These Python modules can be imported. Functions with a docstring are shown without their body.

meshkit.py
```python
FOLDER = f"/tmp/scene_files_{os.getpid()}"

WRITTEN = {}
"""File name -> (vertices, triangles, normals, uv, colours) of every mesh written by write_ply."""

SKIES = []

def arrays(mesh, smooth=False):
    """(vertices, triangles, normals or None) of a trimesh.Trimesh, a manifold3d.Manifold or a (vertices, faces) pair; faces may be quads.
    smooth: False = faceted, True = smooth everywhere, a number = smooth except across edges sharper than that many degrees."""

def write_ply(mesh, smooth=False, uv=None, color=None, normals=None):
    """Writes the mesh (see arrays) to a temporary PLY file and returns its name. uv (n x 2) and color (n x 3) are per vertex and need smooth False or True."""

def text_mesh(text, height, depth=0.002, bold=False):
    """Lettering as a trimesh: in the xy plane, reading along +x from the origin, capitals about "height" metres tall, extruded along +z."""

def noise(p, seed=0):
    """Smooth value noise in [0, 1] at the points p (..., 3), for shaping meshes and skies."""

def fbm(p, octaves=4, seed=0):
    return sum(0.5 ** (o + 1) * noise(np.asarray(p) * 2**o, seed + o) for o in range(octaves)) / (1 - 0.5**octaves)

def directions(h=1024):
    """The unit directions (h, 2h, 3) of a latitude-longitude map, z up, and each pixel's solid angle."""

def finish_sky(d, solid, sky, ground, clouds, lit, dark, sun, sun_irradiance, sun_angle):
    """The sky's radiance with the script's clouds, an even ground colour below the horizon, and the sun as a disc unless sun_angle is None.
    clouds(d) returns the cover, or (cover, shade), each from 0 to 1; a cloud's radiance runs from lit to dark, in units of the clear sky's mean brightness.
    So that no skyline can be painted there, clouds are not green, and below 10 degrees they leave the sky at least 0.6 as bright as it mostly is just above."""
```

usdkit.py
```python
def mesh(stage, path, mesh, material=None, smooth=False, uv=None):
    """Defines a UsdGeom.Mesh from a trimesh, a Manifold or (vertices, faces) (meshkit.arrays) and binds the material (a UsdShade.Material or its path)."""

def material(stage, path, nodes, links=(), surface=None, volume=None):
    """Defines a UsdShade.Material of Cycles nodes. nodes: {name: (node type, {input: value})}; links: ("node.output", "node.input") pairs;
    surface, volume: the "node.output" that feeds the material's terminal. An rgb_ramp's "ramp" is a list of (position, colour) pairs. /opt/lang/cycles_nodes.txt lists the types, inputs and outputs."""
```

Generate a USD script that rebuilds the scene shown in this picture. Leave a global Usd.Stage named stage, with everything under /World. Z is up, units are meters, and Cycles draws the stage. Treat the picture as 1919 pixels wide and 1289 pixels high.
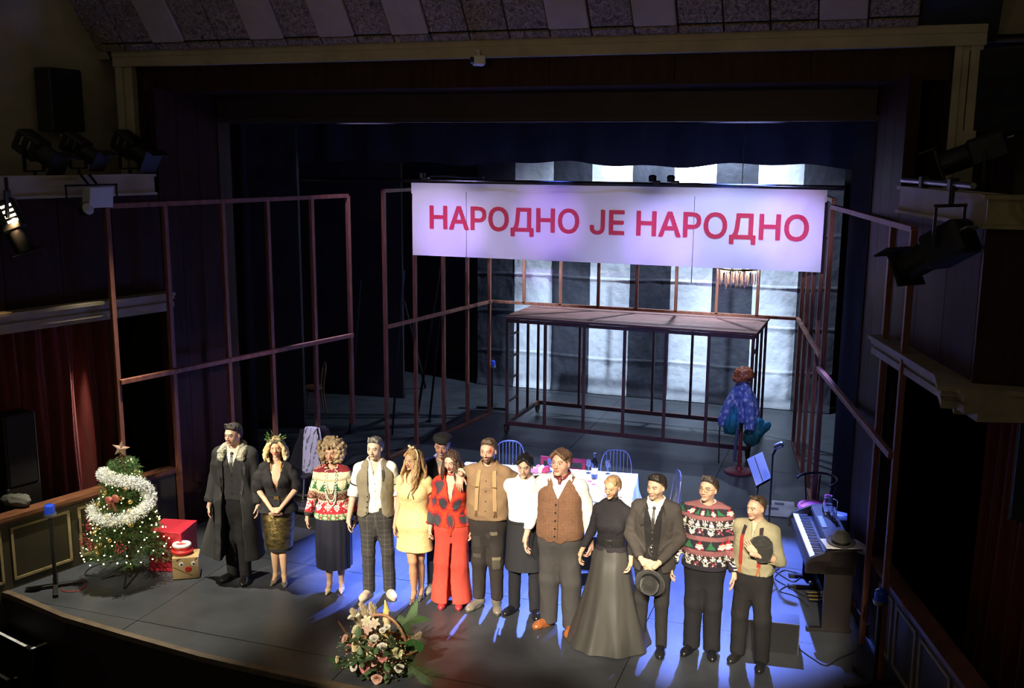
import math, random, itertools
import numpy as np, trimesh, usdkit, meshkit
from scipy.interpolate import PchipInterpolator
from pxr import Usd, UsdGeom, UsdLux, UsdShade, Gf, Sdf, Vt

random.seed(7)
RNG = np.random.default_rng(11)
stage = Usd.Stage.CreateInMemory()
UsdGeom.SetStageUpAxis(stage, UsdGeom.Tokens.z)
UsdGeom.SetStageMetersPerUnit(stage, 1.0)
UsdGeom.Xform.Define(stage, '/World')
UsdGeom.Scope.Define(stage, '/World/Looks')
PI = math.pi

# ---------------------------------------------------------------- camera
# a seat in the first balcony row, right of the house centre line, 4.7 m above the stage floor
EYE = np.array([0.0, 0.0, 4.7])
PITCH, YAW, ROLL = math.radians(10.7), math.radians(19.1), 0.007
_f = np.array([-math.sin(YAW) * math.cos(PITCH), math.cos(YAW) * math.cos(PITCH), -math.sin(PITCH)])
_r = np.array([math.cos(YAW), math.sin(YAW), 0.0]); _u = np.cross(_r, _f)
_R = math.cos(ROLL) * _r + math.sin(ROLL) * _u; _U = -math.sin(ROLL) * _r + math.cos(ROLL) * _u
cam = UsdGeom.Camera.Define(stage, '/World/camera')
cam.CreateHorizontalApertureAttr(36.0); cam.CreateVerticalApertureAttr(36.0 * 1289 / 1919)
cam.CreateFocalLengthAttr(36.0 * 1900.0 / 1919.0)
cam.CreateClippingRangeAttr(Gf.Vec2f(0.1, 200.0))
cam.AddTransformOp().Set(Gf.Matrix4d(*_R, 0, *_U, 0, *(-_f), 0, *EYE, 1))
cam.CreateExposureAttr(0.0)

# ---------------------------------------------------------------- light
def dome(color, strength):
    d = UsdLux.DomeLight.Define(stage, '/World/house_ambient')
    d.CreateColorAttr(Gf.Vec3f(*color)); d.CreateIntensityAttr(strength)
def spot(name, pos, target, half_angle, color, power, soft=0.4, radius=0.08):
    l = UsdLux.SphereLight.Define(stage, '/World/' + name)
    l.CreateRadiusAttr(radius); l.CreateColorAttr(Gf.Vec3f(*color))
    l.CreateNormalizeAttr(True); l.CreateIntensityAttr(power)
    s = UsdLux.ShapingAPI.Apply(l.GetPrim()); s.CreateShapingConeAngleAttr(half_angle); s.CreateShapingConeSoftnessAttr(soft)
    p, t = np.array(pos, float), np.array(target, float)
    z = (p - t) / np.linalg.norm(p - t); x = np.cross([0, 0, 1.0], z); x /= np.linalg.norm(x); y = np.cross(z, x)
    l.AddTransformOp().Set(Gf.Matrix4d(*x, 0, *y, 0, *z, 0, *p, 1))
WARM, BLUE, VIOLET, COLD = (1.0, 0.86, 0.66), (0.13, 0.22, 1.0), (0.42, 0.22, 1.0), (0.62, 0.78, 1.0)
dome((1.0, 0.88, 0.62), 0.021)
# front-of-house spots over the balcony
for i, (fx, tx, tz, ha, pw) in enumerate(((-9.0, -6.25, 1.0, 4.9, 3100), (-7.2, -5.15, 1.0, 5.1, 2800), (-5.4, -4.05, .92, 6.2, 2500), (-3.0, -2.95, .80, 6.6, 2450), (-.6, -1.85, .80, 6.6, 2450), (1.0, -1.0, .75, 5.9, 2800))):
    spot('front_spot_%03d' % i, (fx, -1.2, 7.5), (tx, 9.2, tz), ha, WARM, pw, 0.35)
spot('basket_spot', (-4.6, -1.2, 7.4), (-3.95, 7.9, 0.36), 3.8, WARM, 1800, 0.4)
spot('wing_spot', (0.5, 12.5, 5.3), (-0.75, 11.7, 0.9), 11.0, (0.66, 0.62, 1.0), 520, 0.7)
spot('tree_spot', (-7.15, 8.95, 5.6), (-7.15, 8.35, 0.3), 22.0, (1.0, 0.92, 0.72), 520, 0.7, 0.04)
spot('tree_front_spot', (-6.0, -1.0, 7.0), (-7.5, 8.5, 0.8), 4.6, (1.0, 0.90, 0.70), 1500, 0.6)
spot('curtain_lamp', (-8.90, 9.66, 2.72), (-8.96, 9.64, 0.6), 9.0, (1.0, .55, .42), 110, 0.7, 0.02)  # unseen spot added in the niche to make the streak down the curtain
spot('box_lamp', (-8.05, 8.0, 4.0), (-8.45, 8.25, 3.35), 38.0, (1.0, .62, .28), 16.0, 0.9, 0.03)
spot('drape_spot', (-6.6, -1.0, 7.4), (-7.0, 11.45, 0.8), 1.9, (0.85, 0.78, 1.0), 1300, 0.5)
spot('side_spot', (0.0, 12.4, 5.3), (-7.78, 10.5, 1.6), 6.0, (0.55, 0.46, 0.95), 300, 0.8)
# blue back light from the pipe behind the header
spot('back_spot', (-4.2, 14.2, 5.9), (-3.9, 10.5, 0.0), 15.5, BLUE, 5600, 0.5)
spot('back_spot_001', (-1.6, 14.2, 5.9), (-1.5, 11.0, 0.0), 17.0, BLUE, 5000, 0.5)
spot('back_spot_002', (-5.6, 14.2, 5.9), (-5.0, 10.5, 0.0), 11.0, BLUE, 4200, 0.5)
spot('back_spot_003', (-6.3, 14.2, 5.9), (-7.0, 11.3, 0.6), 8.0, (0.62, 0.56, 1.0), 420, 0.6)
# cold light on the striped backcloth and the platform, violet and white on the banner
spot('cloth_spot', (-3.0, 17.9, 6.2), (-3.3, 19.1, 1.6), 62.0, COLD, 640, 0.8)
spot('cloth_spot_001', (-5.4, 13.9, 5.2), (-5.4, 19.1, 0.9), 14.0, COLD, 640, 0.9)
spot('cloth_spot_002', (-2.2, 13.9, 5.2), (-2.3, 19.1, 0.9), 14.0, COLD, 760, 0.9)
spot('wash_spot', (-1.2, 11.4, 5.5), (-2.4, 15.6, 0.6), 34.0, (0.42, 0.48, 1.0), 150, 0.9)
spot('wash_spot_001', (-6.4, 11.4, 5.5), (-5.6, 15.0, 0.8), 34.0, (0.50, 0.42, 0.8), 90, 0.9)
for i, bx in enumerate((-5.9, -4.7, -3.4, -2.1, -.9)):
    spot('banner_spot_%03d' % i, (bx * .6 - 1.6, -1.0, 5.2), (bx, 13.65, 3.70), 3.4, (1.0, 0.86, 0.94), 620, 0.8)
for i, bx in enumerate((-5.7, -4.2, -2.6, -.9)):
    spot('banner_violet_%03d' % i, (bx * .7 - 1.0, -1.2, 5.3), (bx, 13.65, 3.5 + .25 * (i % 2)), 2.6, VIOLET, 1700, 0.9)
spot('house_lamp', (-3.0, -3.0, 6.0), (-2.9, 10.2, 6.1), 20.0, (1.0, .66, .36), 62, 1.0)  # unseen spot added to lift the arch and ceiling panels

# ---------------------------------------------------------------- helpers
def prim_name(parent, name):
    base = parent + '/' + name
    if not stage.GetPrimAtPath(base):
        return base
    n = 1
    while stage.GetPrimAtPath('%s_%03d' % (base, n)):
        n += 1
    return '%s_%03d' % (base, n)
def ppath(parent):
    return '/World' if parent is None else str(parent.GetPath())
def tag(o, label=None, cat=None, group=None, kind=None):
    p = o if isinstance(o, Usd.Prim) else o.GetPrim()
    for k, v in (('label', label), ('category', cat), ('group', group), ('kind', kind)):
        if v: p.SetCustomDataByKey(k, v)
    return p
def thing(name, label, cat, loc=(0, 0, 0), rz=0.0, group=None, kind=None, tilt=None):
    x = UsdGeom.Xform.Define(stage, prim_name('/World', name))
    x.AddTranslateOp().Set(Gf.Vec3d(*map(float, loc)))
    if rz: x.AddRotateZOp().Set(math.degrees(rz))
    if tilt: x.AddRotateXYZOp().Set(Gf.Vec3f(*tilt))
    return tag(x, label, cat, group, kind)
def dup(root, loc, rz, label, group=None):
    was = root.GetCustomData()
    r = thing(root.GetName(), label, was['category'], loc, rz, group or was.get('group'))
    r.GetReferences().AddInternalReference(root.GetPath()); r.SetInstanceable(True)
    x = UsdGeom.Xformable(r); x.ClearXformOpOrder()
    for a in list(r.GetAttributes()):
        if a.GetName().startswith('xformOp'): r.RemoveProperty(a.GetName())
    x.AddTranslateOp().Set(Gf.Vec3d(*map(float, loc))); x.AddRotateZOp().Set(math.degrees(rz))
    return r
def obj(name, mesh, m, parent=None, smooth=False, col=None, label=None, kind=None, cat=None, group=None):
    if isinstance(mesh, MB): mesh = mesh.mesh()
    if col is not None: smooth = True
    u = usdkit.mesh(stage, prim_name(ppath(parent), name), mesh, M[m] if isinstance(m, str) else m, smooth=smooth)
    if col is not None:
        UsdGeom.PrimvarsAPI(u).CreatePrimvar('col', Sdf.ValueTypeNames.Color3fArray, 'vertex').Set(Vt.Vec3fArray.FromNumpy(np.ascontiguousarray(col, np.float32)))
    return tag(u, label, cat, group, kind)

def rotz(a):
    c, s = math.cos(a), math.sin(a); return np.array([[c, -s, 0], [s, c, 0], [0, 0, 1.0]])
def rotx(a):
    c, s = math.cos(a), math.sin(a); return np.array([[1.0, 0, 0], [0, c, -s], [0, s, c]])
def roty(a):
    c, s = math.cos(a), math.sin(a); return np.array([[c, 0, s], [0, 1.0, 0], [-s, 0, c]])
def unit(v):
    v = np.asarray(v, float); return v / (np.linalg.norm(v) + 1e-12)
def frame(d):
    d = unit(d); a = unit(np.cross(d, [0, 0, 1.0] if abs(d[2]) < .95 else [1.0, 0, 0])); return a, np.cross(d, a), d

class MB:
    """collects shapes; becomes ONE mesh"""
    def __init__(s): s.v, s.f, s.n = [], [], 0
    def add(s, v, f):
        v = np.asarray(v, float); f = np.asarray(f, int)
        if f.shape[1] == 4: f = np.vstack([f[:, [0, 1, 2]], f[:, [0, 2, 3]]])
        s.v.append(v); s.f.append(f + s.n); s.n += len(v); return s
    def tm(s, m, T=None, at=(0, 0, 0)):
        v = np.array(m.vertices); 
        if T is not None: v = v @ np.asarray(T).T
        return s.add(v + np.asarray(at, float), np.array(m.faces))
    def box(s, c, size, R=None, bev=0.0):
        c, h = np.asarray(c, float), np.asarray(size, float) / 2
        b = min(bev, h.min() * .9)
        if b > 0:
            pts = []
            for sx, sy, sz in itertools.product((-1, 1), repeat=3):
                for k in range(3):
                    q = h - b; q = q.copy(); q[k] += b
                    pts.append(q * [sx, sy, sz])
            m = trimesh.convex.convex_hull(np.array(pts)); v, f = np.array(m.vertices), np.array(m.faces)
        else:
            m = trimesh.creation.box(h * 2); v, f = np.array(m.vertices), np.array(m.faces)
        if R is not None: v = v @ np.asarray(R).T
        return s.add(v + c, f)
    def span(s, a, b, bev=0.0):
        a, b = np.asarray(a, float), np.asarray(b, float); return s.box((a + b) / 2, np.abs(b - a), None, bev)
    def bar(s, a, b, w, d=None, up=None, bev=0.0):
        a, b = np.asarray(a, float), np.asarray(b, float); L = np.linalg.norm(b - a); z = (b - a) / L
        up = np.array([0, 0, 1.0]) if up is None else np.asarray(up, float)
        if abs(z @ unit(up)) > .98: up = np.array([0, 1.0, 0])
        x = unit(np.cross(up, z)); y = np.cross(z, x)
        return s.box((a + b) / 2, (w, d or w, L), np.stack([x, y, z], 1), bev)
    def tube(s, pts, r, n=8, caps=True):
        p = np.asarray(pts, float); r = np.broadcast_to(np.asarray(r, float), (len(p),))
        t = np.gradient(p, axis=0); t /= np.linalg.norm(t, axis=1, keepdims=True) + 1e-12
        a = np.zeros_like(p); ref = frame(t[0])[0]
        for i in range(len(p)):
            ref = ref - t[i] * (ref @ t[i]); ref = unit(ref); a[i] = ref
        b = np.cross(t, a); an = np.arange(n) * 2 * PI / n
        v = (p[:, None] + r[:, None, None] * (np.cos(an)[None, :, None] * a[:, None] + np.sin(an)[None, :, None] * b[:, None])).reshape(-1, 3)
        q = [[i * n + j, i * n + (j + 1) % n, (i + 1) * n + (j + 1) % n, (i + 1) * n + j] for i in range(len(p) - 1) for j in range(n)]
        f = np.array(q); f = np.vstack([f[:, [0, 1, 2]], f[:, [0, 2, 3]]])
        if caps:
            k = len(v); v = np.vstack([v, p[:1], p[-1:]]); m = (len(p) - 1) * n
            f = np.vstack([f, [[k, (j + 1) % n, j] for j in range(n)], [[k + 1, m + j, m + (j + 1) % n] for j in range(n)]])
        return s.add(v, f)
    def cyl(s, a, b, r0, r1=None, n=12):
        return s.tube([a, b], [r0, r0 if r1 is None else r1], n)
    def lathe(s, prof, n=24, at=(0, 0, 0), R=None):
        p = np.asarray(prof, float); an = np.arange(n) * 2 * PI / n
        v = np.stack([p[:, None, 0] * np.cos(an), p[:, None, 0] * np.sin(an), np.broadcast_to(p[:, None, 1], (len(p), n))], -1).reshape(-1, 3)
        f = np.array([[i * n + j, i * n + (j + 1) % n, (i + 1) * n + (j + 1) % n, (i + 1) * n + j] for i in range(len(p) - 1) for j in range(n)])
        if R is not None: v = v @ np.asarray(R).T
        return s.add(v + np.asarray(at, float), f)
    def prism(s, poly, z0, z1, T=None, at=(0, 0, 0)):
        """extrude a plan polygon from z0 to z1"""
        from shapely.geometry import Polygon
        m = trimesh.creation.extrude_polygon(Polygon(poly), z1 - z0, engine='earcut'); m.apply_translation([0, 0, z0])
        return s.tm(m, T, at)
    def ball(s, c, r, sub=1, sc=(1, 1, 1)):
        m = trimesh.creation.icosphere(sub, r); return s.add(np.array(m.vertices) * sc + np.asarray(c, float), np.array(m.faces))
    def grid(s, P):
        """a sheet from an (m,n,3) array of points"""
        m, n = P.shape[:2]; i, j = np.meshgrid(np.arange(m - 1), np.arange(n - 1), indexing='ij'); k = (i * n + j).ravel()
        return s.add(P.reshape(-1, 3), np.stack([k, k + n, k + n + 1, k + 1], 1))
    def mesh(s): return np.vstack(s.v), np.vstack(s.f)

# ---------------------------------------------------------------- materials
M = {}
def mat(name, color=(.5, .5, .5), rough=.6, metal=0.0, var=0.0, vscale=6.0, bump=0.0, bscale=60.0, spec=.5, attr=False, color2=None, stretch=None, emit=None, estr=0.0, trans=0.0, sheen=0.0, alpha=1.0, detail=3.0, distort=0.0):
    n = {'p': ('principled_bsdf', {'base_color': color, 'roughness': rough, 'metallic': metal, 'specular_ior_level': spec, 'transmission_weight': trans, 'sheen_weight': sheen, 'alpha': alpha})}
    L = []
    if emit is not None: n['p'][1].update(emission_color=emit, emission_strength=estr)
    src = None
    if attr:
        n['a'] = ('attribute', {'attribute': 'col'}); src = 'a.color'
    if var or bump or color2 is not None:
        n['t'] = ('texture_coordinate', {}); n['mp'] = ('mapping', {'scale': stretch or (1, 1, 1)}); L.append(('t.object', 'mp.vector'))
    if color2 is not None or var:
        n['nz'] = ('noise_texture', {'scale': vscale, 'detail': detail, 'roughness': .6, 'distortion': distort}); L.append(('mp.vector', 'nz.vector'))
        if color2 is not None:
            n['rp'] = ('rgb_ramp', {'ramp': [(0.35, color), (0.65, color2)]}); L += [('nz.fac', 'rp.fac')]; src = 'rp.color'
        else:
            n['mr'] = ('map_range', {'from_min': .3, 'from_max': .7, 'to_min': 1 - var, 'to_max': 1 + var}); L.append(('nz.fac', 'mr.value'))
            n['mx'] = ('vector_math', {'math_type': 'scale', 'vector1': color}); L.append(('mr.result', 'mx.scale'))
            if src: L.append((src, 'mx.vector1'))
            src = 'mx.vector'
    if src: L.append((src, 'p.base_color'))
    if bump:
        n['nb'] = ('noise_texture', {'scale': bscale, 'detail': 2.0}); L.append(('mp.vector', 'nb.vector'))
        n['b'] = ('bump', {'strength': bump, 'distance': .02}); L += [('nb.fac', 'b.height'), ('b.normal', 'p.normal')]
    M[name] = usdkit.material(stage, '/World/Looks/' + name, n, L, surface='p.BSDF'); return name
mat('dark_wood', (.034, .0135, .0085), .5, spec=.15, var=.35, vscale=3, stretch=(6, 6, .6), bump=.08)
mat('wood_rail', (.16, .065, .032), .35, var=.4, vscale=4, stretch=(3, 1, 8))
mat('frame_wood', (.22, .080, .048), .5, var=.35, vscale=5, stretch=(4, 4, .7), bump=.15)
mat('platform_wood', (.22, .10, .085), .55, var=.4, vscale=5, stretch=(1, 6, 6), bump=.2)
mat('platform_metal', (.11, .045, .036), .5, var=.3)
mat('cream', (.42, .36, .26), .7, var=.18, vscale=2.5)
mat('cream_dark', (.30, .25, .17), .7, var=.15)
mat('black_cloth', (.012, .012, .015), .9, var=.4, vscale=3, bump=.2, bscale=8)
mat('black_flat', (.020, .022, .027), .8, var=.3, vscale=1.5)
mat('border_cloth', (.022, .022, .030), .95, var=.3, vscale=1.2, stretch=(3, 1, .6))
mat('purple_wood', (.040, .026, .036), .5, spec=.3, var=.25, vscale=2)  # violet stage light on the lower fascia, put into the wood colour
mat('stage_floor', (.047, .052, .062), .42, var=.28, vscale=2.2, bump=.05, bscale=90, detail=6)
mat('edge_board', (.12, .085, .055), .55, var=.35, vscale=5)
mat('pit_black', (.004, .004, .004), .95, spec=.1)
mat('riser_wood', (.016, .008, .005), .6, var=.3, vscale=3)
mat('white_tape', (.50, .50, .52), .7, var=.3)
mat('red_curtain', (.16, .018, .014), .85, var=.3, vscale=6, stretch=(6, 6, .5), sheen=.3)
mat('olive_panel', (.035, .030, .016), .45)
mat('gold_paint', (.30, .24, .12), .45, var=.25)
mat('cloth_white', (.74, .77, .82), .70, var=.06, vscale=3, bump=.45, bscale=9)
mat('cloth_black', (.038, .040, .054), .6, var=.2, vscale=3, bump=.45, bscale=9)
mat('banner_white', (.80, .78, .80), .7, var=.03, vscale=1.5)
mat('banner_red', (.62, .020, .055), .6)
mat('pipe_metal', (.10, .10, .12), .22, .9)
mat('steel', (.35, .35, .37), .35, .9)
mat('black_metal', (.018, .018, .020), .4, .3)
mat('black_plastic', (.016, .016, .018), .45)
mat('tile_pattern', (.38, .29, .185), .8, color2=(.070, .055, .036), vscale=15, bump=.6, bscale=30, detail=4, distort=2.2)
mat('tile_plain', (.40, .315, .205), .75, var=.08)

# ---------------------------------------------------------------- the building
XC = -3.81                                   # the theatre's centre line
def mir(p, m):                               # mirror a plan point about the centre line
    return (2 * XC - p[0], *p[1:]) if m else tuple(p)
# splayed side wall: a plan line from the proscenium jamb towards the house
SPL0, SPL1 = np.array([-7.66, 10.9]), np.array([-9.36, 5.0])
SDIR = unit(SPL1 - SPL0); SOUT = np.array([-SDIR[1], SDIR[0]]); SOUT = SOUT if SOUT[0] < 0 else -SOUT
def sp(y, out=0.0, z=0.0, right=False):
    """point on the side wall at depth y, 'out' metres behind its face"""
    t = (SPL0[1] - y) / (SPL0[1] - SPL1[1]); p = SPL0 + (SPL1 - SPL0) * t + SOUT * out
    return mir((p[0], p[1], z), right)
def slab(mb, y0, y1, o0, o1, z0, z1, right=False):
    P = [sp(y0, o0, 0, right)[:2], sp(y1, o0, 0, right)[:2], sp(y1, o1, 0, right)[:2], sp(y0, o1, 0, right)[:2]]
    return mb.prism(P, z0, z1)

# stage floor of hardboard panels, cut at the curved front edge
from shapely.geometry import Polygon, box as sbox
EDGE = [(-9.2, 8.05), (-8.39, 7.93), (-7.48, 7.70), (-6.55, 7.58), (-5.67, 7.48), (-4.77, 7.44), (XC, 7.43)]
EDGE = EDGE + [mir(p, 1) for p in EDGE[-2::-1]]
plan = Polygon(EDGE + [(3.2, 20.6), (-11.5, 20.6)])
fl = thing('floor', 'dark grey hardboard stage floor', 'floor', kind='structure')
obj('floor_base', MB().prism(list(plan.exterior.coords)[:-1], -.35, -.006), 'pit_black', fl)
xs = np.arange(-11.6, 4, 2.44) ; xs = xs + (-6.72 - xs[np.argmin(abs(xs + 6.72))]); ys = np.arange(6.0, 21, 1.83); ys = ys + (9.66 - ys[np.argmin(abs(ys - 9.66))])
for i in range(len(xs)):
    for j in range(len(ys)):
        c = plan.intersection(sbox(xs[i] + .004, ys[j] + .004, xs[i] + 2.436, ys[j] + 1.826))
        if c.area > .02:
            dz = random.uniform(-.0012, .0012)
            obj('floor_panel', MB().prism(list(c.exterior.coords)[:-1], -.006, dz), 'stage_floor', fl)
# stage front: edge board and dark riser
e = np.array(EDGE); en = np.zeros_like(e)
tg = np.gradient(e, axis=0); en[:, 0], en[:, 1] = tg[:, 1], -tg[:, 0]; en /= np.linalg.norm(en, axis=1, keepdims=True)
ap = thing('trim_1', 'curved wooden board along the stage front edge', 'trim', kind='structure')
for i in range(len(e) - 1):
    P = [e[i], e[i + 1], e[i + 1] + en[i + 1] * .07, e[i] + en[i] * .07]
    obj('edge_board', MB().prism([tuple(q) for q in P], -.05, .004), 'edge_board', ap)
ap = thing('wall_front', 'dark panelled riser below the stage edge', 'wall', kind='structure')
for i in range(len(e) - 1):
    P = [e[i] + en[i] * .01, e[i + 1] + en[i + 1] * .01, e[i + 1] + en[i + 1] * .045, e[i] + en[i] * .045]
    obj('riser_panel', MB().prism([tuple(q) for q in P], -1.1, -.052), 'riser_wood', ap)
obj('floor_house', MB().box((-3.7, 3.4, -1.15), (16, 11, .1)), 'pit_black', label='black floor of the house below the stage', cat='floor', kind='structure')

def side(right):
    nm = 'right' if right else 'left'
    t = thing('wall_' + nm, 'dark wooden side wall with box front at the %s of the stage' % nm, 'wall', kind='structure')
    # splayed proscenium wall of tall wood panels
    for a, b in ((10.895, 10.62), (10.615, 10.34), (10.335, 10.06)):
        obj('tall_panel', slab(MB(), a, b, 0, .12, 0, 5.4, right), 'dark_wood', t)
    slab_mb = MB(); slab(slab_mb, 10.9, 10.04, -.02, .02, 0, .11, right)
    obj('skirting', slab_mb, 'dark_wood', t)
    y_end = 8.1 if right else 5.2
    # box front: wood panels between ledge and cap
    y = 10.05
    while y > y_end + .05:
        y2 = max(y - .62, y_end)
        obj('box_panel', slab(MB(), y - .004, y2 + .004, 0, .08, 3.03, 4.2, right), 'dark_wood', t); y = y2
    obj('box_cap', slab(slab(slab(MB(), 9.98, y_end, -.03, .14, 4.2, 4.40, right), 9.99, y_end, -.06, .16, 4.395, 4.425, right), 9.99, y_end, -.06, .14, 4.185, 4.215, right), 'cream', t)
    mb = MB()
    for o, z0, z1 in ((-.20, 3.00, 3.035), (-.17, 2.955, 3.0), (-.14, 2.92, 2.955), (-.16, 2.86, 2.92), (-.06, 2.80, 2.86)):
        slab(mb, 10.06, y_end - (.24 if right else 0), o, .35, z0, z1, right)
    obj('box_ledge', mb, 'cream_dark', t)
    obj('box_floor', slab(MB(), 10.1, y_end, .02, 1.6, 2.82, 3.0, right), 'pit_black', t)
    obj('niche_floor', slab(MB(), 10.1, 5.0, .03, 1.8, -.2, -.02, right), 'pit_black', t)
    obj('niche_back', slab(MB(), 10.2, 5.0, 1.3, 1.36, 0, 2.82, right), 'pit_black', t)
    obj('niche_end', slab(MB(), 10.12, 10.06, .1, 1.9, 0, 2.82, right), 'pit_black', t)
    obj('upper_wall', slab(MB(), 10.4, 4.6, 1.15, 1.25, 3.0, 7.2, right), 'cream', t)
    # pilaster of the arch
    mb = MB()
    a, b = (-8.47, 10.3), (-8.27, 10.18)
    for (x0, x1, y0, y1) in ((-8.50, -8.40, 10.14, 10.5), (-8.40, -8.33, 10.17, 10.5), (-8.33, -8.27, 10.15, 10.5)):
        P = [mir(q, right) for q in ((x0, y0), (x1, y0), (x1, y1), (x0, y1))]; mb.prism(P, 4.4, 5.78)
    obj('arch_pilaster', mb, 'cream', t)
    # inner reveal between the pilaster and the jamb
    obj('reveal', MB().prism([mir(q, right) for q in ((-8.30, 10.2), (-7.66, 10.9), (-7.70, 10.95), (-8.36, 10.26))], 4.4, 5.75), 'dark_wood', t)
    if right:                              # the box turns its corner towards the house
        c = np.array(sp(y_end, 0, 0, True)[:2])
        for k in range(3):
            obj('box_panel', MB().span((c[0] - .02 + k * .6, c[1] - .02, 3.03), (c[0] + .575 + k * .6, c[1] + .06, 4.2)), 'dark_wood', t)
        mb = MB()
        for o, z0, z1 in ((.20, 3.00, 3.035), (.17, 2.955, 3.0), (.14, 2.92, 2.955), (.16, 2.86, 2.92), (.06, 2.80, 2.86)):
            mb.span((c[0] - o - .07, c[1] - o, z0), (c[0] + 1.9, c[1] + .3, z1 + .001))
        obj('box_ledge', mb, 'cream_dark', t)
        mb = MB().span((c[0] - .03, c[1] - .06, 4.2), (c[0] + 1.9, c[1] + .1, 4.40)).span((c[0] - .06, c[1] - .09, 4.395), (c[0] + 1.9, c[1] + .1, 4.425)).span((c[0] - .06, c[1] - .09, 4.185), (c[0] + 1.9, c[1] + .1, 4.21))
        obj('box_cap', mb, 'gold_paint', t)
        mb = MB()
        for rr in (.10, .15, .17):
            an = np.linspace(PI, 2 * PI, 25)
            mb.tube(np.stack([c[0] + .28 + rr * np.cos(an), np.full(25, c[1] - .062), 4.385 + rr * np.sin(an)], 1), .007, 6)
        obj('cap_ornament', mb, 'gold_paint', t)
    # balustrade with moulded panels
    bt = thing('trim_%d' % (3 if right else 2), 'dark balustrade with moulded panels and wooden rail at the %s of the stage' % nm, 'balustrade', kind='structure')
    obj('balustrade_wall', slab(MB(), 10.05, 5.2, 0, .08, -1.1, .78, right), 'olive_panel', bt)
    obj('rail', slab(slab(MB(), 10.05, 5.2, -.05, .13, .79, .83, right), 10.05, 5.2, -.03, .11, .76, .79, right), 'wood_rail', bt)
    for y0, y1 in ((9.78, 9.38), (9.28, 8.78), (8.68, 8.02), (7.92, 7.3), (7.2, 6.5), (6.4, 5.7)):
        mb = MB()
        for o0, o1, w in ((-.014, 0, .028),):
            slab(mb, y0, y1, o0, o1, .66, .66 + w, right); slab(mb, y0, y1, o0, o1, .09, .09 + w, right)
            slab(mb, y0, y0 - w, o0, o1, .09, .68, right); slab(mb, y1 + w, y1, o0, o1, .09, .68, right)
        obj('panel_moulding', mb, 'gold_paint', bt)
    # red house curtain behind the balustrade
    n = 260; yy = np.linspace(10.0, 5.3, n); P = np.zeros((9, n, 3))
    zz = np.linspace(.0, 2.84, 9)
    for k in range(n):
        w = .11 * math.sin(k * .42 + 1.5 * math.sin(k * .071)) + .05 * math.sin(k * .93)
        for j in range(9):
            P[j, k] = sp(yy[k] + .012 * math.sin(j + k * .2), .95 + w * (.8 + .2 * math.cos(j * .4)), zz[j], right)
    cu = obj('house_curtain', MB().grid(P), 'red_curtain', smooth=True, label='dark red curtain behind the %s balustrade' % nm, cat='curtain')
side(False); side(True)

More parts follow.
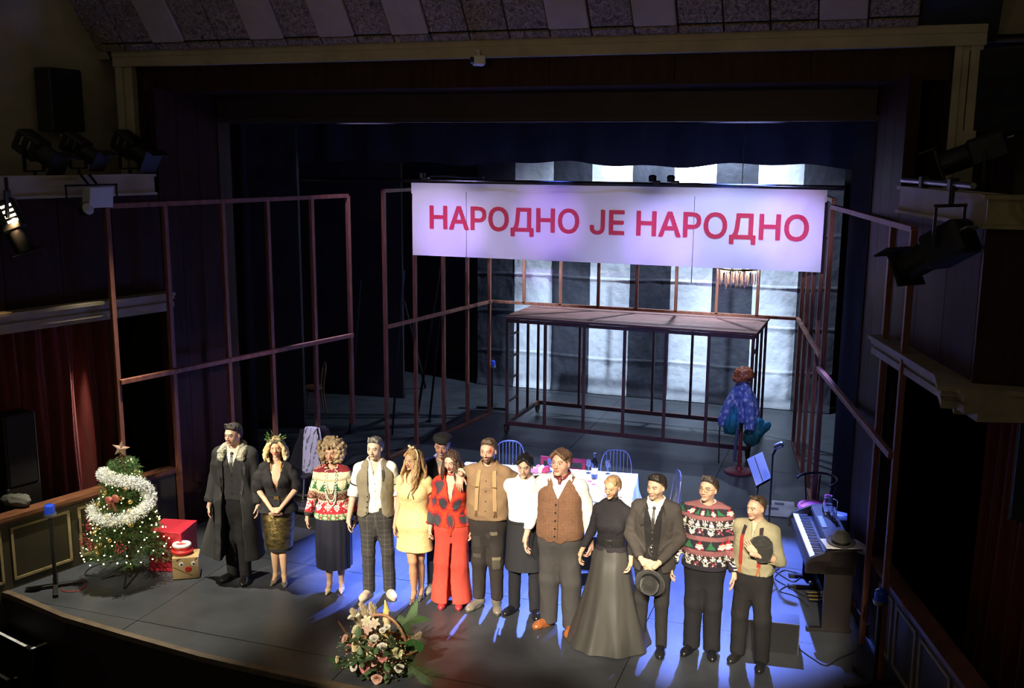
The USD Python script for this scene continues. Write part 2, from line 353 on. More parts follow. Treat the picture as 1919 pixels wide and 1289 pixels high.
# proscenium arch over the stage
t = thing('wall_back', 'cream and dark wood proscenium arch over the stage opening', 'wall', kind='structure')
XL, XR = -8.42, 2 * XC + 8.42
obj('arch_trim', MB().span((XL - .1, 10.12, 5.77), (XR + .1, 10.4, 5.84)).span((XL - .10, 10.13, 5.66), (XR + .10, 10.4, 5.77)), 'cream', t)
for k in range(7):
    w = (XR - XL - .2) / 7
    obj('fascia_panel', MB().span((XL + .1 + k * w + .004, 10.25, 5.40), (XL + .1 + (k + 1) * w - .004, 10.32, 5.68)), 'dark_wood', t)
obj('fascia_soffit', MB().span((XL + .1, 10.25, 5.37), (XR - .1, 10.95, 5.40)), 'dark_wood', t)
obj('fascia_lower', MB().span((-8.0, 10.9, 5.09), (2 * XC + 8.0, 10.98, 5.40)), 'purple_wood', t)
obj('fascia_lip', MB().span((-8.0, 10.86, 5.03), (2 * XC + 8.0, 11.0, 5.09)), 'purple_wood', t)
# jambs behind the splayed walls
for r in (False, True):
    P = [mir(q, r) for q in ((-7.67, 10.9), (-7.645, 10.9), (-7.645, 11.15), (-9.9, 11.15), (-9.9, 11.05), (-7.67, 11.05))]
    obj('jamb', MB().prism(P, 0, 5.6), 'dark_wood', t)
obj('arch_mass', MB().span((-10.5, 10.45, 5.78), (3.2, 11.2, 7.5)), 'cream_dark', t)
# acoustic ceiling of patterned and plain panels, rising towards the house
ct = thing('ceiling', 'acoustic ceiling of patterned and plain cream panels above the arch', 'ceiling', kind='structure')
tp, td = np.array([0, 10.12, 5.84]), unit((0, -.62, .78))
def tile(x0, x1, s0, s1, th, m, lab=None):
    nrm = np.array([0, -td[2], td[1]]); nrm = -nrm if nrm[2] > 0 else nrm
    R = np.stack([[1.0, 0, 0], td, np.cross([1.0, 0, 0], td)], 1)
    c = tp + td * (s0 + s1) / 2 + np.array([(x0 + x1) / 2, 0, 0]) - np.cross([1.0, 0, 0], td) * (-th / 2)
    obj('ceiling_panel', MB().box(c, (x1 - x0 - .012, s1 - s0 - .012, th), R, .008), m, ct)
pat = [0, 0, 1, 0, 0, 1, 0, 1, 0, 1, 0, 0, 0, 1, 0, 1, 0, 0, 0, 1, 0]
x = XL - .28
for k, q in enumerate(pat):
    w = .43
    tile(x, x + w, .0, .10, .03, 'tile_pattern'); tile(x, x + w, .11, .72, .055 if q else .03, 'tile_plain' if q else 'tile_pattern')
    tile(x, x + w, .73, 1.5, .055 if pat[(k + 3) % 21] else .03, 'tile_plain' if pat[(k + 3) % 21] else 'tile_pattern'); x += w
R_ = np.stack([[1.0, 0, 0], td, np.cross([1.0, 0, 0], td)], 1)
obj('ceiling_board', MB().box(tp + td * .9 + np.cross([1.0, 0, 0], td) * -.03 + [XC, 0, 0], (9.6, 2.2, .03), R_), 'black_flat', ct)

# stage house: black walls and flats
obj('wall_stage_back', MB().span((-12, 20.55, 0), (4, 20.65, 8)), 'black_flat', label='black back wall of the stage', cat='wall', kind='structure')
obj('wall_stage_left', MB().span((-11.6, 11.2, 0), (-11.5, 20.6, 8)), 'black_flat', label='black side wall of the left wing', cat='wall', kind='structure')
obj('wall_stage_right', MB().span((3.1, 11.2, 0), (3.2, 20.6, 8)), 'black_flat', label='black side wall of the right wing', cat='wall', kind='structure')
obj('ceiling_stage', MB().span((-12, 11.0, 7.5), (4, 20.6, 7.6)), 'black_flat', label='black grid ceiling over the stage', cat='ceiling', kind='structure')
def drape(x0, x1, y, z0, z1, amp, nfold, m, name, label, cat='drape', rot=0.0, wav=None, base=(0, 0)):
    n = max(40, int(nfold * 10)); nz = 10
    u = np.linspace(0, 1, n); P = np.zeros((nz, n, 3))
    for j in range(nz):
        w = j / (nz - 1)
        zb = z0 + (wav(u) if wav is not None else 0)
        P[j, :, 0] = x0 + (x1 - x0) * u; P[j, :, 1] = y + amp * np.sin(u * nfold * 2 * PI + .9 * np.sin(u * 9)) * (.5 + .5 * (1 - w)) + .3 * amp * np.sin(u * nfold * 5.1)
        P[j, :, 2] = zb + (z1 - zb) * w
    mb = MB().grid(P); P2 = P.copy(); P2[:, :, 1] += .012; mb.grid(P2[:, ::-1])
    return obj(name, mb, m, smooth=True, label=label, cat=cat)
drape(-12, 4, 15.5, 4.53, 7.4, .05, 22, 'border_cloth', 'border_drape', 'long black border cloth hanging above the banner pipe', wav=lambda u: .03 * np.sin(u * 31) + .02 * np.sin(u * 83))
drape(-12, 4, 12.2, 5.05, 7.4, .04, 20, 'border_cloth', 'border_drape', 'black border cloth just behind the proscenium header')
# wing flats
drape(-9.95, -8.25, 12.4, 0, 6.5, .07, 7, 'black_cloth', 'leg_drape', 'folded black leg cloth just behind the left proscenium jamb')
drape(2 * XC + 7.95, 2 * XC + 9.9, 12.4, 0, 6.5, .07, 7, 'black_cloth', 'leg_drape', 'folded black leg cloth just behind the right proscenium jamb')
def flat(x0, x1, y, h, label, brace=None, name='black_flat'):
    t = thing(name, label, 'stage flat', ((x0 + x1) / 2, y, 0))
    w = x1 - x0
    obj('panel', MB().span((-w / 2, -.03, 0), (w / 2, 0, h)), 'black_flat', t)
    obj('timber_frame', MB().span((-w / 2, 0, 0), (-w / 2 + .07, .04, h)).span((w / 2 - .07, 0, 0), (w / 2, .04, h)).span((-w / 2, 0, h - .07), (w / 2, .04, h)).span((-w / 2, 0, 0), (w / 2, .04, .07)), 'black_metal', t)
    if brace:
        obj('brace', MB().bar((brace * w / 2, .03, 1.9), (brace * (w / 2 + .05), .9, .02), .04), 'black_metal', t)
    return t
flat(-10.6, -8.94, 14.9, 5.5, 'tall black flat in the left wing, nearer the audience')
flat(-11.2, -8.23, 17.4, 5.5, 'wide black flat in the left wing, farther upstage', brace=1)
flat(0.0, 1.6, 17.2, 5.5, 'tall black flat in the right wing, farther upstage')
flat(-.20, 2.0, 13.25, 5.5, 'tall black flat in the right wing, nearer the audience')

# striped backcloth: each stripe a part
bc = thing('striped_backcloth', 'backcloth of broad black and white vertical stripes hanging behind the platform', 'backdrop', (-3.9, 19.1, 0))
edges = [-7.36, -6.57, -5.78, -5.01, -4.22, -3.43, -2.65, -1.9, -1.1, -.4]
for k in range(9):
    x0, x1 = edges[k] + 3.9, edges[k + 1] + 3.9; nx, nz = 30, 210
    X, Z = np.meshgrid(np.linspace(x0, x1, nx), np.linspace(0.01, 5.3, nz))
    q = np.stack([X * 2.2, Z * 1.1, np.full_like(X, k * 3.3)], -1)
    Y = .055 * (meshkit.fbm(q * 1.6, 5, seed=3) - .5) * np.clip(1.6 - Z * .22, .35, 1.4)
    for zc in (.72, 1.55, 2.3, 3.25, 4.1): Y -= .020 * np.exp(-((Z - zc - .02 * np.sin(X * 2)) / .014) ** 2)      # fold creases
    Y -= .05 * np.exp(-((Z) / .10) ** 2)
    P = np.stack([X, Y, Z], -1); P2 = P.copy()[:, ::-1]; P2[..., 1] += .012
    obj('stripe', MB().grid(P).grid(P2), 'cloth_white' if k % 2 else 'cloth_black', bc, smooth=True)

# ---------------------------------------------------------------- set frames of brown timber
FW = .055
def frame_panel(label, A, B, top, mid, ts, name='set_frame', bottom=(), low=None, top_from=0):
    A, B = np.array([*A, 0.0]), np.array([*B, 0.0]); L = np.linalg.norm(B - A); d = (B - A) / L
    t = thing(name, label, 'set frame', A, math.atan2(d[1], d[0]))
    for i, s in enumerate(ts):
        z0 = low[i] if low else 0.0
        obj('post', MB().bar((s * L, 0, z0), (s * L, 0, top), FW, FW, (0, 1, 0), .004), 'frame_wood', t)
    obj('top_rail', MB().bar((ts[0] * L, 0, top), (ts[-1] * L, 0, top), FW, FW, bev=.004), 'frame_wood', t)
    obj('mid_rail', MB().bar((ts[0] * L, -.04, mid), (ts[-1] * L, -.04, mid), FW, FW, bev=.004), 'frame_wood', t)
    for a, b in bottom:
        obj('bottom_rail', MB().bar((ts[a] * L, 0, .03), (ts[b] * L, 0, .03), FW, FW, bev=.004), 'frame_wood', t)
    return t, L
def ts_of(A, B, ys): return [(y - A[1]) / (B[1] - A[1]) for y in ys]
A, B = (-7.87, 9.10), (-6.85, 12.76)
frame_panel('long brown timber frame at the left behind the Christmas tree', A, B, 4.09, 2.12, ts_of(A, B, (9.11, 9.83, 10.63, 11.32, 12.07, 12.74)), low=(0, 0, 0, 0, .90, .80))
A, B = (-6.75, 13.62), (-6.23, 16.76)
t, L = frame_panel('brown timber frame leading back from the left end of the banner', A, B, 4.13, 2.10, ts_of(A, B, (13.64, 14.43, 15.25, 16.0, 16.75)), bottom=((0, 1), (2, 4)))
obj('brace', MB().bar((.6, .05, 2.9), (1.2, .75, .02), .03), 'black_metal', t)
obj('brace', MB().bar((1.75, .05, 3.2), (2.0, .8, .02), .03), 'black_metal', t)
A, B = (-.89, 16.76), (-.40, 13.62)
frame_panel('brown timber frame leading forward to the right end of the banner', A, B, 4.13, 2.10, ts_of(A, B, (16.75, 16.0, 15.25, 14.43, 13.64)), bottom=((0, 2), (3, 4)))
A, B = (-.39, 12.77), (.39, 9.12)
frame_panel('long brown timber frame at the right behind the piano', A, B, 4.09, 2.12, ts_of(A, B, (12.75, 9.83, 9.14)))
t = thing('set_frame', 'brown timber lattice spanning the back above the platform', 'set frame', (-6.23, 16.86, 0))
for x in (-5.62, -4.95, -4.27, -3.60, -2.93, -2.25, -1.59):
    obj('post', MB().bar((x + 6.23, 0, 2.08), (x + 6.23, 0, 4.13), .05, .05, (0, 1, 0), .004), 'frame_wood', t)
obj('mid_rail', MB().bar((0, 0, 2.08), (5.34, 0, 2.08), .05, .05, bev=.004), 'frame_wood', t)
obj('top_rail', MB().bar((0, 0, 4.13), (5.34, 0, 4.13), .05, .05, bev=.004), 'frame_wood', t)
t = thing('stage_brace', 'thin black pole brace leaning beside the left timber frame', 'brace', (-8.03, 14.8, 0))
obj('pole', MB().bar((0, 0, .015), (.75, -.9, 2.75), .025), 'black_metal', t); obj('foot', MB().box((0, 0, .01), (.1, .1, .02)), 'black_metal', t)
t = thing('stage_brace', 'thin black pole brace leaning behind the inner timber frame', 'brace', (-7.07, 15.97, 0))
obj('pole', MB().bar((0, 0, .015), (.62, -.7, 2.9), .03), 'black_metal', t); obj('foot', MB().box((0, 0, .01), (.1, .1, .02)), 'black_metal', t)

# ---------------------------------------------------------------- banner and pipe
t = thing('pipe_batten', 'black pipe batten carrying the banner across the stage', 'pipe', (-4.2, 13.72, 4.285))
obj('pipe', MB().cyl((-3.95, 0, 0), (3.93, 0, 0), .03, n=12), 'pipe_metal', t)
for x in (-1.9, 1.5, 1.75): 
    obj('clamp', MB().box((x, -.0, .03), (.10, .09, .05), None, .01).lathe([(0, -.045), (.05, -.04), (.055, .03), (.03, .05), (0, .05)], 12, (x - .06, 0, .08)), 'black_metal', t)
obj('cable', MB().tube([(-1.85, 0, .06), (-1.6, -.02, .07), (-1.3, .0, .055), (-1.0, 0, .06)], .018, 6), 'black_plastic', t)
t = thing('banner', 'white banner with red Cyrillic lettering hung across the stage', 'banner', (-3.39, 13.65, 3.2))
nx, nz = 220, 40
X, Z = np.meshgrid(np.linspace(-2.9, 2.88, nx), np.linspace(0, 1, nz))
top = .955 + .018 * np.sin(X * 2.3 + 1) + .012 * np.sin(X * 7.1)
def banner_y(X, Zm):
    return .03 * (meshkit.fbm(np.stack([X * 1.1, Zm * 1.5, X * 0], -1), 3, seed=5) - .5) - .03 * np.exp(-((X - 2.45 + Zm * -.45 + .2) / .07) ** 2) * Zm * .6 + .01
Zm = Z * top; Y = banner_y(X, Zm)
P = np.stack([X, Y, Zm], -1); P2 = P.copy()[:, ::-1]; P2[..., 1] += .006
obj('sheet', MB().grid(P).grid(P2), 'banner_white', t, smooth=True)
Xb, Zb = np.meshgrid(np.linspace(-2.92, 2.90, 60), np.linspace(.90, 1.055, 4)); Pb = np.stack([Xb, .03 + .01 * np.sin(Xb * 3), Zb], -1); Pc = Pb.copy()[:, ::-1]; Pc[..., 1] += .006
obj('hem_strip', MB().grid(Pb).grid(Pc), 'banner_white', t, smooth=True)
obj('seam', MB().tube([(-2.05, banner_y(np.array(-2.05), np.array(z)) - .004, z) for z in np.linspace(.0, .94, 12)], .003, 5).tube([(1.22, banner_y(np.array(1.22), np.array(z)) - .004, z) for z in np.linspace(.0, .94, 12)], .003, 5), 'black_metal', t)
for cx in (-2.05, 1.22): obj('cord', MB().tube([(cx, 0, .02), (cx, -.01, -.22)], .006, 5), 'steel', t)
m = meshkit.text_mesh('НАРОДНО ЈЕ НАРОДНО', .32, .008, bold=True)
v = np.array(m.vertices); v[:, 0] -= v[:, 0].min(); wd = v[:, 0].max(); v[:, 0] *= 5.32 / wd; v[:, 0] -= 2.62; v[:, 1] = v[:, 1] * 1.0 + .405
m = trimesh.Trimesh(v, m.faces, process=False); m = m.subdivide_to_size(.12)
v = np.array(m.vertices); w = np.stack([v[:, 0], banner_y(v[:, 0], v[:, 1]) - .004 - v[:, 2], v[:, 1]], 1)
for k, g in enumerate(sorted(trimesh.Trimesh(w, m.faces, process=True).split(only_watertight=False), key=lambda g: g.bounds[0][0])):
    obj('letter', (np.array(g.vertices), np.array(g.faces)), 'banner_red', t)
C3 = lambda *c: np.array(c, float)
# ---------------------------------------------------------------- modelling figures: distance fields and surface nets
class SDF:
    def __init__(s, lo, hi, h):
        s.lo = np.asarray(lo, float); s.h = h; s.n = (np.ceil((np.asarray(hi, float) - s.lo) / h) + 1).astype(int)
        s.ax = [(s.lo[i] + h * np.arange(s.n[i])).astype(np.float32) for i in range(3)]
        s.D = np.full(s.n, 9.0, np.float32)
    def like(s):
        o = SDF.__new__(SDF); o.lo, o.h, o.n, o.ax = s.lo, s.h, s.n, s.ax; o.D = np.full(s.n, 9.0, np.float32); return o
    def sl(s, lo, hi):
        i0 = np.clip(np.floor((np.asarray(lo) - s.lo) / s.h).astype(int) - 1, 0, s.n); i1 = np.clip(np.ceil((np.asarray(hi) - s.lo) / s.h).astype(int) + 2, 0, s.n)
        q = tuple(slice(a, b) for a, b in zip(i0, i1))
        return q, s.ax[0][q[0]][:, None, None], s.ax[1][q[1]][None, :, None], s.ax[2][q[2]][None, None, :]
    def put(s, fn, lo, hi, k=.015, sub=False):
        pad = k + 2 * s.h
        q, X, Y, Z = s.sl(np.asarray(lo) - pad, np.asarray(hi) + pad)
        if min(s.D[q].shape) == 0: return s
        d = fn(X, Y, Z); A = s.D[q]
        if sub:
            if k > 0:
                hh = np.clip(.5 - .5 * (A + d) / k, 0, 1); s.D[q] = A * (1 - hh) - d * hh + k * hh * (1 - hh)
            else: s.D[q] = np.maximum(A, -d)
        elif k > 0:
            hh = np.clip(.5 + .5 * (A - d) / k, 0, 1); s.D[q] = A * (1 - hh) + d * hh - k * hh * (1 - hh)
        else: s.D[q] = np.minimum(A, d)
        return s
    def cone(s, a, b, ra, rb=None, k=.015, sub=False, flat=None):
        a, b = np.asarray(a, float), np.asarray(b, float); rb = ra if rb is None else rb; ba = b - a; L = max(ba @ ba, 1e-9)
        def fn(X, Y, Z):
            dx, dy, dz = X - a[0], Y - a[1], Z - a[2]
            t = np.clip((dx * ba[0] + dy * ba[1] + dz * ba[2]) / L, 0, 1)
            dx, dy, dz = dx - t * ba[0], dy - t * ba[1], dz - t * ba[2]
            if flat is not None:
                n, f = flat; w = (dx * n[0] + dy * n[1] + dz * n[2]) * (f - 1); dx, dy, dz = dx + w * n[0], dy + w * n[1], dz + w * n[2]
            return np.sqrt(dx * dx + dy * dy + dz * dz) - (ra + (rb - ra) * t)
        r = max(ra, rb); return s.put(fn, np.minimum(a, b) - r, np.maximum(a, b) + r, k, sub)
    def ell(s, c, R, k=.015, sub=False):
        c, R = np.asarray(c, float), np.broadcast_to(np.asarray(R, float), (3,))
        def fn(X, Y, Z):
            q = np.sqrt(((X - c[0]) / R[0]) ** 2 + ((Y - c[1]) / R[1]) ** 2 + ((Z - c[2]) / R[2]) ** 2); return (q - 1) * R.min()
        return s.put(fn, c - R, c + R, k, sub)
    def loft(s, tab, k=.015, p=2.3, e=0.0, zlo=None, zhi=None):
        t = np.array([list(r) + [0] * (5 - len(r)) for r in tab], float)       # z, a, b, cx, cy
        z0, z1 = zlo if zlo is not None else t[0, 0], zhi if zhi is not None else t[-1, 0]
        I = [PchipInterpolator(t[:, 0], t[:, j]) for j in range(1, 5)]
        def fn(X, Y, Z):
            z = np.clip(Z, t[0, 0], t[-1, 0]); a, b, cx, cy = (i(z).astype(np.float32) for i in I); a, b = a + e, b + e
            q = ((np.abs(X - cx) / a) ** p + (np.abs(Y - cy) / b) ** p) ** (1 / p)
            return np.maximum((q - 1) * np.minimum(a, b), np.maximum(z0 - Z, Z - z1))
        m = np.abs(t[:, 1:]).max(0); return s.put(fn, (-m[0] - m[2] - e, -m[1] - m[3] - e, z0), (m[0] + m[2] + e, m[1] + m[3] + e, z1), k)
    def cutf(s, g):                                           # remove where g < 0
        s.D = np.maximum(s.D, -g(s.ax[0][:, None, None], s.ax[1][None, :, None], s.ax[2][None, None, :])); return s
    def keep(s, g):
        s.D = np.maximum(s.D, g(s.ax[0][:, None, None], s.ax[1][None, :, None], s.ax[2][None, None, :])); return s
    def front(s, x, z, side=-1):
        """y of the surface met from the front at (x, z)"""
        i = int(np.clip(round((x - s.lo[0]) / s.h), 0, s.n[0] - 1)); k = int(np.clip(round((z - s.lo[2]) / s.h), 0, s.n[2] - 1))
        c = s.D[i, :, k]; w = np.nonzero(c < 0)[0]
        if len(w) == 0: return None
        j = w[0] if side < 0 else w[-1]
        if 0 < j < len(c) - 1:
            j2 = j - 1 if side < 0 else j + 1; t = c[j2] / (c[j2] - c[j]); return s.lo[1] + s.h * (j2 + (j - j2) * t)
        return s.lo[1] + s.h * j
    def mesh(s):
        D = np.pad(s.D, 1, constant_values=9.0); q = D < 0; nx, ny, nz = D.shape
        c = np.zeros((nx - 1, ny - 1, nz - 1), np.uint8); O = list(itertools.product((0, 1), repeat=3))
        for i, j, k in O: c += q[i:nx - 1 + i, j:ny - 1 + j, k:nz - 1 + k]
        ids = np.argwhere((c > 0) & (c < 8)); idx = np.full(c.shape, -1, np.int64); idx[tuple(ids.T)] = np.arange(len(ids))
        P = np.zeros((len(ids), 3)); W = np.zeros(len(ids)); val = {o: D[tuple((ids + o).T)] for o in O}
        for a in O:
            for ax in range(3):
                if a[ax]: continue
                b = list(a); b[ax] = 1; da, db = val[a], val[tuple(b)]; m = (da < 0) != (db < 0); t = da[m] / (da[m] - db[m])
                p = np.tile(np.array(a, float), (m.sum(), 1)); p[:, ax] += t; P[m] += p; W[m] += 1
        V = s.lo + s.h * (ids + P / W[:, None] - 1); F = []
        for ax in range(3):
            o1, o2 = [(1, 2), (2, 0), (0, 1)][ax]
            a = q.take(range(0, D.shape[ax] - 1), ax); b = q.take(range(1, D.shape[ax]), ax)
            e = np.argwhere(a != b); e = e[(e[:, o1] > 0) & (e[:, o2] > 0) & (e[:, o1] < D.shape[o1] - 1) & (e[:, o2] < D.shape[o2] - 1)]
            ins = q[tuple(e.T)]; d1, d2 = np.zeros(3, int), np.zeros(3, int); d1[o1] = 1; d2[o2] = 1
            Q = np.stack([idx[tuple((e - x).T)] for x in (d1 + d2, d2, 0 * d1, d1)], 1); Q[~ins] = Q[~ins][:, ::-1]; F.append(Q)
        F = np.vstack(F); F = F[(F >= 0).all(1)]
        return V, np.vstack([F[:, [0, 1, 2]], F[:, [0, 2, 3]]])
def vnormals(V, F):
    n = np.zeros_like(V); c = np.cross(V[F[:, 1]] - V[F[:, 0]], V[F[:, 2]] - V[F[:, 0]])
    for k in range(3): np.add.at(n, F[:, k], c)
    return n / (np.linalg.norm(n, axis=1, keepdims=True) + 1e-12)
def wrinkle(VF, amp, scale, seed=0, oct=3):
    V, F = VF; d = meshkit.fbm(V * np.asarray(scale) + 17.3 + seed, oct, seed) - .5
    q = V * np.asarray(scale) * C3(.75, .75, 1.15) + V[:, [2, 0, 1]] * 3.0 + 5.1 * seed; rg = 1 - np.abs(2 * meshkit.fbm(q, 2, seed + 3) - 1) * 2.2; d = d + .42 * np.clip(rg, 0, 1) ** 2 - .12
    return V + vnormals(V, F) * (d * 2 * amp)[:, None], F
def sub_region(V, F, mask):
    m = trimesh.remesh.subdivide(V, F, face_index=np.nonzero(mask)[0]); return m[0], m[1]
mat('skin', (.6, .4, .28), .5, attr=True, spec=.35)
mat('hair', (.1, .07, .05), .45, attr=True, spec=.5, bump=.5, bscale=90, stretch=(1.6, 1.6, .25))
mat('fabric', (.3, .3, .3), .85, attr=True, spec=.25, bump=.12, bscale=160)
mat('satin', (.3, .3, .3), .38, attr=True, spec=.5)
mat('leather', (.05, .03, .02), .22, attr=True, spec=.6)
mat('sequin', (.26, .20, .075), .30, .85, color2=(.085, .068, .030), vscale=16, stretch=(1, 1, 1.8), bump=.35, bscale=140)
mat('lace', (.72, .58, .25), .8, attr=True, bump=.3, bscale=110)
mat('pearl', (.72, .66, .52), .25)
mat('gold', (.75, .55, .2), .25, .9)
mat('silver_shoe', (.62, .55, .42), .22, .8)
mat('button', (.03, .025, .02), .3)

TRUNK_M = [(.80, .150, .100), (.92, .172, .118), (1.02, .162, .114), (1.12, .154, .110), (1.24, .166, .116), (1.34, .176, .118), (1.42, .160, .100, 0, .005), (1.475, .100, .072, 0, .012), (1.53, .058, .056, 0, .02)]
TRUNK_F = [(.80, .160, .100), (.90, .178, .122), (.98, .164, .112), (1.10, .124, .092), (1.20, .138, .106, 0, -.006), (1.28, .148, .126, 0, -.014), (1.37, .142, .096), (1.44, .085, .064, 0, .012), (1.52, .046, .047, 0, .02)]

def build_head(sp, h=.0038):
    f = sp.get('female', False); j = .0 if f else .004; w = sp.get('jaw', 1.0)
    S = SDF((-.10, -.135, -.215), (.10, .13, .125), h)
    S.ell((0, .018, .033), (.074, .092, .076)).ell((0, -.015, -.006), (.066 * (.5 + .5 * w), .076, .085), .03)
    S.cone((0, -.008, -.05), (0, -.050, -.086), .054 * w, (.025 + j) * w, .03)
    for s in (-1, 1):
        S.ell((s * .036, -.052, -.034), (.023 * w, .023, .024), .022)
        S.ell((s * .077, .012, -.010), (.009, .018, .029), .006)
    S.cone((-.030, -.080, .018), (.030, -.080, .018), .010 + j * .6, None, .016)
    S.ell((0, -.073, -.100), ((.017 + j) * w, .016, .012), .015)
    for s in (-1, 1): S.ell((s * .031, -.096, .0005), (.017, .0105, .0105), .009, True)
    S.cone((0, -.086, .004), (0, -.107, -.034), .0065, .0112, .009)
    for s in (-1, 1): S.ell((s * .0105, -.096, -.038), (.0085, .010, .0075), .005)
    for s in (-1, 1): S.ell((s * .031, -.0775, -.0005), .0122, .002)
    S.ell((0, -.0865, -.0615), (.024, .0105, .0062), .006).ell((0, -.0850, -.0715), (.020, .0105, .0070), .006)
    S.cone((0, .022, -.05), (0, .048, -.215), .050 - (.006 if f else 0), (.057 if not f else .048), .03)
    V, F = S.mesh()
    c = V[F].mean(1); V, F = sub_region(V, F, (c[:, 1] < -.045) & (abs(c[:, 0]) < .062) & (c[:, 2] > -.09) & (c[:, 2] < .04))
    skin = C3(*sp.get('skin', (.54, .315, .212))); x, y, z = V.T; ax_ = abs(x)
    col = skin[None] * (1 + .10 * (meshkit.fbm(V * 60, 2) - .5))[:, None]
    def mix(m, c2):
        m = np.clip(m, 0, 1)[:, None]; col[:] = col * (1 - m) + np.asarray(c2) * m
    fr = y < -.04
    rosy = np.exp(-(((ax_ - .040) / .020) ** 2 + ((z + .035) / .020) ** 2)) * fr + .8 * np.exp(-((x / .014) ** 2 + ((z + .034) / .014) ** 2)) * fr
    mix(rosy * sp.get('blush', .35), skin * C3(1.12, .72, .66))
    for s in (-1, 1): mix(np.exp(-(((x - s * .031) / .019) ** 2 + ((z - .004) / .011) ** 2)) * fr * .35, skin * C3(.66, .55, .50))
    hc = C3(*sp.get('hair_col', (.05, .035, .025)))
    if sp.get('beard'):
        bc, strg = sp['beard']; n = meshkit.fbm(V * 220, 2)
        jawm = np.clip((-.036 - z - np.clip(.030 - ax_, 0, .03) * .5) / .012, 0, 1) * np.clip((.045 - y) / .02, 0, 1) * np.clip((z + .135) / .02, 0, 1)
        must = (abs(z + .0495) < .007) & (ax_ < .030) & fr
        m = np.maximum(jawm, must * 1.0) * strg * (.6 + .8 * n); m[(ax_ < .023) & (abs(z + .066) < .010) & fr] *= .15; mix(m, bc)
    bz = .0205 + .004 * np.clip((ax_ - .018) / .02, 0, 1) - .010 * np.clip((ax_ - .040) / .014, 0, 1)
    mix(((abs(z - bz) < (.0030 if f else .0042)) & (ax_ > .013) & (ax_ < .051) & fr) * .85, sp.get('brow', hc * .9))
    g = sp.get('gaze', (0, 0))
    for s in (-1, 1):
        ex, ez = (x - s * .031) / .0150, (z + .0002) / (.0054 if not sp.get('closed') else .0016); e = ex ** 2 + ez ** 2
        eye = (e < 1) & fr
        mix(((e < 1.75) & (e >= 1) & (z > -.001) & fr) * .85, (.03, .02, .015) if f else skin * .28)
        mix(eye * 1.0, (.48, .44, .41)); ir = np.hypot(x - s * .031 - g[0], z - g[1] - .0005)
        mix(eye & (ir < .0064), sp.get('iris', (.055, .035, .02))); mix(eye & (ir < .0028), (.008, .006, .006))
    up = -.0660 + .002 * np.cos(ax_ / .024 * 3); sm = sp.get('smile', 0) * .007 * (ax_ / .024) ** 2
    lip = ((x / .0255) ** 2 + ((z - sm + .0662) / (.0112 if f else .009)) ** 2 < 1) & (y < -.07)
    mix(lip * 1.0, sp.get('lip', (.42, .16, .13) if f else skin * C3(.78, .55, .50)))
    mix(((abs(z - sm + .0665) < .0014) & (ax_ < .024) & (y < -.07)) * .8, (.10, .03, .03))
    if sp.get('smile', 0) > .8: mix(((abs(z - sm + .0660) < .0034) & (ax_ < .017) & (y < -.07)) * 1.0, (.75, .72, .66))
    if sp.get('scalp', True):
        pl = (z - .072) * .8 + (y + .075) * .75
        mix(np.clip(pl / .012, 0, 1) * sp.get('scalp_k', .9) * (z > -.09), hc)
    if sp.get('scar'):
        mix(np.clip(1.3 - np.hypot((x - .050) / .010, (z - .020) / .042), 0, 1) * fr * (.5 + .8 * meshkit.noise(V * 130)), (.55, .08, .04))
    return V, F, np.clip(col, 0, 1)

def strands(S, roots, ends, r0, r1, wav=.012, nseg=9, freq=2.4, k=.012, mid=None):
    for i, (a, b) in enumerate(zip(roots, ends)):
        a, b = np.asarray(a, float), np.asarray(b, float); ph = RNG.uniform(0, 6.28); t = np.linspace(0, 1, nseg)[:, None]
        p = a + (b - a) * t
        if mid is not None: p += np.sin(t * PI) * np.asarray(mid[i])
        sx = unit((a[0] + 1e-4, a[1] * .6, 0)); p += sx * (np.sin(t * 2 * PI * freq + ph) * wav * t) + np.array([-sx[1], sx[0], 0]) * (np.cos(t * 2 * PI * freq + ph) * wav * t)
        rr = r0 + (r1 - r0) * np.linspace(0, 1, nseg)
        for q in range(nseg - 1): S.cone(p[q], p[q + 1], rr[q], rr[q + 1], k)

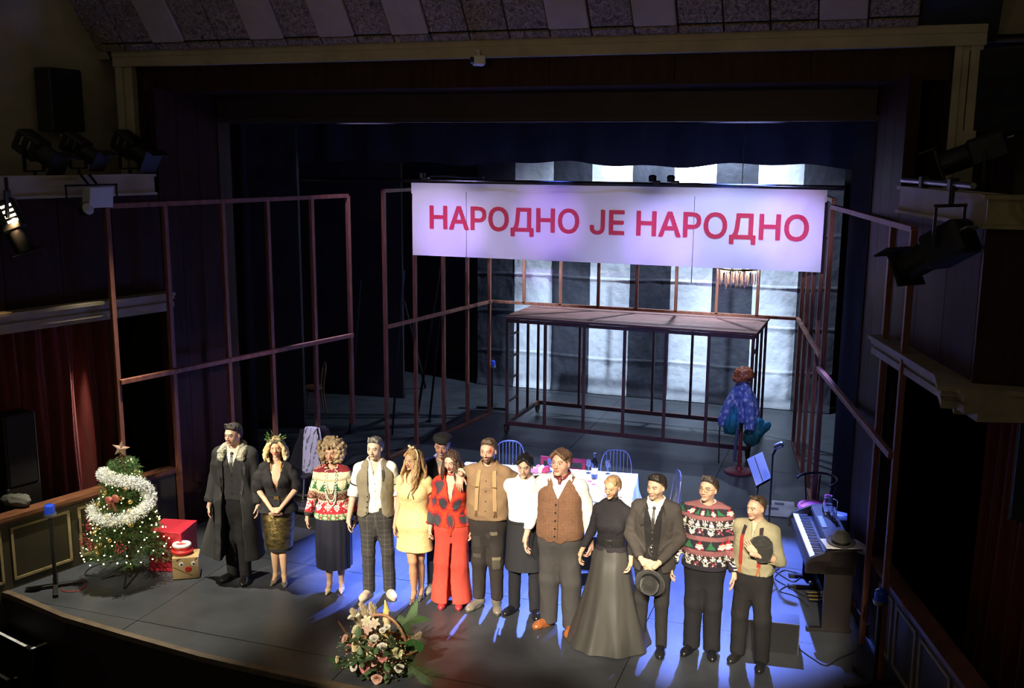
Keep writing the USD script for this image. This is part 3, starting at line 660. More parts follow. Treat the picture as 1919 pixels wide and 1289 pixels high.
def build_hair(sp):
    st = sp.get('hair', 'short'); hc = C3(*sp.get('hair_col', (.05, .035, .025))); amp = .0035
    long = st in ('bob', 'long', 'curly')
    S = SDF((-.21, -.19, -.44) if st == 'long' else (-.19, -.17, -.25) if long else (-.11, -.14, -.12), (.21, .19, .21) if st == 'curly' else (.19, .19, .16) if long else (.11, .15, .15), .0055 if not long else .0062)
    e = sp.get('hair_e', .011)
    S.ell((0, .020, .036), (.074 + e, .092 + e, .076 + e)).ell((0, .045, -.01), (.070 + e * .9, .062 + e * .8, .075), .02)
    zf = sp.get('hairline', .072)
    def hairline(X, Y, Z):                                    # positive (removed) in front of the hairline
        g = np.minimum(-(Z - zf) * .8 - (Y + .075) * .75, 9)
        return np.maximum(g, np.minimum(-Y, -(Z - .035)) + 0 * X)
    X_, Y_, Z_ = S.ax[0][:, None, None], S.ax[1][None, :, None], S.ax[2][None, None, :]; S.D = S.D + (e * .95 * np.clip(1 + hairline(X_, Y_, Z_) / .030, 0, 1)).astype(np.float32)
    hn = .016 * (meshkit.noise(np.stack(np.broadcast_arrays(X_ * 70, Y_ * 70, Z_ * 45), -1)) - .5).astype(np.float32); S.keep(lambda X, Y, Z: hairline(X, Y, Z) + hn)
    S.keep(lambda X, Y, Z: np.maximum(-.075 - Z, -9) + 0 * X + 0 * Y)
    S.keep(lambda X, Y, Z: -(np.sqrt(((np.abs(X) - .078) / .9) ** 2 + (Y - .012) ** 2 + (Z + .014) ** 2) - .026) if not long else 0 * X - 9 + 0 * Y + 0 * Z)
    if st == 'short':
        q = sp.get('quiff', (0, .010)); 
        for x in np.linspace(-.048, .048, 7): S.cone((x, -.056 + abs(x) * .25, zf + .016 - abs(x) * .12), (x + q[0], .0, .104 - abs(x) * .3 + q[1] * .35), .008 + q[1] * .7, .012, .012)
        for x in np.linspace(-.040, .040, 5): S.cone((x + q[0] * .5, -.068 + abs(x) * .35, zf + .010), (x * .8 + q[0] * 2, -.045, zf + .026 + q[1]), .005, .010 + q[1] * .4, .008)
    elif st == 'curtain':                                     # swept to both sides from a parting
        for s in (-1, 1):
            for y in np.linspace(-.07, .05, 6):
                S.cone((sp.get('part', .01), y, .112 - .2 * max(0, -y - .03)), (s * .066, y - .012 * (y < 0), .062 - .1 * max(0, -y)), .014, .016, .01)
            S.cone((s * .05, -.075, .070), (s * .074, -.045, .02), .012, .009, .01)
    elif st == 'tied':
        S.ell((0, .110, .03), (.036, .034, .036), .012)
        for s in (-1, 1):
            for z in (0.0, .03, .06): S.cone((s * .055, -.055, .05 + z * .4), (s * .03, .10, .02 + z * .4), .013, .016, .01)
    elif st == 'bob':
        ro, en, md = [], [], []
        for a in np.linspace(-2.15, 2.15, 26):
            ro.append((.070 * math.sin(a), .02 + .08 * math.cos(a), .05)); en.append((.115 * math.sin(a), .02 + .10 * math.cos(a) - .012, -.145 + RNG.uniform(-.02, .02))); md.append((.028 * math.sin(a), .02 * math.cos(a), 0))
        strands(S, ro, en, .020, .017, .018, 10, 1.6, mid=md)
        for s in (-1, 1): strands(S, [(s * .02, -.075, .088), (s * .045, -.075, .07)], [(s * .085, -.05, -.02), (s * .10, -.04, -.06)], .013, .016, .012, 8, 1.2, mid=[(s * .02, -.01, 0)] * 2)
    elif st == 'long':
        ro, en, md = [], [], []
        L = sp.get('hair_len', .36)
        for a in np.linspace(-2.45, 2.45, 38):
            fwd = abs(a) > 1.45
            ro.append((.072 * math.sin(a), .02 + .085 * math.cos(a), .055 - .02 * (abs(a) > 2))); en.append(((.085 + .02 * (not fwd)) * np.sign(a) * min(1, abs(a)) if fwd else .10 * math.sin(a), (-.075 + RNG.uniform(-.03, .02)) if fwd else .085 + .02 * math.cos(a), -L + RNG.uniform(-.05, .04) + .05 * (not fwd))); md.append((.03 * math.sin(a), .03 * math.cos(a), .0))
        strands(S, ro, en, .017, .011, sp.get('wave', .015), 14, 2.2, .008, md)
        p = sp.get('part', 0.0)
        for s in (-1, 1):
            for y in np.linspace(-.065, .04, 5): S.cone((p, y, .118 - .35 * max(0, -y - .03)), (s * .078, y + .004, .045), .012, .016, .012)
        amp = .005
    elif st == 'curly':
        S.ell((0, .045, .02), (.125, .105, .125), .01).ell((0, .0, .09), (.10, .09, .07), .02); n = 0
        for q in (-1, 1): S.ell((q * .095, .0, -.03), (.05, .06, .10), .02)
        while n < 560:
            d = unit(RNG.normal(size=3)); r = RNG.uniform(.10, .165); p = d * r * C3(1.0, .95, .95) + C3(0, .03, .015)
            if p[1] < -.055 and p[2] < .07 and abs(p[0]) < .062: continue
            if p[2] < -.155 or (p[1] < -.075 and p[2] < .06): continue
            S.ell(p, RNG.uniform(.012, .022), .005); n += 1
        amp = .006
    V, F = S.mesh()
    n1 = meshkit.fbm(V * C3(120, 120, 22) + 5, 2) if st != 'curly' else meshkit.fbm(V * 75, 3)
    V = V + vnormals(V, F) * ((n1 - .5) * 2 * amp)[:, None]
    col = hc[None] * np.clip(.45 + 1.15 * n1, .3, 1.8)[:, None]
    if 'hair_col2' in sp:
        m = np.clip((meshkit.fbm(V * C3(40, 40, 8) + 3, 2) - .42) * 5, 0, 1)[:, None] * sp.get('streak', .6); col = col * (1 - m) + C3(*sp['hair_col2']) * m
    return V, F, np.clip(col, 0, 1)

def build_hand(curl=(.35, .45, .3), spread=.05, size=1.0, thumb=(.62, .30, .72), h=.0040):
    """wrist at the origin, fingers along +z, thumb towards +x, palm facing +y"""
    S = SDF((-.06, -.05, -.03), (.085, .11, .215), h); fl = ((0, 1, 0), 1.7)
    S.cone((-.008, 0, -.02), (-.006, 0, .02), .025, .026, .02, flat=((0, 1, 0), 1.25))
    S.cone((-.016, 0, .025), (-.025, 0, .082), .021, .018, .02, flat=fl).cone((.012, 0, .02), (.022, 0, .082), .024, .018, .02, flat=fl).cone((0, 0, .03), (0, 0, .08), .024, .02, .02, flat=fl)
    S.ell((.022, .010, .035), (.017, .015, .028), .012)
    for b, L, r, sx in (((.0275, 0, .086), .073, .0088, .9), ((.0095, 0, .091), .081, .0090, .3), ((-.0090, 0, .088), .075, .0086, -.3), ((-.0262, 0, .080), .058, .0076, -.9)):
        p = C3(*b); a = 0.0; c = np.array(curl) * (1 + .12 * (-sx))
        for q, (part, ang) in enumerate(zip((.46, .30, .24), c)):
            a += ang; d = unit((sx * spread * math.cos(a), math.sin(a), math.cos(a))); n = p + d * L * part
            S.cone(p, n, r * (1 - .08 * q), r * (.92 - .10 * q), .003); p = n
    p = C3(.026, .006, .026); d = unit(thumb); n = p + d * .044; S.cone(p, n, .0125, .0105, .008); d2 = unit(C3(*thumb) + C3(-.25, .22, .30)); S.cone(n, n + d2 * .033, .0102, .0082, .004)
    V, F = S.mesh(); return V * size, F
HAND_CACHE = {}
def placed_hand(W, zdir, palm, sx, curl, size=1.0, spread=.05, thumb=(.62, .30, .72)):
    key = (tuple(curl), size, spread, thumb)
    if key not in HAND_CACHE: HAND_CACHE[key] = build_hand(curl, spread, size, thumb)
    V, F = HAND_CACHE[key]; z = unit(zdir); y = C3(*palm); y = unit(y - z * (y @ z)); x = np.cross(y, z)
    if sx < 0: x = -x; F = F[:, ::-1]
    return V @ np.stack([x, y, z]) + C3(*W), F

def ribbon(S, pts, w, off=.004, th=.003, n=None, ends=None):
    """a flat strip lying on the front of a garment along (x, z) points"""
    p = np.asarray(pts, float)
    if n:
        t = np.linspace(0, len(p) - 1, n); p = np.stack([np.interp(t, range(len(p)), p[:, k]) for k in (0, 1)], 1)
    tg = np.gradient(p, axis=0); tg /= np.linalg.norm(tg, axis=1, keepdims=True) + 1e-9; nr = np.stack([-tg[:, 1], tg[:, 0]], 1)
    ww = np.broadcast_to(np.asarray(w, float), (len(p),)); rows = []
    last = -.1
    for i in range(len(p)):
        row = []
        for s in (-1, 0, 1):
            q = p[i] + nr[i] * ww[i] / 2 * s; y = S.front(q[0], q[1]); y = last if y is None else y; last = y; row.append((q[0], y - off, q[1]))
        rows.append(row)
    P = np.array(rows); P2 = P[:, ::-1].copy(); P2[..., 1] += th + .002
    mb = MB().grid(P).grid(P2); mb.grid(np.stack([P[:, 0], P2[:, 2]], 1)).grid(np.stack([P2[:, 0], P[:, 2]], 1)); return mb
def band(tab, z, w, e, th=.006, n=40):
    t = np.array([list(r) + [0] * (5 - len(r)) for r in tab], float); a, b, cx, cy = (np.interp(z, t[:, 0], t[:, j]) for j in range(1, 5))
    an = np.arange(n + 1) * 2 * PI / n; mb = MB(); P = []
    for (ee, zz) in ((e, z - w / 2), (e + th, z - w / 2), (e + th, z + w / 2), (e, z + w / 2)):
        c, s = np.cos(an), np.sin(an); P.append(np.stack([cx + (a + ee) * np.sign(c) * abs(c) ** .87, cy + (b + ee) * np.sign(s) * abs(s) ** .87, np.full(n + 1, zz)], 1))
    return mb.grid(np.array(P)[:, ::-1])
def collar(z=1.505, r=.066, col_h=.036, open_=.35, spread=.030, drop=.045, cy=.018, n=30, lean=.012):
    """a folded shirt collar open at the front"""
    th = np.linspace(open_, 2 * PI - open_, n); mb = MB(); rows = []
    for v, (dr, dz) in enumerate(((0, -.012), (-.002, col_h), (.012, col_h + .003), (spread, -.002))):
        fr = np.clip(1 - np.minimum(th - open_, 2 * PI - open_ - th) / .55, 0, 1)
        rr = r + dr + (.012 * fr if v == 3 else 0); zz = z + dz - (drop * fr if v == 3 else .028 * fr * (v > 0)) + lean * -np.cos(th) * 1.0
        rows.append(np.stack([rr * np.sin(th) * 1.02, cy - rr * np.cos(th) * .95, zz], 1))
    P = np.array(rows); mb.grid(P); mb.grid(P[::-1] * C3(.985, 1, 1) + C3(0, .0015, 0)); return mb
def skirt(tab, folds=0, amp=.0, seed=0, n=96, nz=40, flat_front=False, p=2.2):
    t = np.array([list(r) + [0] * (5 - len(r)) for r in tab], float); t = t[np.argsort(t[:, 0])]
    z = np.linspace(t[0, 0], t[-1, 0], nz); I = [PchipInterpolator(t[:, 0], t[:, j])(z) for j in range(1, 5)]; an = np.arange(n + 1) * 2 * PI / n
    c, s = np.cos(an), np.sin(an); w = (z[-1] - z) / (z[-1] - z[0])
    q = np.stack([np.cos(an)[None] * folds * .32 + 0 * z[:, None], np.sin(an)[None] * folds * .32 + 0 * z[:, None], z[:, None] * 1.3 + 0 * an[None]], -1)
    fo = (meshkit.fbm(q + seed * 7.7, 3, seed) - .5) * 2 * amp + amp * .55 * np.sin(an * folds + 1.2 * np.sin(an * 3 + seed))[None]
    f = 1 + fo * (w[:, None] ** .7)
    ex = 2 / p
    P = np.stack([I[2][:, None] + I[0][:, None] * f * np.sign(c) * abs(c) ** ex, I[3][:, None] + I[1][:, None] * f * np.sign(s) * abs(s) ** ex, z[:, None] + 0 * f], -1)
    P2 = P * C3(.965, .965, 1)
    v, fa = MB().grid(P).grid(P2[::-1]).grid(np.stack([P2[0], P[0]])).grid(np.stack([P[-1], P2[-1]])).mesh(); return v, fa

def shoe(kind='shoe'):
    """foot-local: ankle over the origin, toe towards -y, sole on z = 0"""
    if kind == 'pump':
        S = SDF((-.05, -.20, -.01), (.05, .11, .16), .0042)
        S.cone((0, .050, .088), (0, -.075, .030), .029, .033, .02).cone((0, -.075, .028), (0, -.150, .016), .033, .014, .02)
        S.cone((0, .045, .135), (0, -.068, .072), .031, .027, .006, True)
        S.cone((0, .062, .080), (0, .068, .0), .016, .0065, .012)
        S.keep(lambda X, Y, Z: -Z + 0 * X + 0 * Y); S.keep(lambda X, Y, Z: np.where((Y > -.055) & (Y < .045), (.052 - .035 * np.clip((.045 - Y) / .10, 0, 1)) - Z, -9) * .7 + 0 * X)
        return S.mesh()
    S = SDF((-.06, -.21, -.01), (.06, .10, .17 if kind == 'boot' else .12), .0052)
    S.ell((0, .035, .045), (.040, .048, .048)).cone((0, .02, .05), (0, -.115, .034), .044, .040, .03).ell((0, -.140, .026), (.043, .052, .032), .03)
    S.cone((0, .015, .06), (0, .02, .16 if kind == 'boot' else .09), .044, .046 if kind == 'boot' else .042, .02)
    S.put(lambda X, Y, Z: np.maximum(np.sqrt((X / .045) ** 2 + ((Y + .06) / .128) ** 2) * .045 - .046, np.abs(Z - .012) - .012), (-.05, -.19, 0), (.05, .08, .024), .004)
    S.keep(lambda X, Y, Z: -Z + 0 * X + 0 * Y); S.keep(lambda X, Y, Z: Z - (.155 if kind == 'boot' else .085) + 0 * X + 0 * Y)
    return S.mesh()
SHOE = {}
# ---------------------------------------------------------------- people
class Fig:
    def __init__(s, label, loc, rz, H, sp, group=None):
        s.sp, s.sc, s.fem = sp, H / 1.78, sp.get('female', False)
        s.t = thing('person', label, 'person', (*loc, 0), rz)
        fat, fz = sp.get('fat', 0), sp.get('fat_z', 1.10); tab = TRUNK_F if s.fem else TRUNK_M; s.tab = []
        for r in tab:
            r = list(r) + [0] * (5 - len(r)); g = fat * math.exp(-((r[0] - fz) / .22) ** 2); k = sp.get('broad', 1.0)
            s.tab.append((r[0], r[1] * k * (1 + g), r[2] * (1 + g * 1.5), r[3], r[4] - r[2] * g * .9))
        sw = sp.get('sh', .146 if s.fem else .164); sz = sp.get('shz', 1.405 if s.fem else 1.425)
        s.S = {q: C3(q * sw, .012, sz) for q in (-1, 1)}
        s.arms, s.feet = sp['arms'], sp.get('feet', {1: (.095, 0, .22), -1: (-.095, 0, -.22)})
        s.up = (.038, .033) if s.fem else (.046, .039); s.fo = (.032, .023) if s.fem else (.037, .027)
        s.hm = rotz(sp.get('yaw', 0)) @ rotx(sp.get('nod', 0)) @ roty(sp.get('roll', 0)); s.hs = sp.get('hs', .97 if s.fem else 1.0)
        s.hc = C3(*sp.get('hpos', (0, -.022, 1.662)))
    def add(s, name, VF, m, col=None, parent=None, smooth=35, **k):
        if isinstance(VF, MB): VF = VF.mesh()
        V, F = VF
        if callable(col): col = col(V)
        if col is not None and np.ndim(col) == 1: col = np.tile(np.asarray(col, float), (len(V), 1))
        return obj(name, (V * s.sc, F), m, parent or s.t, smooth=smooth, col=col, **k)
    def head_to_body(s, V): return (V * s.hs) @ s.hm.T + s.hc
    def bounds(s, zlo, zhi, pad=.11):
        P = np.array([s.S[1], s.S[-1]] + [C3(*a[i]) for a in s.arms.values() for i in (0, 1)] + [C3(.24, .2, 1.2), C3(-.24, -.26, 1.2)]); lo, hi = P.min(0) - pad, P.max(0) + pad
        return (lo[0], lo[1], zlo), (hi[0], hi[1], zhi)
    def limbs(s, S, e, k=.02, sleeve=2.0, e2=None, puff=0):
        A = S.like(); e2 = e if e2 is None else e2
        for q, a in s.arms.items():
            sh, E, W = s.S[q], C3(*a[0]), C3(*a[1]); f = sleeve if np.isscalar(sleeve) else sleeve[q]
            A.cone(sh * C3(.45, 1, 1) + C3(0, 0, .02), sh, s.up[0] + e - .006, s.up[0] + e, .02)
            u = min(f, 1); A.cone(sh, sh + (E - sh) * u, s.up[0] + e + .002, s.up[0] + e + (s.up[1] - s.up[0]) * u, .02)
            end, d = sh + (E - sh) * u, unit(E - sh)
            if puff: A.ell(sh + (E - sh) * .42, (s.up[0] + e + puff,) * 3, .03); A.ell(sh + (E - sh) * .8, (s.up[0] + e + puff * .8,) * 3, .03)
            if f > 1: A.cone(E, E + (W - E) * (f - 1), s.fo[0] + e2 + .003, s.fo[0] + (s.fo[1] - s.fo[0]) * (f - 1) + e2, .02); end, d = E + (W - E) * (f - 1), unit(W - E)
            if f < 1.98: A.cone(end + d * .07, end + d * .2, .075, .09, .0, True)
            elif f < 2.05: A.cone(end + d * .065, end + d * .16, .066, .08, .0, True)
        S_ = np.clip(.5 + .5 * (S.D - A.D) / k, 0, 1); S.D = S.D * (1 - S_) + A.D * S_ - k * S_ * (1 - S_); return S
    def body(s, bare_legs=False, h=.014, sleeve_bare=False):
        sp = s.sp; lo, hi = s.bounds(.0 if bare_legs else .78, 1.56, .07); B = SDF(lo, hi, h)
        B.loft(s.tab, e=-.004); s.limbs(B, 0.0, .03, 2.2)
        if s.fem and sp.get('bust', 0):
            for q in (-1, 1): B.ell((q * .062, -.080, 1.27), (.056, .05, .056), .03)
        if bare_legs:
            for q, (x, y, a) in s.feet.items():
                k = C3(x * .85 + q * .006, y - .012, .49); an = C3(x, y + .012, .10)
                B.cone((q * .085, 0, .86), k, .086, .052, .03).cone(k, an, .047, .031, .02).cone((k[0], k[1] + .022, .36), (an[0], an[1] + .012, .20), .046, .032, .03)
                R = rotz(a); B.cone(an, an + R @ C3(0, .03, -.02), .03, .028, .015).cone(an + C3(0, 0, -.01), an + R @ C3(0, -.07, -.058), .030, .026, .02)
        V, F = B.mesh(); skin = C3(*sp.get('skin', (.54, .315, .212)))
        cl = np.tile(skin, (len(V), 1)) * (1 + .08 * (meshkit.fbm(V * 30, 2) - .5))[:, None]
        if 'leg_col' in sp: cl[V[:, 2] < .8] = C3(*sp['leg_col'])
        out = MB().add(V, F); cols = [cl]
        V, F, c = build_head(sp); out.add(s.head_to_body(V), F); cols.append(c)
        for q, a in s.arms.items():
            W, hz, palm = C3(*a[1]), a[2], a[3]; V, F = placed_hand(W + unit(hz) * .012, hz, palm, q, a[4] if len(a) > 4 else (.32, .42, .3), .88 if s.fem else 1.0, *(a[5:]))
            out.add(V, F); r = V - W; tip = np.clip((np.linalg.norm(r, axis=1) - .08) / .1, 0, 1)[:, None]; cols.append(np.clip(skin * (1 - tip * .10 * C3(.3, 1, 1)), 0, 1) * (1 + .06 * (meshkit.noise(V * 90) - .5))[:, None])
        v, f = out.mesh(); return s.add('body', (v, f), 'skin', np.vstack(cols))
    def hair(s, **k):
        V, F, c = build_hair(s.sp); return s.add('hair', (s.head_to_body(V), F), 'hair', c, **k)
    def top(s, name, e, zlo, col, m='fabric', sleeve=2.0, e2=None, h=.011, zhi=1.51, wr=(.007, (9, 9, 6)), cuts=(), flare=0, puff=0, arms=True, p=2.3, neck=None, ease=0, seed=0, shoulders=.052, keep=None, arm_e=None, **kw):
        lo, hi = s.bounds(zlo - .04, zhi + .06); S = SDF(lo, hi, h); tab = []
        for r in s.tab:
            f = np.clip((1.15 - r[0]) / .3, 0, 1.2) * flare; es = ease * math.exp(-((r[0] - 1.12) / .16) ** 2); tab.append((r[0], r[1] + f + es, r[2] + f + es * .6, r[3], r[4]))
        if zlo < .80: r = tab[0]; tab = [(zlo - .02, r[1] + flare * .6 + .01, r[2] + flare * .6 + .01, r[3], r[4])] + tab
        S.loft(tab, e=e, zlo=zlo, zhi=zhi, p=p)
        if s.fem and s.sp.get('bust', 0):
            for q in (-1, 1): S.ell((q * .062, -.080, 1.27), (.056 + e, .05 + e, .056 + e), .03)
        for q in (-1, 1): S.cone((q * .055, .015, 1.468), s.S[q] * C3(.84 if not arms else .95, 1, 1) + C3(0, 0, .008), shoulders + e - .006, (shoulders if arms else shoulders - .010) + e - .014, .025)
        if arms: s.limbs(S, e if arm_e is None else arm_e, .022, sleeve, e2, puff)
        S.keep(lambda X, Y, Z: zlo - Z + 0 * X + 0 * Y)
        if neck: S.cone((0, .012 + neck[1], 1.46 + neck[2]), (0, .03, 1.62), neck[0], neck[0] + .012, .004, True)
        for g in cuts: S.cutf(g)
        if keep: S.keep(keep)
        VF = S.mesh(); VF = wrinkle(VF, wr[0], wr[1], seed) if wr[0] else VF
        o = s.add(name, VF, m, col, **kw); s.last = S; return o, S
    def trousers(s, col, m='fabric', e=.012, knee=.072, hem=.070, z=.035, waist=1.03, hip=.096, wr=.007, seed=0, name='trousers', h=.0115, groove=0):
        xs = [v[0] for v in s.feet.values()] + [-.2, .2]; ys = [v[1] for v in s.feet.values()]
        S = SDF((min(xs) - hem - .06, min(ys) - .26, z - .02), (max(xs) + hem + .06, max(ys) + .26, 1.10), h); S.loft([(.70, s.tab[0][1] * .62, s.tab[0][2] * .55, 0, 0), (.76, s.tab[0][1] * .86, s.tab[0][2] * .85, 0, 0)] + list(s.tab), e=e, zlo=.71, zhi=waist, k=.04)
        for q, (x, y, a) in s.feet.items():
            k = C3(x * .88 + q * .004, y * .6 - .018, .50)
            S.cone((q * .078, 0.004, .86), k, hip + e * .4, knee, .05).cone(k, (x, y + .012, z - .02), knee, hem, .03)
        S.keep(lambda X, Y, Z: np.maximum(z - Z, Z - waist) + 0 * X + 0 * Y)
        if groove: S.cutf(lambda X, Y, Z: np.maximum(np.maximum(np.abs(X + .012 * np.sin(Z * 5)) - .012 - .05 * np.clip(.4 - Z, 0, 1), Z - groove), Y - .02))
        VF = wrinkle(S.mesh(), wr * .8, (10, 10, 3.0), seed); s.trS = S
        return s.add(name, VF, m, col)
    def shoes(s, kind, col, m='leather', size=1.0, sole=None, name=None):
        if kind not in SHOE: SHOE[kind] = shoe(kind)
        V, F = SHOE[kind]
        for q, (x, y, a) in sorted(s.feet.items()):
            v = (V * size) @ rotz(a).T + C3(x, y + (.0 if kind != 'pump' else .012), 0); c = np.tile(np.asarray(col, float), (len(V), 1))
            if sole is not None: c[V[:, 2] < .020] = sole
            s.add(name or ('boot' if kind == 'boot' else 'shoe'), (v, F), m, c)
    def buttons(s, S, pts, r=.008, m='button', name='button'):
        for x, z in pts:
            y = S.front(x, z); mb = MB().lathe([(0, .004), (r * .8, .004), (r, .001), (r, -.006), (0, -.006)], 10, (x, (y if y is not None else -.12) - .002, z), rotx(PI / 2)); s.add(name, mb, m)
def vcut(zb, zt, w, x0=0, yb=.03, pw=1.0):
    return lambda X, Y, Z: np.maximum(np.abs(X - x0) - w * np.clip((Z - zb) / (zt - zb), -2, 1.2) ** 1 if pw == 1 else np.abs(X - x0) - w * np.clip((Z - zb) / (zt - zb), 0, 1.2) ** pw, Y - yb)
def opencut(ztab, wtab, x0=0, yb=.03):
    return lambda X, Y, Z: np.maximum(np.abs(X - x0) - np.interp(Z, ztab, wtab), Y - yb)
def down(q, fem=False, out=0.0, fwd=0.0, curl=(.30, .40, .3), bend=0.0):
    a = (.178, .208) if fem else (.205, .238)
    z = (1.155, .915) if fem else (1.16, .905)
    return ((q * (a[0] + out), .028 - fwd * .3, z[0]), (q * (a[1] + out * 1.5), -.045 - fwd - bend, z[1] + bend * .25), (q * (.02), -.16 - bend, -1), (-q, -.15, 0), curl)
def facing(x, y, turn): return math.atan2(-x, y) + math.radians(turn)
BLK = (.014, .014, .016)
def tie(f, S, top=1.475, L=.30, w=.038, col=(.03, .03, .035), m='satin'):
    f.add('necktie', ribbon(S, [(0, top - .02), (0, top - .10), (0, top - L)], np.interp(np.linspace(0, 1, 12), [0, .15, .9, 1], [w * .5, w * .6, w, w * .1]), .007, .004, 12), m, col)
    y = S.front(0, top - .012); f.add('tie_knot', MB().tm(trimesh.creation.icosphere(2, .017), np.diag([1.0, .7, 1.1]), (0, (y if y is not None else -.06) - .008, top - .012)), m, col)

# 1: tall man in a long overcoat
x, y = -6.33, 9.06
f = Fig('tall young man in long black overcoat with pale fur collar, leftmost in the row', (x, y), facing(x, y, -20), 1.80, dict(arms={1: down(1, out=.01), -1: down(-1, out=.02, fwd=.03)}, feet={1: (.075, -.03, .15), -1: (-.085, .03, -.45)}, hair='short', hair_col=(.014, .011, .010), quiff=(-.012, .016), hairline=.064, yaw=-.30, nod=.02, jaw=.93, blush=.45, skin=(0.594, 0.374, 0.286)))
f.body(); f.hair()
o, S1 = f.top('shirt', .010, 1.0, (.74, .72, .62), sleeve=2.0, neck=(.058, 0, .02)); f.add('collar', collar(open_=.30, spread=.036, drop=.055), 'fabric', (.74, .72, .62)); tie(f, S1, L=.26, col=(.05, .052, .055))
o, Sv = f.top('waistcoat', .021, .955, (.030, .031, .033), arms=False, cuts=(vcut(1.27, 1.50, .062),), seed=3); f.buttons(Sv, [(0, z) for z in (1.24, 1.17, 1.10, 1.03)], .007)
f.trousers(BLK, seed=1, hem=.066); f.shoes('shoe', (.012, .012, .012))
coat = lambda V: np.where((V[:, 0] < -.13)[:, None], C3(.035, .038, .040), C3(.017, .017, .019))
o, Sc = f.top('overcoat', .036, .28, (.024, .025, .027), sleeve=1.93, flare=.05, cuts=(opencut([.25, .9, 1.15, 1.35, 1.55], [.135, .105, .09, .085, .075]),), wr=(.010, (5, 5, 2.2)), zhi=1.49, h=.0125, seed=4)
for q in (-1, 1):
    f.add('lapel', ribbon(Sc, [(q * .095, 1.46), (q * .125, 1.32), (q * .108, 1.10), (q * .112, .98)], np.interp(np.linspace(0, 1, 14), [0, .3, .6, 1], [.03, .075, .05, .01]), .006, .005, 14), 'fabric', (.034, .034, .037))
    S = SDF((-.19, -.19, 1.34), (.19, .17, 1.62), .007)
    for a, b, r in (((q * .105, -.105, 1.425), (q * .110, -.07, 1.475), .043), ((q * .110, -.07, 1.475), (q * .100, -.01, 1.505), .044), ((q * .10, -.01, 1.505), (q * .07, .07, 1.53), .038), ((q * .07, .07, 1.53), (0, .09, 1.535), .034)): S.cone(a, b, r, r, .02)
    f.add('fur_collar', wrinkle(S.mesh(), .009, (55, 55, 55), 3), 'fabric', lambda V: C3(.30, .30, .24) * (.6 + .8 * meshkit.noise(V * 70))[:, None])
f.add('coat_flap', MB().grid(np.array([[(-.22 - .24 * (1 - v) ** .8 * u, -.12 + .16 * u + .015 * math.sin(6 * v + 4 * u), .26 + .70 * v) for u in np.linspace(0, 1, 8)] for v in np.linspace(0, 1, 12)])), 'fabric', (.030, .033, .035))

# 2: woman with wreath
x, y = -5.85, 9.13
f = Fig('blonde woman with green leaf wreath, black puff-sleeve blouse and gold sequin skirt', (x, y), facing(x, y, -8), 1.68, dict(female=True, arms={1: ((.225, .0, 1.16), (.055, -.185, .985), (-.75, -.25, -.55), (-.45, .8, .0), (.35, .4, .3)), -1: ((-.225, .0, 1.16), (-.055, -.185, .985), (.70, -.22, -.60), (.45, .8, 0), (.4, .5, .4))}, feet={1: (.045, -.035, .12), -1: (-.06, .02, -.28)}, hair='bob', hair_col=(.52, .38, .17), hair_col2=(.72, .60, .38), yaw=.06, nod=-.03, bust=1, lip=(.42, .10, .08), jaw=.94, leg_col=(0.468, 0.299, 0.189)))
f.body(True, .011); f.hair()
deepv = lambda X, Y, Z: np.maximum(np.abs(X) - np.clip((Z - 1.135) * .235, 0, .09), Y - .02)
o, S = f.top('blouse', .013, .90, BLK, 'fabric', sleeve=1.12, puff=.034, e2=.012, cuts=(deepv,), flare=.05, neck=(.066, 0, .02), wr=(.011, (9, 9, 6)), seed=2, ease=-.006)
f.add('belt', band(f.tab, 1.085, .045, .012, .012), 'leather', BLK); y0 = S.front(0, 1.085)
f.add('buckle', MB().box((0, y0 - .022, 1.085), (.05, .008, .04), None, .003), 'gold')
f.add('belt_tail', ribbon(S, [(.02, 1.075), (.03, 1.0), (.035, .93)], .03, .012, .004, 6), 'leather', BLK)
f.add('necklace', MB().tube([(q * w, (S.front(q * w * 1.0, z) or -.09) * .0 + yy, z) for q, w, yy, z in ((-1, .055, -.03, 1.49), (-1, .05, -.075, 1.38), (-1, .03, -.105, 1.26), (0, 0, -.112, 1.19), (1, .03, -.105, 1.26), (1, .05, -.075, 1.38), (1, .055, -.03, 1.49))], .006, 6), 'gold')
f.add('skirt', skirt([(.46, .150, .128), (.60, .166, .142), (.80, .185, .140), (.92, .186, .132), (1.0, .165, .118), (1.06, .135, .10)], 8, .012, 2), 'sequin')
f.add('skirt_hem', skirt([(.425, .146, .124), (.47, .148, .126)], 8, .01, 2, nz=6), 'fabric', BLK)
f.shoes('pump', (.62, .55, .42), 'silver_shoe', .93, name='high_heel')
wr = f.add('wreath', MB().tube([f.head_to_body(np.array([[.088 * math.sin(a), .018 + .104 * -math.cos(a) , .070 + .012 * math.cos(a)]]))[0] for a in np.linspace(0, 2 * PI, 30)], .016, 8), 'fabric', (.10, .095, .06))
for k in range(34):
    a = RNG.uniform(0, 2 * PI); big = k < 10
    c = C3(.10 * math.sin(a), .02 - .10 * math.cos(a), .085 + RNG.uniform(-.02, .03)) if not big else C3(-.045 + RNG.uniform(-.03, .03), -.085, .125 + RNG.uniform(-.02, .05))
    d = unit(c + RNG.normal(size=3) * .05); L = .065 if big else .032; u, v, w = frame(d)
    P = np.array([[c + d * L * t + u * s * .013 * math.sin(PI * min(1, t + .08)) + v * .004 * abs(s) for s in (-1, 0, 1)] for t in (0, .3, .6, 1)])
    f.add('leaf', (f.head_to_body(MB().grid(P).mesh()[0]), MB().grid(P).mesh()[1]), 'fabric', (.06, .13, .03) if k % 3 else (.16, .20, .07), wr)

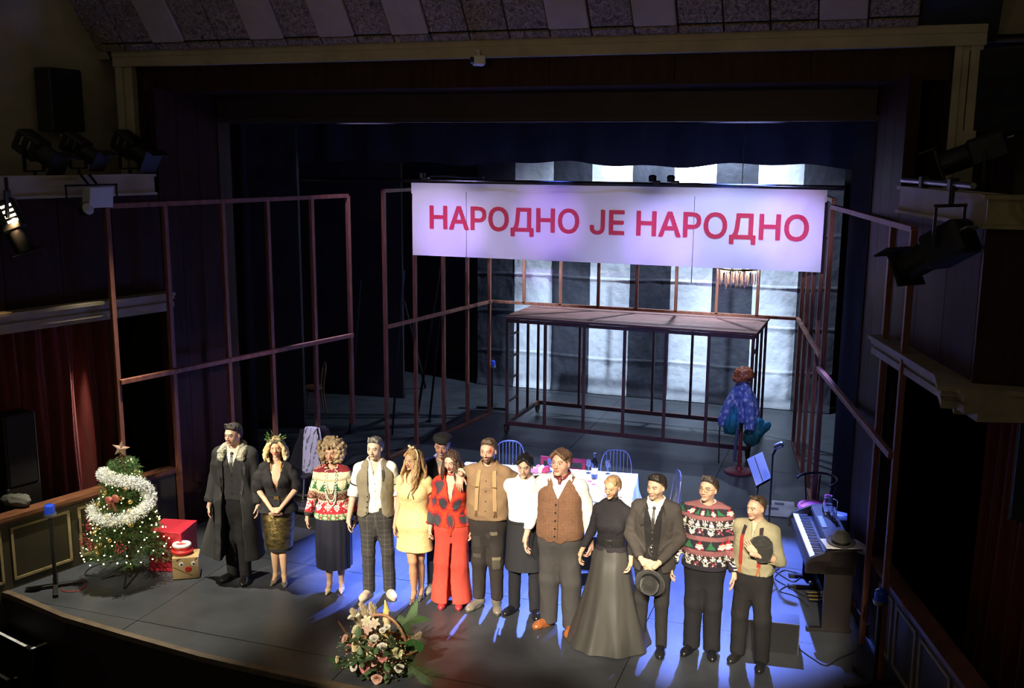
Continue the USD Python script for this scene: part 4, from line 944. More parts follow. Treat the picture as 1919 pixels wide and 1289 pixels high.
# 3: woman in Christmas jumper
ART = {'tree': ["....#....", "....#....", "...###...", "...###...", "..#####..", "..#####..", ".#######.", "#########", "....b...."],
 'santa': ["....r....", "...rr....", "..rrrr...", ".wwwwww..", "..ssss...", ".wssssw..", "wwwwwwww.", "rrwwwwrr.", "rrrwwrrr."],
 'snowman': ["...dd....", "..www....", "..www....", "...rrr...", ".wwwww...", ".wwwww...", "wwwwwww..", "wwwwwww..", ".wwwww..."],
 'deer': ["w..w.w..w", ".ww...ww.", "..w...w..", "..wwwww..", ".wwdwdww.", "..wwwww..", "..wwrww..", "...www...", "....w...."],
 'cane': ["r....r...", ".r..rw...", "..rr.r...", "..rr.....", ".rw.r....", "r.w..r...", "r.....r..", "......r..", "........."],
 'heart': [".cc...cc.", "cddc.cddc", "c.d.c.d.c", "c.......c", ".c..c..c.", "..c.d.c..", "...c.c...", "....c....", "........."],
 'flake': ["w...w...w", ".r.www.r.", "..w.w.w..", ".w..w..w.", "wwwwwwwww", ".w..w..w.", "..w.w.w..", ".r.www.r.", "w...w...w"],
 'holly': [".gg...gg.", "gGgg.ggGg", "gggGgGggg", ".gggrggg.", "..ggrgg..", "gGgg.ggGg", "ggg...ggg", ".........", "r..r.r..r"],
 'dots': ["w...w...w", ".........", "..w...w..", "........."]}
INK = {'#': (.03, .14, .06), 'b': (.12, .05, .02), 'r': (.42, .02, .03), 'w': (.78, .74, .64), 's': (.6, .38, .26), 'd': (.02, .02, .02), 'c': (.55, .35, .25), 'g': (.05, .16, .05), 'G': (.55, .55, .38)}
def knit(bands, axis_x, cell=.0085):
    def fn(V):
        x, y, z = V.T; arm = np.abs(x) > axis_x(z); cx = np.where(arm, np.sign(x) * (axis_x(z) + .065), 0); ang = np.arctan2(x - cx, -(y + 0 * x)); u = np.where(arm, ang * .055, ang * .165) + 3.0
        col = np.zeros((len(V), 3))
        for z0, z1, bg, arts, ink in bands:
            m = (z >= z0) & (z < z1)
            if not m.any(): continue
            c = np.tile(C3(*bg), (m.sum(), 1))
            if arts:
                cl = (z1 - z0) / 10.0; w = cl * 10.5 / 1; ui = u[m] / w; n = np.floor(ui).astype(int) % len(arts); gx = ((ui - np.floor(ui)) * 10.5).astype(int); gy = ((z1 - z[m]) / cl - .5).astype(int)
                for k, a in enumerate(arts):
                    A = ART[a]
                    for r_, row in enumerate(A):
                        for q_, ch in enumerate(row):
                            if ch != '.': c[(n == k) & (gx == q_) & (gy == r_)] = ink.get(ch, INK[ch])
            col[m] = c
        return col
    return fn
x, y = -5.20, 9.18
f = Fig('woman with big blonde curls in Christmas jumper, pearl strings and dark blue skirt', (x, y), facing(x, y, -8), 1.68, dict(female=True, arms={1: down(1, True, .034), -1: down(-1, True, .05)}, feet={1: (.075, -.01, .10), -1: (-.06, -.03, -.15)}, hair='curly', hair_col=(.30, .215, .12), hair_col2=(.46, .37, .26), yaw=-.12, bust=1, hs=1.0, lip=(.38, .15, .11), leg_col=(0.504, 0.326, 0.215), broad=1.04))
f.body(True, .012); f.hair()
ax3 = lambda z: np.interp(z, [.8, 1.1, 1.3, 1.45], [.186, .168, .168, .30])
B3 = [(.82, .875, (.035, .03, .03), None, {}), (.875, .965, (.55, .52, .38), ['holly', 'holly'], {'r': (.5, .05, .06)}), (.965, .985, (.40, .03, .04), ['dots'], {}), (.985, 1.10, (.40, .025, .04), ['flake', 'deer'], {}), (1.10, 1.115, (.60, .55, .42), None, {}), (1.115, 1.20, (.12, .045, .035), ['heart'], {}), (1.20, 1.215, (.5, .45, .30), None, {}), (1.215, 1.345, (.66, .62, .42), ['tree'], {}), (1.345, 1.365, (.42, .36, .22), ['dots'], {}), (1.365, 1.43, (.64, .58, .42), None, {}), (1.43, 1.6, (.20, .02, .03), ['heart'], {})]
o, S = f.top('jumper', .022, .895, knit(B3, ax3), sleeve=1.86, e2=.020, flare=.01, h=.0072, neck=(.074, 0, .012), wr=(.008, (10, 10, 7)), seed=5, ease=.012)
f.add('collar', MB().tube([(.073 * math.sin(a), .02 - .078 * math.cos(a), 1.468 - .022 * math.cos(a)) for a in np.linspace(0, 2 * PI, 36)], .010, 8), 'fabric', (.05, .02, .025))
for q in (-1, 1):
    a = f.arms[q]; E, W = C3(*a[0]), C3(*a[1]); f.add('cuff', MB().cyl(E + (W - E) * .83, E + (W - E) * .99, .047, .041, 16), 'fabric', (.035, .03, .03))
for k, (L, w) in enumerate(((1.215, .045), (1.12, .060), (1.06, .068))):
    t = np.linspace(0, 1, 46); th = (t - .5) * 2; xs = np.sin(th * PI / 2) * w * np.where(abs(th) > .7, 1, 1); zz = L + (1.49 - L) * np.abs(th) ** 2.4
    pts = []
    for a, b in zip(xs, zz): yv = S.front(a, min(b, 1.455)); pts.append((a, (yv if yv is not None else -.05) - .010, b))
    mb = MB(); 
    for p in pts: mb.ball(p, .0085, 1)
    f.add('pearl_string', mb, 'pearl')
f.add('skirt', skirt([(.30, .200, .175), (.5, .205, .175), (.75, .205, .155), (.90, .192, .138), (1.0, .170, .118), (1.06, .14, .10)], 14, .05, 3), 'satin', (.016, .017, .030))
f.shoes('pump', (.60, .48, .34), 'leather', .95, name='high_heel')

# 4: man in grey-olive waistcoat
mat('plaid', (.045, .042, .040), .85, attr=True, bump=.1, bscale=150)
def plaid(V):
    c = np.tile(C3(.042, .040, .039), (len(V), 1)); u = (np.arctan2(V[:, 0] - np.sign(V[:, 0]) * .09, -V[:, 1]) * .075)
    for q, per in ((u, .045), (V[:, 2], .055)):
        m = np.abs((q / per) % 1 - .5); c += np.where(m > .43, 1, 0)[:, None] * C3(.035, .032, .028)
    return c
x, y = -4.72, 9.24
f = Fig('man with greying hair in open olive waistcoat, white shirt and checked trousers', (x, y), facing(x, y, -4), 1.76, dict(arms={1: down(1, out=.0, fwd=.01), -1: down(-1, out=.03)}, feet={1: (.135, -.02, .32), -1: (-.09, -.03, -.42)}, hair='short', hair_col=(.05, .045, .04), hair_col2=(.30, .29, .27), streak=.5, quiff=(-.006, .012), yaw=-.30, skin=(0.560, 0.410, 0.310), beard=((.30, .26, .23), .12), jaw=1.0, blush=.1))
f.body(h=.012); f.hair()
o, S = f.top('shirt', .014, .98, (.78, .77, .72), sleeve=1.08, e2=.020, arm_e=.022, cuts=(vcut(1.36, 1.52, .045),), neck=(.058, 0, .02), wr=(.010, (10, 10, 8)), seed=6); f.add('collar', collar(open_=.55, spread=.042, drop=.06, r=.068), 'fabric', (.78, .77, .72))
f.buttons(S, [(0, z) for z in (1.30, 1.22, 1.14, 1.06)], .005, 'pearl')
for q in (-1, 1):
    a = f.arms[q]; E, W, sh = C3(*a[0]), C3(*a[1]), f.S[q]; d = unit(W - E)
    f.add('rolled_cuff', MB().tube([E + d * t for t in (-.01, .0, .025, .045, .05)], [.058, .064, .065, .062, .055], 16), 'fabric', (.78, .77, .72)); c = sh + (E - sh) * .62
    f.add('arm_garter', MB().tube([c - unit(E - sh) * .006, c + unit(E - sh) * .006], [.069, .069], 18), 'fabric', (.05, .045, .04))
f.trousers(plaid, 'plaid', hem=.066, knee=.070, seed=3, h=.009); f.shoes('shoe', (.60, .50, .38), 'fabric', 1.0, (.66, .58, .46))
o, Sv = f.top('waistcoat', .030, .915, lambda V: C3(.215, .190, .135) * (.9 + .25 * meshkit.noise(V * C3(60, 60, 8)))[:, None], arms=False, cuts=(opencut([.90, .96, 1.15, 1.3, 1.45, 1.55], [.155, .075, .058, .072, .072, .06]),), wr=(.008, (8, 8, 5)), seed=2, shoulders=.050)
f.buttons(Sv, [(-.078 - k * .004, 1.16 - .06 * k) for k in range(4)], .008)
f.add('waistcoat_lapel', ribbon(Sv, [(.085, 1.47), (.095, 1.40), (.082, 1.33)], .028, .006, .005, 6), 'fabric', (.05, .045, .035))

# 5: blonde woman in yellow lace dress
x, y = -4.29, 9.28
f = Fig('woman with long fair hair and bow headband in short yellow lace dress', (x, y), facing(x, y, -14), 1.66, dict(female=True, arms={1: down(1, True, .0), -1: down(-1, True, .0, .02)}, feet={1: (.055, .05, .10), -1: (.0, -.07, -.05)}, hair='long', hair_col=(.40, .24, .105), hair_col2=(.60, .43, .23), hair_len=.33, yaw=-.62, bust=1, blush=.5, lip=(.45, .16, .13), skin=(0.594, 0.357, 0.235), leg_col=(0.540, 0.317, 0.181), smile=.7, part=-.02))
f.body(True, .012); f.hair()
lace = lambda V: C3(.66, .56, .27) * (.78 + .45 * meshkit.fbm(V * 85, 2))[:, None]
o, S = f.top('dress', .016, .60, lace, 'lace', sleeve=.42, flare=.018, neck=(.082, -.03, -.045), wr=(.005, (8, 8, 5)), ease=.020, h=.0095, puff=.004)
for q in (-1, 1): f.add('ribbon_bow', ribbon(S, [(0, 1.345), (q * .022, 1.30), (q * .034, 1.245)], .010, .006, .003, 6), 'satin', (.10, .085, .03))
f.add('underskirt_hem', skirt([(.585, .158, .112), (.64, .160, .114)], 6, .01, nz=5), 'fabric', (.07, .055, .03))
f.shoes('pump', (.7, .62, .4), 'silver_shoe', .93, name='high_heel')
hb = f.add('headband', MB().tube([f.head_to_body(np.array([[.094 * math.cos(a), -.012 + .012 * math.sin(a), .040 + .098 * math.sin(a)]]))[0] for a in np.linspace(-.35, PI + .35, 26)], .010, 8), 'satin', (.74, .66, .42))
S = SDF((-.06, -.10, .09), (.06, .04, .20), .006)
for q in (-1, 1): S.cone((0, -.02, .142), (q * .035, -.03, .160), .009, .015, .004).ell((q * .035, -.03, .160), (.018, .012, .016), .006)
V, F = S.mesh(); f.add('bow', (f.head_to_body(V), F), 'satin', (.74, .66, .42), hb)

# 6: man in cap behind
x, y = -4.13, 9.66
f = Fig('smiling man in dark cap and scarf peeking out behind the woman in red', (x, y), facing(x, y, -4), 1.72, dict(arms={1: down(1, out=-.02), -1: ((-.315, -.05, 1.26), (-.345, -.225, 1.385), (-.15, -.55, -.35), (.25, .45, -.85), (.35, .5, .4))}, feet={1: (.11, .0, .2), -1: (-.11, -.06, -.3)}, hair='short', hair_col=(.03, .022, .018), yaw=-.08, roll=.06, smile=1.0, blush=.8, beard=((.12, .08, .06), .3), skin=(0.558, 0.323, 0.235)))
f.body(); f.hair()
o, S = f.top('coat', .026, .86, (.022, .022, .024), sleeve=1.95, cuts=(vcut(1.25, 1.5, .07),), wr=(.01, (7, 7, 5)))
f.trousers((.03, .03, .034), seed=9); f.shoes('shoe', (.30, .26, .22), 'leather')
S = SDF((-.15, -.15, 1.2), (.15, .13, 1.58), .008)
for k in range(3): 
    pts = [(.078 * math.sin(a) * (1 + .05 * k), .02 - .085 * math.cos(a), 1.475 + .02 * k - .03 * math.cos(a)) for a in np.linspace(0, 2 * PI, 16)]
    for a, b in zip(pts, pts[1:]): S.cone(a, b, .018, .018, .006)
S.cone((.03, -.085, 1.45), (.045, -.12, 1.28), .026, .03, .01)
f.add('scarf', wrinkle(S.mesh(), .004, (40, 40, 40)), 'fabric', lambda V: C3(.36, .31, .25) * (.6 + .8 * meshkit.noise(V * C3(50, 50, 50)))[:, None])
S = SDF((-.14, -.17, .02), (.14, .16, .17), .006); S.ell((0, .015, .098), (.108, .122, .050)).ell((0, .018, .072), (.086, .103, .030), .02).cone((-.05, -.075, .068), (.05, -.075, .068), .012, .012, .01); S.ell((0, -.095, .066), (.07, .045, .010), .012)
V, F = wrinkle(S.mesh(), .004, (20, 20, 20)); f.add('cap', (f.head_to_body(V), F), 'fabric', (.022, .022, .024))

# 7: woman in red
x, y = -3.88, 9.32
def blouse(V):
    u = np.arctan2(V[:, 0] - np.where(np.abs(V[:, 0]) > .185, np.sign(V[:, 0]) * .235, 0), -V[:, 1]) * np.where(np.abs(V[:, 0]) > .185, .065, .17); v = V[:, 2] + .02 * np.sin(u * 30)
    a = u / .175; b = v / .185; r_ = np.floor(b); a = a + .5 * (r_ % 2); fx, fz = (a - np.floor(a) - .5) * .175, (b - r_ - .5) * .185
    d = np.hypot(fx / .044, fz / .060); c = np.tile(C3(.55, .060, .022), (len(V), 1)); c[(d > 1.30) & (d < 1.55)] = C3(.46, .03, .03); c[d < 1.24] = C3(.22, .02, .05); c[d < 1.0] = C3(.055, .058, .066); return c
f = Fig('woman with long dark hair in red patterned blouse and wide red trousers', (x, y), facing(x, y, -8), 1.68, dict(female=True, arms={1: down(1, True, .012), -1: down(-1, True, .015)}, feet={1: (.085, -.05, .10), -1: (-.085, -.05, -.10)}, hair='long', hair_col=(.050, .030, .022), hair_col2=(.13, .07, .045), hair_len=.44, wave=.012, yaw=-.30, nod=.16, bust=1, closed=True, lip=(.34, .05, .05), skin=(0.612, 0.399, 0.302), part=.0))
f.body(False, .011); f.hair()
o, S = f.top('blouse', .020, .93, blouse, sleeve=1.88, e2=.030, arm_e=.024, cuts=(vcut(1.20, 1.5, .065),), h=.0078, wr=(.010, (9, 9, 6)), seed=8, ease=.012, neck=(.066, 0, .0))
f.trousers((.60, .075, .052), 'fabric', e=.014, knee=.112, hem=.150, z=.055, waist=1.06, hip=.102, wr=.008, seed=4, groove=.74)
f.add('waistband', band(f.tab, 1.045, .05, .016, .006), 'fabric', (.52, .03, .025))
for q, pts in ((1, [(0, 1.10), (.028, 1.0), (.012, .90)]), (-1, [(0, 1.10), (-.012, .98), (-.004, .84)])): f.add('tie_end', ribbon(S, pts, (.03, .05, .05, .045, .04, .02), .010, .004, 6), 'fabric', blouse)
f.add('choker', MB().tube([(.052 * math.sin(a), .034 - .054 * math.cos(a), 1.512 - .012 * math.cos(a)) for a in np.linspace(0, 2 * PI, 30)], .011, 8), 'satin', (.42, .025, .02)); f.shoes('shoe', (.34, .03, .04), 'satin', .92)
# 8: bearded man with braces
x, y = -3.49, 9.37
KH = lambda V: C3(.27, .175, .100) * (.85 + .3 * meshkit.noise(V * 14))[:, None]
f = Fig('bearded man in khaki shirt with braces and patched trousers, arm around the woman in red', (x, y), facing(x, y, -10), 1.83, dict(arms={1: ((.34, .13, 1.29), (.52, .16, 1.33), (.9, .0, -.3), (0, -.9, -.3)), -1: ((-.35, .19, 1.345), (-.275, -.055, 1.415), (.0, -.50, -.85), (.0, .80, -.5), (.25, .35, .3))}, feet={1: (.095, -.03, .22), -1: (-.095, -.02, -.5)}, hair='short', hair_col=(.085, .055, .035), hairline=.078, quiff=(0, .008), beard=((.075, .05, .035), .95), yaw=-.16, scar=1, skin=(0.558, 0.340, 0.252), fat=.12, broad=1.05, sh=.170))
f.body(); f.hair()
o, S = f.top('shirt', .018, .97, KH, sleeve={1: 1.95, -1: .45}, arm_e=.022, e2=.018, neck=(.060, 0, .02), wr=(.009, (8, 8, 6)), ease=.02, seed=11); f.add('collar', collar(open_=.42, spread=.045, drop=.055, r=.070), 'fabric', KH)
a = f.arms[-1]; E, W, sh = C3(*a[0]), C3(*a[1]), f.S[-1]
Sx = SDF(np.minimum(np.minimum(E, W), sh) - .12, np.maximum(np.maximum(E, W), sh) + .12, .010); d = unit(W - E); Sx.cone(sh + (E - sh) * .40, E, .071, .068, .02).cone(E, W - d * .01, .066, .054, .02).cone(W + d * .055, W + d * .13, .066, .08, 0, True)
f.add('sleeve', wrinkle(Sx.mesh(), .008, (16, 16, 16)), 'fabric', (.62, .54, .42), label='khaki sleeve with strong light put into its colour')  # strong light on this khaki sleeve is put into its pale colour
f.trousers((.040, .034, .032), hem=.062, knee=.076, z=.10, seed=12)
for px_, pz, w, hh, c in ((.075, .83, .075, .04, (.20, .17, .12)), (-.10, .73, .08, .12, (.05, .045, .042)), (.10, .56, .085, .03, (.20, .17, .12)), (.10, .50, .08, .10, (.09, .08, .06)), (-.10, .58, .085, .04, (.08, .07, .065)), (.02, .80, .05, .06, (.06, .05, .05))):
    f.add('patch', ribbon(f.trS, [(px_ - w / 2, pz), (px_ + w / 2, pz + .004)], hh, .006, .003, 6), 'fabric', c)
f.shoes('boot', (.19, .165, .13), 'leather', 1.02, (.10, .09, .08))
for q in (-1, 1):
    b = f.add('brace', ribbon(S, [(q * .075, 1.47), (q * .088, 1.30), (q * .095, 1.08)], .036, .012, .008, 12), 'fabric', (.42, .28, .14)); yb = S.front(q * .086, 1.32); f.add('brace_clip', MB().box((q * .086, (yb or -.12) - .012, 1.32), (.044, .006, .014), None, .002), 'gold', None, b)
    for dx in (-.012, .012): f.add('brace_tab', ribbon(S, [(q * .095, 1.085), (q * .095 + dx, 1.02)], .012, .013, .005, 4), 'leather', (.18, .10, .05), b)
f.buttons(S, [(0, z) for z in (1.38, 1.28, 1.18, 1.08)], .006)

# 9: waiter
x, y = -3.09, 9.36
WHT = lambda V: C3(.76, .78, .82) * (.95 + .08 * meshkit.noise(V * 10))[:, None]
f = Fig('dark-haired waiter in white shirt and long black apron', (x, y), facing(x, y, -8), 1.71, dict(arms={1: ((.36, .14, 1.26), (.50, .20, 1.24), (.9, .1, -.3), (0, -.9, -.3)), -1: ((-.30, .15, 1.24), (-.44, .20, 1.22), (-.9, .1, -.3), (0, -.9, -.3))}, feet={1: (.125, -.03, .25), -1: (-.11, .02, -.5)}, hair='curtain', hair_col=(.012, .010, .009), yaw=-.10, nod=.14, skin=(0.594, 0.383, 0.277), jaw=.95))
f.body(); f.hair()
o, S = f.top('shirt', .014, .98, WHT, sleeve=1.97, arm_e=.020, e2=.016, neck=(.058, 0, .02), wr=(.008, (8, 8, 6)), seed=13); f.add('collar', collar(open_=.34, spread=.040, drop=.05), 'fabric', (.78, .80, .84)); f.buttons(S, [(0, z) for z in (1.38, 1.30, 1.22, 1.14, 1.06)], .005, 'pearl')
f.trousers((.018, .018, .022), hem=.062, knee=.068, seed=14); f.shoes('shoe', (.012, .012, .013))
z0 = skirt([(.52, .215, .17), (.7, .205, .16), (.9, .196, .146), (1.0, .186, .138), (1.065, .180, .134)], 7, .035, 5); V, F = z0; c = V[F].mean(1); keep = c[:, 1] < .06
f.add('apron', (V, F[keep]), 'fabric', (.020, .021, .025)); f.add('apron_string', band(f.tab, 1.055, .03, .026, .006), 'fabric', (.02, .02, .024))

# 10: stout man in brown waistcoat
x, y = -2.65, 9.16
f = Fig('stout man in brown tweed waistcoat with dark red neckerchief', (x, y), facing(x, y, -12), 1.86, dict(arms={1: ((.262, .02, 1.16), (.300, -.03, .90), (-.05, -.15, -1), (-1, -.25, 0), (.9, .8, .5)), -1: ((-.270, .03, 1.16), (-.325, -.04, .91), (.05, -.2, -1), (1, -.2, 0), (.3, .4, .3))}, feet={1: (.13, -.045, .05), -1: (-.11, .03, -.62)}, hair='curtain', hair_col=(.12, .065, .035), part=-.025, yaw=-.26, nod=-.10, jaw=1.18, hs=1.04, skin=(0.594, 0.340, 0.252), blush=.6, fat=.20, fat_z=1.06, broad=1.04, sh=.178, smile=.5))
f.body(); f.hair()
o, S = f.top('shirt', .014, .98, (.78, .76, .68), sleeve=1.99, arm_e=.026, e2=.018, neck=(.066, 0, .02), wr=(.010, (9, 9, 7)), seed=15); f.add('collar', collar(open_=.50, spread=.05, drop=.07, r=.076), 'fabric', (.78, .76, .68))
TW = lambda V: C3(.190, .100, .060) * (.75 + .4 * meshkit.noise(V * C3(90, 90, 90)) + .14 * (np.abs((V[:, 0] / .03) % 1 - .5) > .42) + .10 * (np.abs((V[:, 2] / .03) % 1 - .5) > .42))[:, None]
o, Sv = f.top('waistcoat', .026, .915, TW, arms=False, cuts=(vcut(1.33, 1.52, .085), lambda X, Y, Z: np.maximum(Z - (.945 - .04 * np.clip(1 - np.abs(np.abs(X + .02) - .05) / .06, 0, 1)), Y - .0) + 0 * X), wr=(.005, (8, 8, 6)), h=.0095, seed=16)
f.buttons(Sv, [(-.014, 1.29 - .075 * k) for k in range(5)], .010)
f.add('button_placket', ribbon(Sv, [(.012, 1.33), (.012, 1.15), (.014, .96)], .004, .004, .002, 12), 'fabric', (.10, .045, .025))
Sn = SDF((-.12, -.15, 1.40), (.12, .12, 1.60), .006); pts = [(.068 * math.sin(a), .022 - .072 * math.cos(a), 1.535 - .022 * math.cos(a)) for a in np.linspace(0, 2 * PI, 18)]
for a, b in zip(pts, pts[1:]): Sn.cone(a, b, .019, .019, .008)
Sn.cone((0, -.055, 1.51), (0, -.075, 1.47), .024, .016, .01)
f.add('neckerchief', wrinkle(Sn.mesh(), .004, (40, 40, 40)), 'satin', lambda V: C3(.16, .03, .035) * (.5 + 1.0 * meshkit.noise(V * 60))[:, None])
f.trousers((.070, .066, .066), hem=.082, knee=.098, hip=.118, e=.016, seed=17); f.shoes('shoe', (.36, .115, .035), 'leather', 1.04, (.22, .08, .03))

# 11: woman in black polo neck and long skirt
x, y = -2.11, 9.06
f = Fig('fair-haired woman in black polo neck and long dark grey skirt', (x, y), facing(x, y, -12), 1.69, dict(female=True, arms={1: ((.205, .0, 1.16), (.225, -.10, .945), (-.08, -.2, -1), (-1, -.2, 0), (.5, .6, .4)), -1: ((-.215, .03, 1.15), (-.30, -.035, .95), (-.12, -.15, -1), (1, -.2, 0), (.5, .5, .4))}, feet={1: (.06, 0, .1), -1: (-.06, 0, -.1)}, hair='tied', hair_col=(.33, .205, .095), hair_col2=(.50, .36, .20), hair_e=.010, hairline=.064, yaw=-.22, nod=.05, bust=1, skin=(0.612, 0.374, 0.235), lip=(.46, .22, .15)))
f.body(False, .013); f.hair()
o, S = f.top('polo_neck_top', .012, 1.0, (.022, .020, .024), sleeve=1.9, e2=.012, wr=(.005, (12, 12, 9)), seed=18); Sn = SDF((-.09, -.09, 1.42), (.09, .12, 1.58), .006); Sn.cone((0, .022, 1.45), (0, .012, 1.535), .060, .056, .01)
f.add('polo_collar', Sn.mesh(), 'fabric', (.022, .020, .024))
f.add('skirt', skirt([(.012, .42, .40), (.25, .345, .32), (.55, .262, .235), (.80, .208, .175), (.92, .192, .140), (1.0, .166, .120), (1.06, .142, .104), (1.09, .134, .10)], 10, .06, 6, 150, 60), 'satin', (.052, .050, .046))
f.add('belt', band(f.tab, 1.095, .075, .014, .008), 'leather', (.020, .020, .021)); y0 = -.118
bk = MB()
for a, b in (((-.024, 1.125), (.024, 1.125)), ((-.024, 1.065), (.024, 1.065)), ((-.024, 1.065), (-.024, 1.125)), ((.024, 1.065), (.024, 1.125))): bk.bar((a[0], y0, a[1]), (b[0], y0, b[1]), .007, .007, (0, 1, 0))
f.add('buckle', bk, 'button')

# 12: man in suit holding a bowler
x, y = -1.69, 9.06
SUIT = lambda V: C3(.050, .044, .040) * (.9 + .2 * meshkit.noise(V * 30))[:, None]
f = Fig('man in dark three-piece suit holding a bowler hat in front', (x, y), facing(x, y, -10), 1.75, dict(arms={1: ((.245, -.01, 1.16), (.085, -.235, .985), (-.72, -.30, -.55), (-.5, .75, -.2), (.55, .6, .4)), -1: ((-.245, -.01, 1.16), (-.085, -.215, .995), (.70, -.36, -.55), (.5, .8, -.2), (.6, .7, .4))}, feet={1: (.105, -.05, .12), -1: (-.12, .03, -.42)}, hair='short', hair_col=(.022, .016, .012), quiff=(.004, .018), beard=((.10, .07, .05), .38), yaw=-.36, skin=(0.612, 0.408, 0.286), jaw=1.06))
f.body(); f.hair()
o, S = f.top('shirt', .010, 1.0, (.80, .77, .68), sleeve=1.9, neck=(.060, 0, .02), seed=19); f.add('collar', collar(open_=.26, spread=.036, drop=.05, r=.069), 'fabric', (.80, .77, .68))
tie(f, S, L=.30, col=(.045, .042, .035))
o, Sv = f.top('waistcoat', .020, .95, (.016, .015, .016), arms=False, cuts=(vcut(1.26, 1.50, .068),), seed=20); f.buttons(Sv, [(0, 1.24 - .065 * k) for k in range(4)], .007, 'silver_shoe'); f.add('watch_chain', MB().tube([(.0 - .03 * math.sin(PI * t), (Sv.front(0, 1.1) or -.14) - .012, 1.12 - .12 * t) for t in np.linspace(0, 1, 8)], .003, 5), 'silver_shoe')
f.trousers((.026, .025, .025), hem=.055, knee=.066, hip=.093, seed=21); f.shoes('shoe', (.012, .012, .012))
o, Sj = f.top('jacket', .031, .835, SUIT, sleeve=1.94, e2=.020, arm_e=.024, flare=.012, cuts=(opencut([.8, .95, 1.05, 1.3, 1.5, 1.56], [.125, .07, .055, .085, .085, .07]),), wr=(.008, (9, 9, 6)), zhi=1.50, seed=22)
for q in (-1, 1): f.add('lapel', ribbon(Sj, [(q * .085, 1.48), (q * .118, 1.36), (q * .105, 1.25), (q * .07, 1.09)], np.interp(np.linspace(0, 1, 14), [0, .3, .6, 1], [.02, .055, .045, .006]), .005, .004, 14), 'fabric', (.040, .035, .032))
f.buttons(Sj, [(.075, 1.06)], .008)
x12, y12, r12, s12 = x, y, facing(x, y, -10), 1.75 / 1.78

# 13: man in striped Christmas jumper
x, y = -1.22, 9.16
MV, DK = (.235, .095, .100), (.022, .020, .028)
B13 = [(.80, .915, DK, None, {}), (.915, .99, DK, ['deer', 'cane'], {'r': (.35, .06, .09)}), (.99, 1.045, DK, ['snowman', 'flake'], {'r': (.3, .02, .03)}), (1.045, 1.10, MV, None, {}), (1.10, 1.19, DK, ['tree', 'santa'], {}), (1.19, 1.235, MV, None, {}), (1.235, 1.315, DK, ['deer', 'cane'], {'r': (.40, .08, .12)}), (1.315, 1.322, (.6, .55, .5), None, {}), (1.322, 1.385, DK, ['snowman', 'flake'], {'r': (.3, .02, .03)}), (1.385, 1.42, MV, None, {}), (1.42, 1.485, DK, ['tree', 'santa'], {}), (1.485, 1.6, MV, None, {})]
ax13 = lambda z: np.interp(z, [.8, 1.1, 1.3, 1.46], [.205, .198, .190, .32])
f = Fig('man with glasses in striped Christmas jumper and black trousers', (x, y), facing(x, y, -8), 1.75, dict(arms={1: down(1, out=.034, fwd=.075, curl=(.25, .3, .25)), -1: down(-1, out=.040, fwd=.06, curl=(.3, .35, .3))}, feet={1: (.10, -.03, .22), -1: (-.10, -.02, -.26)}, hair='short', hair_col=(.030, .022, .018), hair_col2=(.14, .12, .10), streak=.3, quiff=(-.006, .014), yaw=-.30, nod=-.18, roll=.0, jaw=1.06, skin=(0.594, 0.365, 0.260), beard=((.20, .15, .12), .25), fat=.10, broad=1.0, sh=.176, blush=.5))
f.body(); f.hair()
o, S = f.top('jumper', .030, .90, knit(B13, ax13), sleeve=1.93, e2=.022, arm_e=.022, h=.0072, ease=.016, neck=(.072, 0, .012), wr=(.009, (8, 8, 6)), seed=23)
f.add('jumper_collar', MB().tube([(.072 * math.sin(a), .018 - .082 * math.cos(a), 1.475 - .022 * math.cos(a)) for a in np.linspace(0, 2 * PI, 36)], .011, 8), 'fabric', DK); f.add('shirt_collar', collar(1.50, open_=.5, r=.064, spread=.02, drop=.02, col_h=.03), 'fabric', (.78, .76, .70))
f.add('jumper_hem', band([(z, a + .026, b + .02, c, d) for z, a, b, c, d in f.tab], .915, .045, .012, .006), 'fabric', DK)
for q in (-1, 1):
    a = f.arms[q]; E, W = C3(*a[0]), C3(*a[1]); f.add('cuff', MB().cyl(E + (W - E) * .86, E + (W - E) * 1.0, .056, .046, 16), 'fabric', DK)
gm = MB()
for q in (-1, 1): gm.tube([(q * .033 + .023 * math.cos(a), -.1035 + .004 * abs(math.cos(a)), -.001 + .018 * math.sin(a)) for a in np.linspace(0, 2 * PI, 20)], .0016, 5).tube([(q * .056, -.100, .004), (q * .080, -.01, .002), (q * .081, .02, -.004)], .0014, 4)
gm.tube([(-.010, -.105, .002), (0, -.110, .004), (.010, -.105, .002)], .0015, 5); v, ff = gm.mesh(); f.add('spectacles', (f.head_to_body(v), ff), 'gold')
f.trousers((.016, .016, .019), hem=.080, knee=.086, hip=.108, e=.014, seed=24); f.shoes('shoe', (.010, .010, .011), 'leather', 1.0)

# 14: man holding his cap to his chest
x, y = -.77, 9.12
SG = lambda V: C3(.30, .275, .175) * (.88 + .25 * meshkit.noise(V * 12))[:, None]
f = Fig('balding man in sage green shirt with red braces, rightmost in the row', (x, y), facing(x, y, -14), 1.63, dict(arms={1: ((.265, -.045, 1.155), (.085, -.252, 1.255), (-.55, -.12, .62), (-.25, .95, .0), (.12, .2, .15), .16), -1: ((-.32, .15, 1.21), (-.44, .27, 1.06), (-.7, .5, -.2), (0, -.9, -.2))}, feet={1: (.15, -.06, .10), -1: (-.12, -.0, -.15)}, hair='short', hair_col=(.060, .038, .022), hairline=.094, hair_e=.004, quiff=(0, .0), scalp_k=.35, yaw=-.48, nod=.02, skin=(0.612, 0.374, 0.260), beard=((.20, .13, .09), .30), jaw=1.02, smile=.6, blush=.5, fat=.10))
f.body(h=.012); f.hair()
